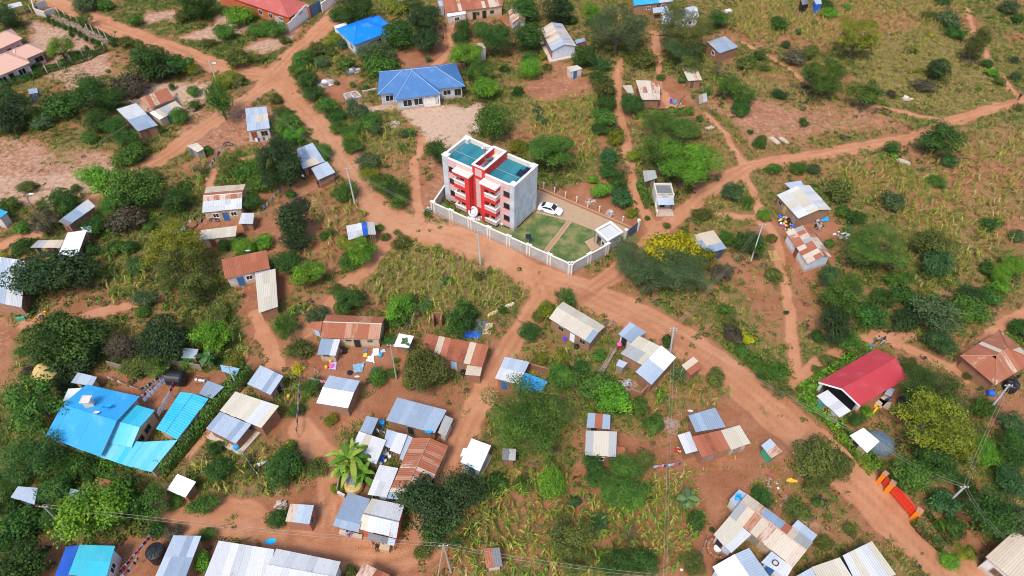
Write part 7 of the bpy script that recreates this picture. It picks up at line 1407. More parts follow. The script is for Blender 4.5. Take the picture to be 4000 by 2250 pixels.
PL={0:[('dark',60,170,120,'vd','at the top-left corner by the white roof'),('airy',600,480,140,'bg','in the garden of the pink tiled bungalow'),('airy',850,190,75,'mg','by the fence posts on the top-left road'),('bush',760,550,60,'mg','at the lower edge of the pink bungalow garden'),('clump',1290,430,75,'ol','first of three on the verge below the top-left road'),('bush',1400,450,60,'ol','in the middle of the verge below the top-left road'),('clump',1545,520,90,'ol','last on the verge below the top-left road'),('dark',1480,660,170,'dg','left in the thicket below the bare pink plot'),('clump',1660,690,150,'vd','midway in the thicket below the bare plot'),('clump',1810,660,130,'dg','near the right end of the thicket by the junction'),('clump',1940,690,80,'yg','at the tip of the thicket by the road junction'),('bush',1360,540,60,'gg','at the upper left of the big dark thicket'),('clump',1310,870,145,'br','between the dark thicket and the rusty shed roof'),('dark',980,960,215,'dg','above the white-and-blue shed roof at left'),('clump',640,1070,155,'dg','between the blue latrine and the pale field'),('bush',880,860,100,'ol','just above the thick tree of the left field'),('clump',90,1180,210,'vd','on the left edge beside the pale field'),('clump',60,1010,140,'dg','on the left edge below the hedge'),('bush',370,1200,85,'bg','at the head of the pale left field'),('clump',440,1240,95,'gg','in front of the bright bush at the pale field'),('mango',985,1205,128,'dg','left of the white-and-blue shed roof'),('mango',1165,1265,112,'dg','overlapping the white-and-blue shed roof'),('mango',1275,1400,122,'dg','in front of the white-and-blue shed roof'),('neem',2210,1010,160,'mg','with bare trunk beside the street-light pole',1.35),('clump',2270,800,105,'yg','at the foot of the street-light pole'),('bush',2400,800,80,'ol','right of the street-light pole'),('round',1955,1060,55,'mg','by the track behind the rusty shed'),('round',1800,1170,85,'mg','in front of the tan roof shed'),('round',1730,870,36,'dg','at the back corner of the rusty shed'),('round',1610,1300,42,'mg','below the corner of the white-and-blue roof'),('clump',1960,920,65,'mg','on the mound inside the road fork'),('dark',1960,40,170,'dg','behind the orange-red walled house at the top'),('clump',860,40,110,'gg','on the top edge beside the top-left road'),('clump',1060,60,70,'mg','above the bare patch near the top-left road'),('clump',2400,170,125,'bg','on the slope below the orange-red house'),('clump',2270,330,105,'mg','on the slope between pink bare patches'),('bush',2090,430,65,'ol','at the foot of the slope beside a bare strip'),('clump',2390,600,110,'ol','on the inner bank of the road junction'),('clump',1350,220,70,'mg','beside the road near the top bare patch'),('clump',1850,150,90,'ol','below the dark tree at the top'),('bush',700,950,55,'ol','in the dry grass left of the thick tree'),('bush',1090,715,25,'mg','alone in the bare pink plot'),('clump',450,990,50,'ol','right of the blue latrine'),('clump',290,1165,65,'ol','below the blue latrine'),('bush',910,1390,80,'mg','at the field edge left of the shed trees'),('bush',370,650,40,'gg','at the front corner of the pink bungalow'),('bush',1150,440,45,'dg','at the end of the stone bank'),],10:[('clump',190,295,105,'mg','under the concrete perimeter wall'),('clump',40,300,85,'mg','at the left foot of the concrete perimeter wall'),('dark',960,70,190,'dg','behind the bright blue hip roof'),('clump',850,160,85,'dg','left of the bright blue roof, by the blue gate'),('mango',1440,350,150,'dg','right beside the bright blue hip roof'),('mango',1720,400,140,'vd','second from the bright blue roof'),('dark',1690,170,160,'vd','below the long rusty roof at the top'),('bush',860,440,65,'gg','against the left wall of the bright blue house'),('clump',1230,560,150,'gg','in front of the bright blue house wall'),('clump',1250,650,140,'mg','above the slate-blue tiled roof'),('bush',910,650,90,'mg','above the heap of dark scrap'),('bush',740,520,62,'ol','above the red soil bed by the road bend'),('round',670,625,60,'gg','in the maize patch at the road bend'),('clump',780,400,70,'yg','at the roadside left of the bright blue house'),('clump',610,500,80,'ol','first of the roadside row at the bend'),('clump',480,600,95,'mg','second of the roadside row at the bend'),('clump',420,700,60,'mg','on the very corner of the road bend'),('clump',510,800,95,'dg','below the road bend, left of the scrap heap'),('clump',590,950,95,'dg','left of the open concrete pit'),('clump',690,1080,100,'mg','by the road, below the open concrete pit'),('clump',800,1180,75,'dg','by the road, beside the thin guy pole'),('clump',840,1290,80,'mg','by the road, lower right of the thin guy pole'),('clump',970,1340,85,'mg','at the lower end of the roadside row'),('bush',950,1420,75,'yg','at the foot of the upper roadside row'),('round',965,1040,55,'gg','covering the corner of the open concrete pit'),('clump',1030,1135,85,'gg','first of three below the open concrete pit'),('clump',1150,1220,100,'mg','middle of three below the open concrete pit'),('round',1205,1310,55,'gg','lowest of three below the open concrete pit'),('round',970,850,30,'mg','between the scrap heap and the slate-blue house'),('round',1110,880,30,'gg','near the low wall of the slate-blue house'),('bush',812,835,28,'gg','at the end of the white scrap heap'),('dark',2080,290,90,'dg','below the yard of the long rusty roof'),('bush',2060,390,80,'dg','in front of the thick tree below the rusty roof yard'),('dark',2250,290,75,'mg','between two dark trees below the rusty roof'),('mango',2410,380,180,'dg','behind the small concrete ruin at the top'),('neem',2110,550,150,'bg','behind the right end of the slate-blue roof'),('mango',2250,720,110,'mg','touching the right end of the slate-blue roof'),('mango',2300,880,125,'bg','right of the slate-blue house porch'),('bush',1400,660,45,'bg','against the back eave of the slate-blue roof'),('neem',2370,1220,175,'mg','behind the apartment block on the pale yard'),('bush',1480,1350,50,'gg','on the dry plot left of the pale yard'),('clump',300,1250,120,'mg','left of the road, beside the blue roof shop'),('clump',390,1380,100,'bg','left of the road, lower part of the green verge'),('bush',240,1130,80,'ol','left of the road at the top of the green verge'),('bush',200,1010,65,'ol','in the left fork of the junction'),('bush',2500,690,45,'dg','on the dry plot right of the mango trees'),('bush',1540,1330,50,'mg','beside the pale track above the maize'),('clump',1560,60,90,'ol','in the dry maize at the top edge'),('wisp',1400,60,110,'yg','in the dry maize left of the lone stake'),('bush',280,400,55,'ol','on the bank above the junction'),('bush',30,590,50,'ol','on the inner curve of the junction'),],20:[('dark',130,100,130,'dg','behind the small patched roof at the top'),('dark',440,100,140,'vd','behind the striped rust-and-grey gable roof'),('neem',790,130,105,'bg','on the left side of the giant feathery tree'),('acacia',1060,270,315,'gg','right of the striped gable roof'),('acacia',1730,260,300,'ol','and giant, thin enough to show a pale roof behind',1.1),('acacia',1700,480,190,'gg','at the lower part of the thin giant tree'),('dark',2060,190,100,'dg','behind the brick house with a grey roof'),('mango',165,370,150,'dg','left of the striped gable roof'),('bush',185,570,75,'mg','below the round tree left of the striped gable'),('round',190,690,105,'bg','in the yard of the striped gable house'),('bush',355,670,50,'ol','next to the ball-shaped bush in the yard'),('bush',310,570,45,'yg','left of the striped gable house plinth'),('mango',720,570,120,'dg','right of the striped gable house'),('clump',880,660,80,'bu','topmost of the hedgerow beside the lane'),('clump',880,790,80,'dg','second from top in the hedgerow beside the lane'),('clump',930,900,110,'ol','at the widest part of the hedgerow by the lane'),('clump',930,1040,105,'dg','left of the dark dome tree by the lane'),('clump',940,1190,110,'mg','lower in the hedgerow by the lane'),('clump',900,1310,80,'dg','at the bend of the hedgerow by the lane'),('clump',1040,1390,90,'yg','at the brown end of the upper hedgerow'),('bush',1050,1310,60,'br','dead and matted at the lane hedgerow'),('dome',1210,1040,130,'dg','in front of the rusty white-roofed hut'),('neem',1770,660,110,'ol','leaning over the small rusty lean-to'),('bush',1720,800,55,'mg','at the left of the small rusty lean-to'),('bush',65,920,65,'dg','alone on the dry plot above the maize'),('bush',260,1110,48,'gg','upper of a pair in the yellow maize'),('bush',300,1200,60,'gg','lower of a pair in the yellow maize'),('bush',640,1180,30,'gg','alone at the right of the yellow maize'),('acacia',1480,1240,150,'mg','below the clipped hedge of the yard'),('acacia',1720,1280,170,'mg','right of another below the clipped hedge'),('bare',2080,700,95,'br','in front of the brick house with a grey roof'),('airy',2200,870,130,'mg','left half of the open wood by the stick hut'),('airy',2350,940,120,'mg','right half of the open wood by the stick hut'),('round',1960,920,42,'mg','behind the stick hut'),('clump',2300,1100,85,'dg','on the bare field above the grave slab'),('clump',2360,640,90,'ol','on the slope right of the bare tree'),('bush',2490,560,75,'mg','by the thin path right of the brick house'),('bush',2400,1330,32,'dg','alone on the red field'),('round',2500,1420,70,'dg','by the path fork on the red field'),('round',1890,1190,36,'dg','beside the path below the yard'),('bush',2540,690,50,'ol','on the upper slope near the thin path'),('bush',1500,780,45,'mg','at the back corner of the rusty white hut'),('clump',1330,600,110,'ol','under the giant feathery tree'),('bush',560,60,60,'dg','at the top between the two giant crowns'),('clump',590,200,60,'dg','right of the striped gable ridge'),],30:[('clump',120,250,95,'dg','in the dry maize at the top'),('bush',300,320,42,'bu','second in the dry maize at the top'),('bush',470,225,38,'bu','small in the dry maize at the top'),('bush',175,450,58,'bu','at the lower edge of the top maize field'),('clump',600,60,75,'dg','by the blue kiosk at the top edge'),('bush',620,130,85,'bg','below the blue kiosk at the top edge'),('bush',800,70,50,'bg','right of the blue kiosk at the top edge'),('airy',900,350,220,'yg','with a dark bare trunk in the dry field',1.2),('neem',550,760,225,'mg','with a bare trunk beside the thin path',1.15),('airy',980,930,165,'mg','right of the big tree beside the thin path',1.15),('round',1715,700,125,'vd','alone in the pale dry grass'),('column',2120,420,125,'ol','at the top of the right-hand field hedge'),('bush',2210,640,65,'dg','below the tall tree of the right-hand hedge'),('bush',2270,730,68,'bg','in the middle of the right-hand field hedge'),('bush',2340,820,62,'ol','at the lower end of the right-hand field hedge'),('clump',1830,200,110,'gg','at the top end of the pale dry grass'),('clump',1890,340,85,'dg','upper right of the pale dry grass'),('clump',1620,170,70,'ol','on the boundary at the top of the dry grass'),('clump',1750,10,75,'dg','at the top edge in the dry maize'),('clump',2430,90,100,'gg','in the top right corner'),('bush',2520,190,70,'dg','below the corner bush at the top right'),('wisp',1460,500,60,'yg','in the middle of the pale dry grass'),('wisp',1515,710,48,'yg','left of the lone black-green bush'),('wisp',1635,350,34,'yl','near the top of the pale dry grass'),('bush',110,950,78,'vd','on the red field left of a bare trunk'),('bush',360,1230,55,'dg','on the red field above the pair of grave slabs'),('neem',1740,1400,215,'dg','by the road at the right of the red field'),('bush',2480,600,55,'gg','beside the path at the right edge'),('bush',2500,770,62,'gg','lower down the path at the right edge'),('wisp',2130,890,38,'bg','in the grass near the path end'),('clump',1560,870,90,'br','dry and dark in the pale grass'),('clump',280,580,110,'br','dry and dark left of the thin path'),('clump',1250,950,50,'br','dry, small, near the white stones'),('wisp',2520,1070,60,'ol','at the right edge below the path'),('bush',760,1380,35,'br','burnt and small on the red field'),('wisp',430,1390,25,'mg','seedling on the red field'),('clump',430,540,90,'ol','above the big tree with the bare trunk'),],1:[('neem',1010,390,200,'bg','left half of the pair shading the shiny blue roof'),('neem',1350,460,215,'mg','right half of the pair shading the shiny blue roof',1.15),('neem',1150,600,130,'mg','in front of the pair shading the shiny blue roof'),('mango',620,600,155,'dg','left of the shiny blue roof'),('airy',430,780,130,'br','above the low brown roof'),('bush',225,855,78,'mg','by the sandy track at the left edge'),('clump',240,1040,85,'dg','at the left end of the low brown roof'),('dark',1790,560,125,'dg','left of the two-slope tan house'),('bush',1720,600,60,'bu','below the tree left of the tan house'),('clump',960,830,110,'dg','right of the wall of the shiny blue roof'),('clump',1250,790,150,'br','in the middle of the weedy plot'),('clump',1180,830,90,'vd','in the dark part of the weedy plot'),('bush',1130,1050,92,'mg','left of a pair right of the white roof'),('bush',1300,1050,80,'dg','right of a pair right of the white roof'),('bush',905,1070,85,'dg','at the side wall of the bright white roof'),('airy',1740,1050,280,'yg','and large, above the track to the left yard'),('airy',1830,1320,270,'ol','and large, over the small tree-house plank'),('mango',400,1330,235,'vd','largest, over the grey roof at the left edge'),('mango',690,1290,230,'vd','right half of the giant crown below the white roof'),('mango',820,1230,110,'mg','on the bright right edge of the giant dark crown'),('bush',2290,990,95,'dg','in front of the long cream shed'),('mango',2460,1050,100,'bg','behind the rusty roof with a satellite dish'),('bush',2080,70,60,'mg','behind the plank latrine'),('bare',2010,240,85,'br','in the weeds below the plank latrine'),('bush',1850,420,70,'mg','above the dark tree left of the tan house'),('bush',20,1170,70,'yl','at the left edge above the grey roof'),('clump',250,450,75,'ol','by the street light in the pale field'),('clump',80,640,90,'mg','above the blue roof on the left edge'),('clump',1400,1230,90,'bu','in the maize left of the large yellow-green tree'),('bush',1500,840,60,'mg','in the weedy plot by the washing'),('bush',760,450,50,'ol','on the edge of the pale left field'),('clump',1530,330,90,'ol','beside the red road left branch'),('clump',1300,120,130,'mg','on the bank above the left road branch'),('bush',2430,940,45,'br','right of the long cream shed'),('wisp',400,620,70,'ol','below the street light'),('clump',2480,300,110,'mg','in the weeds behind the tan house'),('clump',2330,240,100,'ol','in the maize behind the tan house'),('dark',2530,590,95,'dg','at the right gable of the tan house'),],11:[('dark',200,205,240,'vd','left of the patchwork shed roof'),('column',365,760,160,'vd','tall, left of the red soil plot',.8),('dark',385,960,140,'vd','below the tall columnar tree'),('dark',330,1200,130,'dg','behind the long white roof'),('bush',430,620,90,'br','on top of the columnar tree clump'),('neem',530,1310,150,'bg','right of the long white roof'),('neem',1060,1080,135,'bg','below the open market stall'),('clump',930,1200,100,'mg','below the bright tree by the stall'),('clump',900,1000,70,'yg','at the left post of the open stall'),('bush',1235,850,45,'mg','at the right post of the open stall'),('clump',670,90,85,'mg','behind the patchwork shed roof'),('clump',960,30,85,'mg','first along the right side of the main road'),('clump',1110,190,110,'gg','along the right side of the main road'),('clump',1150,310,85,'yg','flowering yellow beside the main road'),('clump',1270,400,105,'mg','past the yellow flowers by the main road'),('clump',1390,510,100,'dg','near the lower end of the main road verge'),('clump',1460,590,85,'mg','at the tip of the main road verge'),('neem',1830,90,125,'dg','beside the left wall of the apartment block'),('bush',1930,1380,58,'mg','in the triangle of maize by the road'),('bush',350,520,60,'dg','in the yard below the dark tree'),('bush',1725,700,45,'mg','at the left corner of the compound wall'),('clump',700,920,60,'mg','on the bank above the red soil plot path'),('clump',60,1000,90,'bg','left of the tall columnar tree'),('wisp',1420,900,50,'ol','in the middle of the road junction'),('clump',60,400,100,'mg','in the weeds below the dark tree'),('clump',1300,950,45,'ol','at the roadside right of the stall'),('bush',2230,1340,45,'ol','small in the maize triangle near the road pole'),('bush',1480,50,40,'mg','on the dry plot beside the pale track'),('clump',1450,1010,80,'ol','at the tip of the grassy triangle'),('clump',900,480,110,'mg','weedy, beside the roadside power pole'),],21:[('neem',380,80,220,'mg','behind the apartment block driveway'),('neem',1500,100,220,'mg','left half of the big crown above the kiosk'),('neem',1760,190,270,'bg','and big, shading the white kiosk'),('clump',960,140,90,'bu','above the bare twiggy one in the lane hedge'),('clump',990,290,85,'dg','left of the bare twiggy one in the lane hedge'),('bare',1120,240,90,'br','in the lane hedge'),('clump',1080,430,95,'dg','thick part of the lane hedge behind the driveway'),('clump',1110,560,105,'bu','lower part of the lane hedge behind the driveway'),('bush',1205,700,60,'yg','at the lowest end of the lane hedge'),('bush',820,370,52,'bg','upper of two behind the driveway posts'),('round',905,480,88,'bg','lower of two behind the driveway posts'),('acacia',1240,1160,250,'gg','left part of the great thorn clump',.9),('acacia',1700,1260,280,'gg','right part of the great thorn clump'),('acacia',1380,1330,200,'gg','lower middle of the great thorn clump'),('clump',1570,1130,170,'yl','creeper draped over the thorn clump, left heap',1.7),('clump',1760,1070,130,'yl','creeper draped over the thorn clump, right heap',1.7),('clump',1880,1160,110,'yg','creeper at the right edge of the thorn clump',1.8),('clump',2210,490,95,'gg','on the slope between two paths'),('bush',2370,580,62,'mg','right of the grey-green one on the slope'),('clump',1900,720,75,'ol','below the path near the kiosk'),('bush',1740,880,42,'mg','above the tan-and-blue shed'),('bush',1490,970,55,'ol','at the edge of the thorn clump by the gate'),('round',2530,720,68,'bg','leaning citrus beside the household rubbish'),('clump',2150,960,75,'mg','at the right corner of the tan-and-blue shed'),('neem',2390,1010,145,'dg','behind the leaning power pole'),('clump',2110,1310,95,'br','in front of the tan-and-blue shed'),('bush',1360,750,30,'ol','in the middle of the gate junction'),('bush',1560,830,38,'ol','in the triangle below the kiosk'),('clump',60,40,75,'yg','in the yellow maize behind the block'),('bush',1210,130,70,'yg','top of the lane hedge under the big crown'),],31:[('clump',60,270,72,'mg','first of three at the roadside above the cream gable roof'),('clump',300,260,75,'mg','middle of three at the roadside above the cream gable roof'),('clump',450,260,62,'gg','last of three at the roadside above the cream gable roof'),('round',1255,40,76,'dg','at the roadside on the right'),('clump',690,480,140,'ol','right of the cream gable roof'),('bush',1240,580,130,'gg','alone in the yellow maize on the right'),('bush',760,680,82,'mg','beside the car-tyre yard'),('clump',880,750,82,'dg','at the edge of the tyre yard and the maize'),('acacia',1080,1030,310,'mg','right of the rust-patched gable house'),('dark',1680,1010,185,'ol','and big, in the maize right of the feathery tree'),('dark',1720,1190,175,'bu','and big, in front of the olive one in the maize'),('bush',2210,820,85,'dg','left of a pair in the right-hand field'),('bush',2310,790,55,'mg','right of a pair in the right-hand field'),('neem',620,1340,125,'bu','below the rust-patched gable house'),('airy',860,1400,110,'mg','below the feathery tree of the gable house'),('mango',2340,1320,105,'bg','left of two at the right edge'),('mango',2470,1230,115,'bg','right of two at the right edge'),('clump',2210,1270,75,'dg','left of the bright pair at the right edge'),('bush',1270,120,38,'bg','below the roadside ball bush'),('bush',620,1010,55,'mg','at the back gable of the rust-patched house'),('clump',1840,190,80,'bu','in the grass right of the grave slab'),('clump',1700,390,80,'mg','in the maize below the dark roadside tree'),('clump',2500,930,70,'gg','at the right edge of the field'),('bush',40,960,60,'ol','at the foot of the leaning pole yard'),('clump',70,1340,80,'ol','beside the straight footpath'),('clump',1300,1380,110,'mg','under the right side of the feathery tree'),],2:[('clump',650,570,285,'dg','and very large, above the blue-roofed compound',1.1),('clump',850,700,165,'vd','in front of the very large thicket'),('dark',1240,620,140,'br','between the large thicket and the dome tree'),('dome',1660,520,250,'vd','and big, above the drying laundry'),('neem',2110,510,170,'bg','right of the big dome tree'),('airy',1590,790,150,'mg','with drooping fronds above the washing lines'),('bush',1900,750,85,'bg','in front of the small grey latrine'),('airy',340,1140,280,'mg','at the left end of the turquoise roof'),('bush',360,960,110,'yg','on top of the tree at the turquoise roof'),('bush',1430,260,68,'mg','by the track below the olive tree'),('bush',2380,770,80,'yg','by the torn blue canopy'),('clump',1480,120,100,'gg','beside the track under the olive tree'),('clump',690,930,110,'vd','beside the small grey tin roof'),('bush',210,650,50,'mg','at the edge of the sandy ground'),('clump',1340,800,120,'ol','in the laundry yard corner'),('clump',2200,270,100,'ol','at the right end of the olive tree'),('clump',2000,1290,40,'yg','by the rock beside the white sheets'),('clump',300,880,70,'br','around the thatched cone roof'),],12:[('mango',920,140,145,'dg','above the long rusty roof'),('clump',620,300,100,'gg','at the back of the rusty lean-to'),('airy',290,400,130,'mg','left of the long rusty roof'),('airy',1430,210,150,'bg','right of the long rusty roof, upper'),('clump',1450,330,100,'mg','right of the long rusty roof, lower'),('bush',1690,200,80,'mg','behind the roofless brick latrine'),('neem',2060,310,160,'dg','between the brick latrine and the tarpaulins'),('bush',2475,230,45,'dg','beside the row of pale blocks'),('bush',1340,540,72,'mg','left of the small white shed roof'),('dome',1690,850,225,'ol','over the yard below the second rusty roof',1.25),('column',1530,980,52,'yg','slim, beside the umbrella-shaped tree',.8),('clump',450,640,110,'ol','and weedy, beside the blue-roofed annex'),('wisp',420,820,65,'yl','near the prayer-flag-like clothesline'),('clump',560,1000,90,'mg','low beside the long clothesline'),('bush',400,240,50,'bu','below the end of the long white roof'),('bush',130,180,60,'mg','at the gable of the long white roof'),('clump',1240,910,85,'mg','in the small garden near the pole'),('bush',1370,870,60,'mg','right in the small garden near the pole'),('bush',1720,640,30,'mg','at the corner of the second rusty roof'),('bush',1410,740,32,'mg','at the pole foot garden'),('clump',380,1260,70,'mg','at the lower end of the long clothesline'),('clump',750,1340,60,'yg','in front of the square white roof'),('clump',1570,130,60,'ol','in the maize above the brick latrine'),('clump',820,40,70,'ol','behind the ball tree at the track'),],22:[('airy',540,90,105,'mg','behind the cream two-slope roof'),('mango',170,460,105,'dg','left of the cream two-slope house'),('bush',890,690,65,'mg','between the two brick houses'),('neem',510,910,140,'mg','right of the blue lean-to roof'),('bush',560,840,65,'dg','behind the tree at the blue lean-to'),('bush',710,820,82,'dg','at the start of the yard hedge'),('clump',860,1010,150,'mg','upper part of the yard hedge'),('clump',1010,1120,150,'bg','lower part of the yard hedge'),('clump',1080,1230,70,'dg','at the lower tip of the yard hedge'),('clump',1290,1210,80,'mg','at the foot of the L-shaped brick house'),('acacia',150,1300,400,'mg','and huge, in the centre foreground',1.25),('bush',1560,545,65,'dg','behind the white-roofed wing'),('bush',2355,530,72,'yl','on the roadside bank'),('bush',2130,230,60,'mg','first of the roadside bank'),('clump',2190,370,62,'ol','second of the roadside bank'),('clump',2220,480,85,'br','dry, left of the yellow roadside bush'),('clump',2300,650,72,'mg','below the yellow roadside bush'),('clump',2450,790,95,'mg','lower on the roadside bank'),('clump',2530,890,65,'dg','at the lower end of the roadside bank'),('clump',1430,1380,90,'mg','in the maize right of the brick house'),('bush',1490,1080,50,'bg','small by the maize at the brick house'),('wisp',290,740,90,'yg','in the maize by the blue lean-to'),('wisp',480,690,80,'yg','right in the maize by the blue lean-to'),('clump',340,230,85,'yg','at the back of the cream two-slope roof'),('clump',250,300,60,'ol','left of the cream two-slope roof'),('clump',2060,930,90,'ol','flat on the lane side of the main road'),],32:[('neem',760,120,175,'mg','and bright, above the dark thorn tree'),('dark',670,390,165,'vd','beside the straight footpath'),('bush',500,500,75,'dg','at the left foot of the dark tree by the footpath'),('clump',720,160,150,'ol','flowering pale on the dark tree by the footpath'),('clump',820,560,90,'mg','at the right foot of the dark tree by the footpath'),('clump',1170,120,100,'dg','first in the dark thicket on the right'),('clump',1060,300,140,'dg','second in the dark thicket on the right'),('clump',1380,120,110,'dg','upper middle of the dark thicket on the right'),('clump',1380,340,120,'vd','heart of the dark thicket on the right'),('neem',1680,270,205,'gg','in the right part of the thicket'),('neem',1730,560,130,'bu','with white blossom at the path fork'),('clump',1600,120,100,'yg','behind the grey-green tree of the thicket'),('clump',2010,230,145,'mg','right end of the dark thicket'),('dark',2010,70,95,'vd','above the right end of the dark thicket'),('clump',2210,90,95,'dg','at the right edge above the path'),('bush',2330,0,80,'bg','at the right edge below the mango pair'),('clump',2540,420,90,'dg','behind the rusty hip roof'),('clump',80,850,92,'mg','at the corner of main road and footpath'),('wisp',110,1010,130,'ol','below the corner of main road and footpath'),('bush',630,760,85,'ol','above the clipped hedge of the red roof'),('bush',485,830,45,'ol','at the bend of the path behind the red roof'),('acacia',1650,1050,290,'dg','right of the crimson roof'),('airy',1640,1380,330,'yg','below the dark tree of the crimson roof'),('round',900,1340,66,'dg','in the garden of the crimson roof'),('bush',990,1250,60,'bg','by the yellow planter'),('clump',2150,1240,110,'mg','right of the dark tree of the crimson roof'),('clump',2470,1370,110,'bu','beside the concrete power pole'),('bush',2170,1000,35,'mg','by the blue barrel'),('clump',1450,790,70,'ol','at the right eave of the crimson roof'),('clump',900,680,80,'ol','behind the hedge of the crimson roof'),('bush',2000,900,40,'ol','under the eave of the rusty hip roof'),('bush',180,260,26,'dg','tiny on the straight footpath'),],3:[('acacia',350,260,280,'dg','at the lower left of the turquoise roof'),('column',540,560,145,'dg','clipped, between two grey shed roofs',.55),('column',510,840,105,'dg','clipped, under the leaning pole',.6),('neem',950,790,310,'bg','and large, in the bottom-left yard'),('bush',670,690,95,'yg','at the upper left of the large yard tree'),('airy',1510,700,180,'mg','right of the large bottom-left yard tree'),('bush',1570,970,100,'dg','above the ribbed black water tank'),('bush',1100,300,85,'bg','against the front eave of the turquoise roof'),('bush',1330,320,65,'mg','second against the front eave of the turquoise roof'),('clump',700,400,110,'mg','below the left end of the turquoise roof'),('clump',860,330,110,'dg','along the shaded front of the turquoise roof'),('clump',870,440,60,'dg','by the small pile of planks'),('mango',2190,370,120,'dg','right of the square white latrine roof'),('clump',60,740,110,'dg','at the left edge below the grey shed'),('neem',240,880,105,'mg','left of the leaning pole'),('clump',150,1010,190,'dg','at the left edge above the black cloth'),('dark',200,1320,250,'dg','filling the bottom left corner'),('round',2020,1290,95,'bg','between blue-grey and white roofs at the bottom'),('clump',1260,590,105,'dg','right of the pale slab roof'),('bush',60,560,70,'bg','at the left edge beside the grey shed'),('clump',1740,1000,80,'br','dry, right of the black tank tree'),('clump',2080,1020,65,'mg','above the blue-grey mono roof'),('clump',2480,400,70,'ol','by the maize below the blue drum'),('clump',2060,720,110,'mg','in the maize right of the square white latrine'),('clump',1760,700,70,'mg','in front of the square white latrine'),('clump',2180,160,70,'dg','under the brick house with the blue drum'),('acacia',90,480,130,'dg','on the left edge above the grey shed'),],13:[('mango',270,350,185,'dg','with a bare trunk beside the dirt lane'),('clump',615,360,92,'ol','left of the dirt lane by the banana'),('bush',345,130,62,'yg','behind the mango beside the dirt lane'),('clump',810,560,60,'yg','at the end of the banana fence'),('round',215,870,102,'dg','beside the small patched-roof hut'),('neem',1720,740,290,'vd','and huge, over the ribbed white roof',.8),('neem',2060,590,230,'vd','right half of the huge tree by the lane',.8),('airy',1860,1010,190,'dg','lower half of the huge tree by the lane',.8),('bush',1690,1200,85,'ol','beside the foot of the bracing pole'),('clump',2420,500,90,'dg','behind the bright white kiosk'),('bush',960,100,35,'dg','behind the cream roof at the banana'),('bush',960,1400,70,'ol','beside the roofless-edged hut at the bottom'),],23:[('round',400,500,140,'bg','below the huge central foreground tree'),('neem',820,390,150,'dg','in front of the house with corrugated grey roof'),('mango',1140,370,145,'mg','upper part of the knotted tree'),('mango',1050,590,150,'mg','left part of the knotted tree'),('mango',1230,620,150,'mg','right part of the knotted tree'),('column',1320,290,100,'ol','at the end of the short clothesline',.75),('airy',600,1050,215,'ol','in the maize field'),('airy',640,1290,165,'ol','below the airy one in the maize field'),('clump',870,900,85,'bu','in the shaded middle of the maize field'),('bare',1220,1040,120,'br','grey-flowered in the maize field'),('dark',1040,1320,140,'dg','left of a pair at the bottom of the maize'),('dark',1310,1320,150,'dg','right of a pair at the bottom of the maize'),('round',1855,890,88,'dg','at the edge of the red yard'),('mango',1825,1320,115,'ol','beside the round brick well'),('bush',630,700,65,'bu','in the upper maize'),('round',2515,640,95,'dg','behind the rust-striped long roof'),('bush',2010,975,26,'dg','tiny in the red yard'),('clump',110,520,75,'mg','left of the ball bush in the foreground'),('clump',1180,740,70,'bg','at the lower foot of the knotted tree'),],33:[('dome',480,230,235,'ol','upper ring of the hollow tree at the main road',1.1),('dome',690,320,150,'ol','right part of the hollow tree at the main road',1.1),('dome',490,480,130,'ol','lower part of the hollow tree at the main road',1.1),('neem',1450,440,180,'mg','behind the orange gate'),('neem',1700,320,180,'dg','right behind the orange gate tree'),('airy',1900,120,200,'yg','with white cloth caught beneath it'),('mango',2180,190,140,'bg','right of the yellow-green one at the hanging cloth'),('clump',1790,720,135,'bu','at the foot of the lower right pole'),('neem',2240,820,220,'dg','at the roof in the bottom right corner'),('neem',2460,900,190,'gg','over the roof in the bottom right corner'),('dark',2450,500,140,'bu','at the right edge above the corner roof'),('dark',2420,250,150,'dg','on the right edge, upper'),('dark',2490,80,130,'dg','on the right edge, topmost of the wood'),('bush',1830,1290,92,'bg','at the corner of the driveway'),('airy',1970,1200,90,'yg','behind the driveway corner bush'),('bush',1720,930,55,'bg','inside the lower roadside hedge'),('clump',1890,960,95,'dg','inside the garden by the lower hedge'),('bush',480,700,45,'dg','on the litter patch'),('clump',300,770,110,'ol','in the rough grass behind the striped roof'),('clump',560,1120,70,'ol','in the rough grass by the pale blue lean-to'),('clump',2000,560,90,'dg','in the shaded garden above the pole'),('bush',820,970,60,'ol','near the rubbish at the road edge'),],}
for k,lst in PL.items():
 T(k)
 for a in lst:plant(*a)
T(0)
for i,(x,y)in enumerate(((490,205),(545,225),(598,245),(655,275),(712,300),(752,310),(812,350),(868,385),(935,410),(982,430),(872,495),(722,350))):
 plant('cone',x,y,26,'dg','',label='slim clipped cypress in the row along the pink bungalow garden',group='cypresses in the bungalow garden')
hedge('hedge',[(-20,880),(150,840),(330,790),(460,720),(600,690),(710,640),(880,590),(1060,500)],2.2,1.5,'dg','dark hedge with yellow tips along the pink bungalow fence')
hedge('hedge',[(570,130),(700,200),(870,275),(1010,345),(1110,400),(1180,440)],1.0,1.0,'dg','low dark hedge behind the concrete posts at the top-left road')
T(20)
hedge('hedge',[(1230,1170),(1400,1165),(1600,1160),(1820,1135)],2.0,1.5,'mg','bright trimmed hedge along the yard with blue chairs')
T(21)
hedge('hedge',[(1290,410),(1320,500),(1350,580),(1385,660)],1.6,1.2,'mg','short trimmed hedge beside the white kiosk')
T(32)
hedge('hedge',[(1000,650),(850,740),(680,840),(520,950),(370,1040),(340,1100),(430,1190),(560,1300),(720,1440)],2.0,1.5,'bg','bright clipped hedge round the crimson-roofed house',wb=.2)
T(33)
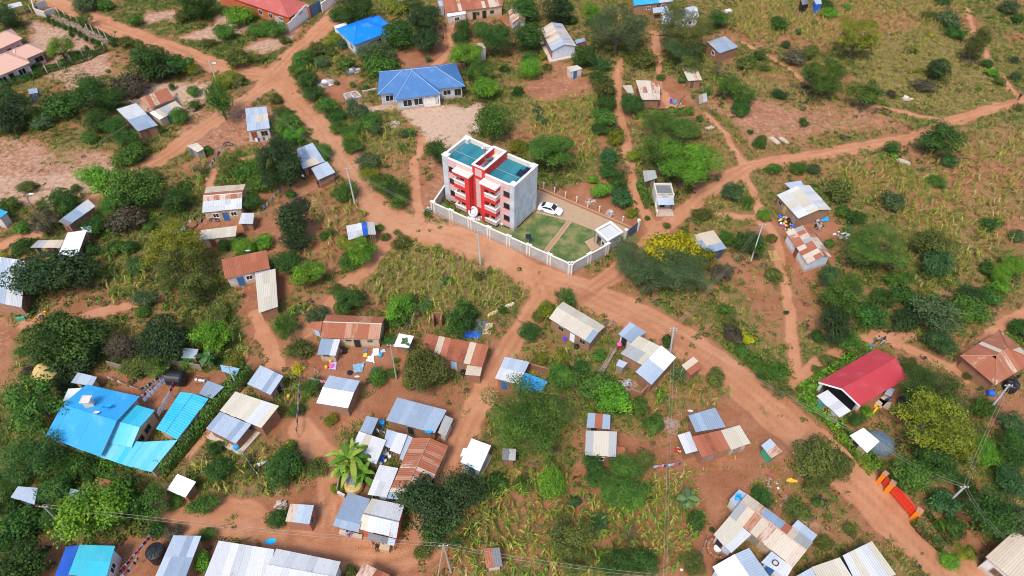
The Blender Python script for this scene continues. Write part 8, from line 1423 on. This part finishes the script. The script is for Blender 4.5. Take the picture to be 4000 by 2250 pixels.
hedge('hedge',[(700,10),(800,90),(900,190),(980,290),(1080,400)],2.2,1.4,'bg','clipped roadside hedge leading to the orange gate',wb=.2)
hedge('hedge',[(1510,870),(1590,970),(1680,1070),(1790,1180)],2.2,1.5,'dg','dark clipped hedge below the orange gate')
T(3)
hedge('hedge',[(640,215),(850,280),(1060,360),(1270,430),(1510,520)],2.8,1.7,'dg','thick dark hedge along the front of the turquoise roof')
T(99)
hedge('hedge',[(400,1195),(470,1115),(530,1040),(593,975),(628,935)],2.3,2.2,'mg','tall feathery hedge down the side of the turquoise roof',wb=.3)
T(11)
hedge('hedge',[(1890,585),(2060,690)],.9,.7,'ol','straggling creeper under the left balcony of the apartment block')
for(k,kind,x,y,rx,hue,lab)in((13,'banana',1000,400,235,'ba','large banana clump with yellow leaf edges beside the round granary'),(13,'banana',930,330,185,'ba','banana plant behind the larger one at the granary'),(13,'banana',1110,500,160,'ba','bright banana plant leaning over the white roof by the granary'),(13,'banana',1010,250,150,'ba','rearmost banana plant with torn leaves by the granary'),(13,'banana',880,440,130,'ba','yellowing banana plant at the stick fence'),(13,'palm',815,600,45,'yg','pale tufted plant at the foot of the stick fence'),(12,'papaya',1520,650,75,'bu','papaya plant in front of the small white shed roof'),(2,'papaya',590,890,80,'bu','papaya plant above the thatched cone roof'),(2,'papaya',2120,810,100,'bu','papaya plant beside the overturned black tank'),(23,'papaya',1730,750,125,'gg','papaya plant at the right side of the maize field'),(22,'palm',1680,910,95,'gg','fountain-shaped tuft between the brick house and the rusty latrine'),(10,'palm',1735,620,50,'gg','young palm behind the slate-blue roof'),(0,'agave',1150,430,55,'gg','spiky agave at the end of the stone bank'),(1,'agave',1830,900,60,'gg','agave in front of the white washing at left'),(0,'palm',365,690,45,'gg','young palm at the corner of the pink bungalow'),):T(k);fan_plant(kind,x,y,rx,hue,lab)
def poly99(pts):return[(*G(x,y,0,99).xy,)for x,y in pts]
def scatter_poly(pts,step,keep=1.0,rows=None):
 """jittered rows of points inside a polygon, kept off tracks"""
 p=np.array(poly99(pts));x0,y0=p.min(0);x1,y1=p.max(0)
 c,s=math.cos(rows or 0),math.sin(rows or 0);R=max(x1-x0,y1-y0);m=(p.min(0)+p.max(0))/2
 a=np.arange(-R,R,step*1.25);b=np.arange(-R,R,step*.8);A,B=np.meshgrid(a,b);A=A.ravel();B=B.ravel()
 X=m[0]+A*c-B*s+RNG.normal(0,step*.28,A.size);Y=m[1]+A*s+B*c+RNG.normal(0,step*.28,A.size)
 k=(inpoly([tuple(q)for q in p],X,Y)<0)&(samp(TRK,X,Y)<.3)&(RNG.random(A.size)<keep*(.45+.95*fbm(X,Y,5,201)))
 return X[k],Y[k]
def off_buildings(X,Y,pad=.2):
 k=np.ones(X.shape,bool)
 for f in FOOT:k&=inpoly(f,X,Y)>pad
 return k
def merged(proto,X,Y,S,mat_i,mats,name,label=None,cat=None,kind='stuff',group=None,zs=None):
 """many small plants as one mesh: proto = list of (verts, quads, tint)"""
 vs,qs,ts,ms=[],[],[],[];off=0
 ang=RNG.uniform(0,6.283,len(X));pid=RNG.integers(0,len(proto),len(X))
 for k,(v,q,t)in enumerate(proto):
  i=np.where(pid==k)[0];n=len(i)
  if n==0:continue
  c,s=np.cos(ang[i]),np.sin(ang[i]);sc1=S[i][:,None]
  x=(v[None,:,0]*c[:,None]-v[None,:,1]*s[:,None])*sc1+X[i][:,None];y=(v[None,:,0]*s[:,None]+v[None,:,1]*c[:,None])*sc1+Y[i][:,None]
  z=v[None,:,2]*sc1-.06+0*x
  vs.append(np.stack([x,y,z],-1).reshape(-1,3));qs.append((q[None]+(np.arange(n)*len(v))[:,None,None]+off).reshape(-1,4));off+=n*len(v)
  ts.append(np.clip(t[None]*.6+RNG.random(n)[:,None]*.45,0,1).ravel());ms.append(np.repeat(mat_i[i],len(q)))
 me=np_mesh(name,np.concatenate(vs),np.concatenate(qs),{'tint':('FACE',np.concatenate(ts))},mats,np.concatenate(ms))
 o=bpy.data.objects.new(name,me);COL.objects.link(o);tag(o,label,cat,group,kind);return o
maize_p=[blades_mesh('maize',s)for s in range(7)]
MZ=[([(1830,-20),(2000,-20),(1990,80),(1950,110),(1880,105),(1840,60)],.95,1.0,.3,.55),([(1990,-20),(2210,-20),(2180,95),(2060,125),(1990,100)],1.0,.9,.2,.8),([(2210,-20),(2420,-20),(2390,70),(2200,100)],1.05,.85,.2,.9),([(2070,425),(2230,398),(2310,440),(2400,550),(2430,690),(2320,600),(2200,505),(2110,490)],.9,1.0,.5,.35),([(2300,390),(2580,330),(2590,560),(2440,600)],1.15,.75,.5,.75),([(1335,255),(1500,245),(1505,395),(1420,425),(1330,345)],.9,1.0,.4,.4),([(860,295),(1035,335),(1040,500),(920,430)],1.4,.55,.2,.35),([(770,130),(850,110),(860,160),(770,190)],1.1,.6,.2,.1),([(1010,615),(1190,645),(1295,705),(1290,760),(1180,790),(1000,790),(900,740)],1.1,.8,.6,.55),([(960,800),(1100,790),(1180,800),(1120,850),(980,840)],1.2,.6,.1,.5),([(1200,1190),(1400,1190),(1500,1260),(1640,1215),(1740,1190),(1765,1330),(1690,1450),(1420,1455),(1140,1455),(1140,1340)],.82,1.0,.2,.22),([(1630,1180),(1735,1185),(1750,1260),(1640,1330),(1600,1260)],1.0,.8,.2,.8),([(1540,1300),(1700,1300),(1680,1450),(1540,1450)],1.0,.6,.2,.8),([(480,1180),(630,1130),(815,1160),(795,1215),(690,1285),(490,1275)],1.05,.62,.5,.4),([(245,650),(340,650),(370,700),(330,770),(240,770)],1.0,.85,.3,.2),([(360,800),(560,770),(570,840),(480,900),(330,850)],1.1,.45,.3,.5),([(760,490),(900,475),(945,560),(860,590),(770,560)],1.15,.7,.3,.35),([(780,600),(880,600),(820,720),(740,740),(720,680)],1.2,.55,.3,.35),([(470,430),(520,400),(530,470),(470,530),(440,510)],1.0,.8,.3,.15),([(560,395),(640,380),(680,440),(640,470),(560,460)],.95,.9,.3,.05),([(620,500),(700,480),(720,540),(640,580)],1.0,.6,.3,.15),([(1295,865),(1440,880),(1450,920),(1290,915)],1.05,.8,.1,.45),([(1650,975),(1800,960),(1850,1000),(1720,1050),(1620,1050)],1.1,.65,.3,.3),([(670,790),(790,760),(770,850),(690,850)],1.0,.75,.3,.25),([(560,850),(640,850),(640,900),(570,900)],1.0,.7,.3,.3),([(1700,240),(1790,260),(1800,300),(1740,310)],1.3,.4,.2,.5),([(1380,770),(1530,800),(1520,830),(1400,790)],1.0,.6,.3,.4),([(1200,1050),(1250,1030),(1250,1090),(1190,1120)],1.0,.7,.2,.35),([(700,960),(780,950),(760,1050),(700,1060)],1.1,.5,.3,.1),([(1560,290),(1640,290),(1640,420),(1580,420)],1.3,.5,.3,.5),([(2400,620),(2560,560),(2576,640),(2440,690)],1.2,.5,.3,.5),([(1060,60),(1120,20),(1110,-10),(960,-10),(960,40)],1.2,.6,.3,.55),([(2180,640),(2300,610),(2430,700),(2300,740)],1.3,.45,.4,.4),([(1980,180),(2180,230),(2200,265),(1800,240),(1780,180)],1.8,.35,.2,.6),([(560,1100),(640,1085),(630,1130),(560,1150)],1.2,.3,.2,.2),([(740,1030),(800,1030),(790,1080),(740,1100)],1.0,.5,.2,.1),]
X,Y,Dr=[],[],[]
for pts,st,kp,ra,dry in MZ:
 x,y=scatter_poly(pts,st,kp,ra);X.append(x);Y.append(y);Dr.append(np.full(len(x),dry))
X,Y,Dr=map(np.concatenate,(X,Y,Dr));k=off_buildings(X,Y);X,Y,Dr=X[k],Y[k],Dr[k]
r=RNG.random(len(X))*.7+.5*fbm(X,Y,4,301)-.1;mi=np.where(r<Dr*.75,1,np.where(r>.25+Dr,2,0))
S=RNG.uniform(.75,1.2,len(X))
dist=X**2+Y**2+CAMH**2;inv=np.abs(X)<(Y*CP+CAMH*SP)*.74;order=np.argsort(np.where(inv&(Y>31),dist,1e9));near=order[:300];far=np.setdiff1d(np.arange(len(X)),near)
merged(maize_p,X[far],Y[far],S[far],mi[far],(MATS['mz'],MATS['mzd'],MATS['mzg']),'maize_crop','yellow-green maize planted thickly over the fields between the houses','crop')
mzm=[[np_mesh('maize_plant',v,q,{'tint':('FACE',t)},(MATS[mk],))for(v,q,t)in maize_p]for mk in('mz','mzd','mzg')]
for i in near:
 o=bpy.data.objects.new('maize_plant',mzm[mi[i]][int(RNG.integers(0,7))]);COL.objects.link(o)
 o.location=(X[i],Y[i],-.06);o.rotation_euler.z=RNG.uniform(0,6.28);s=float(S[i]);o.scale=(s,s,s)
 tag(o,'maize plant with arching yellow-green leaves in the foreground field','maize plant','maize plants in the foreground field')
def tuft(seed,n,h,w,spread):
 rng=random.Random(seed);v,q,t=[],[],[]
 for i in range(n):
  a=rng.uniform(0,6.28);d=Vector((math.cos(a),math.sin(a),0));s=Vector((-d.y,d.x,0));p=Vector((rng.uniform(-spread,spread),rng.uniform(-spread,spread),0))
  L=h*rng.uniform(.5,1.2);e=p+d*L*rng.uniform(.3,.9)+Vector((0,0,L*rng.uniform(.5,.9)));k=len(v)
  v+=[p-s*w/2,p+s*w/2,e+s*w*.25,e-s*w*.25];q.append((k,k+1,k+2,k+3));t.append(rng.random())
 return np.array([x[:]for x in v]),np.array(q),np.array(t)
def scatter_mask(n,f):
 x=RNG.uniform(GX0,GX1,n);y=RNG.uniform(GY0+4,GY1-6,n)
 k=(np.abs(x)<(y*CP+CAMH*SP)*.75+6)&(RNG.random(n)<f(x,y));x,y=x[k],y[k];k=off_buildings(x,y,.1);return x[k],y[k]
grass_p=[tuft(s,9,.42,.11,.32)for s in range(6)]
gfun=lambda x,y:np.clip(samp(GRASS,x,y)*1.5-.28+.7*(fbm(x,y,2.5,401)-.5)+.7*(fbm(x,y,9,451)-.5),0,1)
x,y=scatter_mask(260000,gfun)
gi=(RNG.random(len(x))*.5+.25<samp(GREEN,x,y)+.6*(fbm(x,y,5,501)-.5)).astype(int)
merged(grass_p,x,y,RNG.uniform(.6,1.3,len(x)),gi,(MATS['gs'],MATS['gn']),'grass','dry and green grass tufts growing over the red earth between tracks','grass')
def weed(seed,n,R):
 rng=np.random.default_rng(seed);d=rng.normal(size=(n,3));d[:,2]=np.abs(d[:,2])*.8;d/=np.linalg.norm(d,axis=1)[:,None]
 P=d*R*rng.uniform(.4,1,(n,1));N0=d+np.array([0,0,.5])+rng.normal(0,.4,(n,3));N0/=np.linalg.norm(N0,axis=1)[:,None]
 v,q,t=leaf_quads(P,N0,np.full(n,R*.55),rng.random(n),rng=rng);return v,q,t
weed_p=[weed(s,16,.55)for s in range(6)]
NEAR=np.zeros(XX.shape)
for px,py,R in PLANTS:
 i0,i1=int((px-R*2.2-GX0)/GS),int((px+R*2.2-GX0)/GS)+2;j0,j1=int((py-R*2.2-GY0)/GS),int((py+R*2.2-GY0)/GS)+2
 i0,j0=max(i0,0),max(j0,0)
 if i1<=i0 or j1<=j0 or i0>=nx or j0>=ny:continue
 sx,sy=XX[j0:j1,i0:i1],YY[j0:j1,i0:i1];NEAR[j0:j1,i0:i1]=np.maximum(NEAR[j0:j1,i0:i1],np.clip(1.5-np.hypot(sx-px,sy-py)/(R*1.35),0,1))
NEAR*=np.clip(samp(GRASS,XX,YY)*2.2-.15,0,1)
NEAR=np.maximum(NEAR,.8*np.exp(-((linedist([(-14.6,95,0),(9.7,78.9,0),(16.6,83.8,0)],XX,YY))/.5)**2)*(fbm(XX,YY,3,811)>.52))
wfun=lambda x,y:np.clip((samp(GRASS,x,y)*.6+samp(GREEN,x,y)*.75-.55+1.2*(fbm(x,y,5,601)-.5))*.8,0,.45)+.75*samp(NEAR,x,y)*np.clip(fbm(x,y,3,651)*2.4-.5,0,1)
x,y=scatter_mask(78000,wfun)
g2=samp(GREEN,x,y)+.7*(RNG.random(len(x))-.5);wi=np.where(g2<.3,2,np.where(g2<.6,0,1))
merged(weed_p,x,y,RNG.uniform(.45,1.25,len(x))*(1+.55*samp(NEAR,x,y)),wi,(MATS['ol'],MATS['mg'],MATS['br']),'weeds','low green weeds scattered over verges and fallow plots','weeds')
def bit(seed):
 rng=random.Random(seed);mb=MB();mb.box((0,0,0),rng.uniform(.15,.35),rng.uniform(.1,.25),rng.uniform(.05,.12),'stone',rng.uniform(0,3));return np.array(mb.v),np.array(mb.f),np.array(mb.t)
x,y=scatter_mask(5200,lambda x,y:np.clip(.5-samp(GRASS,x,y)+.5*(fbm(x,y,7,701)-.5),.0,.5)*(1-.8*samp(ROAD,x,y)))
merged([bit(s)for s in range(5)],x,y,RNG.uniform(.35,1.0,len(x)),(RNG.random(len(x))<.10).astype(int),(MATS['stone'],MATS['wplastic']),'gravel','loose stones and scraps of litter lying on bare earth','stones')
w=bpy.data.worlds.new('World');sc.world=w;w.use_nodes=True
nt=w.node_tree;bg=nt.nodes['Background']
sky=nt.nodes.new('ShaderNodeTexSky');sky.sky_type='NISHITA';sky.sun_disc=False
SEL,SAZ=math.radians(58),math.radians(205)
sky.sun_elevation=SEL;sky.sun_rotation=SAZ;sky.dust_density=2.0;sky.air_density=1.0
nt.links.new(sky.outputs[0],bg.inputs[0]);bg.inputs[1].default_value=.14
sl=bpy.data.lights.new('sun','SUN');sl.energy=1.75;sl.angle=math.radians(16);sl.color=(1.0,.95,.88)
so=bpy.data.objects.new('sun',sl);COL.objects.link(so)
d=Vector((math.sin(SAZ)*math.cos(SEL),math.cos(SAZ)*math.cos(SEL),math.sin(SEL)))
so.rotation_euler=(-d).to_track_quat('-Z','Y').to_euler();so.location=d*300
cam=bpy.data.cameras.new('camera');cam.lens=36*FPX/4000;cam.sensor_width=36;cam.clip_end=3000;cam.clip_start=1
co=bpy.data.objects.new('camera',cam);COL.objects.link(co);co.location=(0,0,CAMH);co.rotation_euler=(math.pi/2-PITCH,0,0)
sc.camera=co
sc.view_settings.view_transform='Standard';sc.view_settings.look='None';sc.view_settings.gamma=1;sc.view_settings.use_curve_mapping=False
sc.view_settings.exposure=.75
sc.cycles.pixel_filter_type='BLACKMAN_HARRIS';sc.cycles.filter_width=1.0
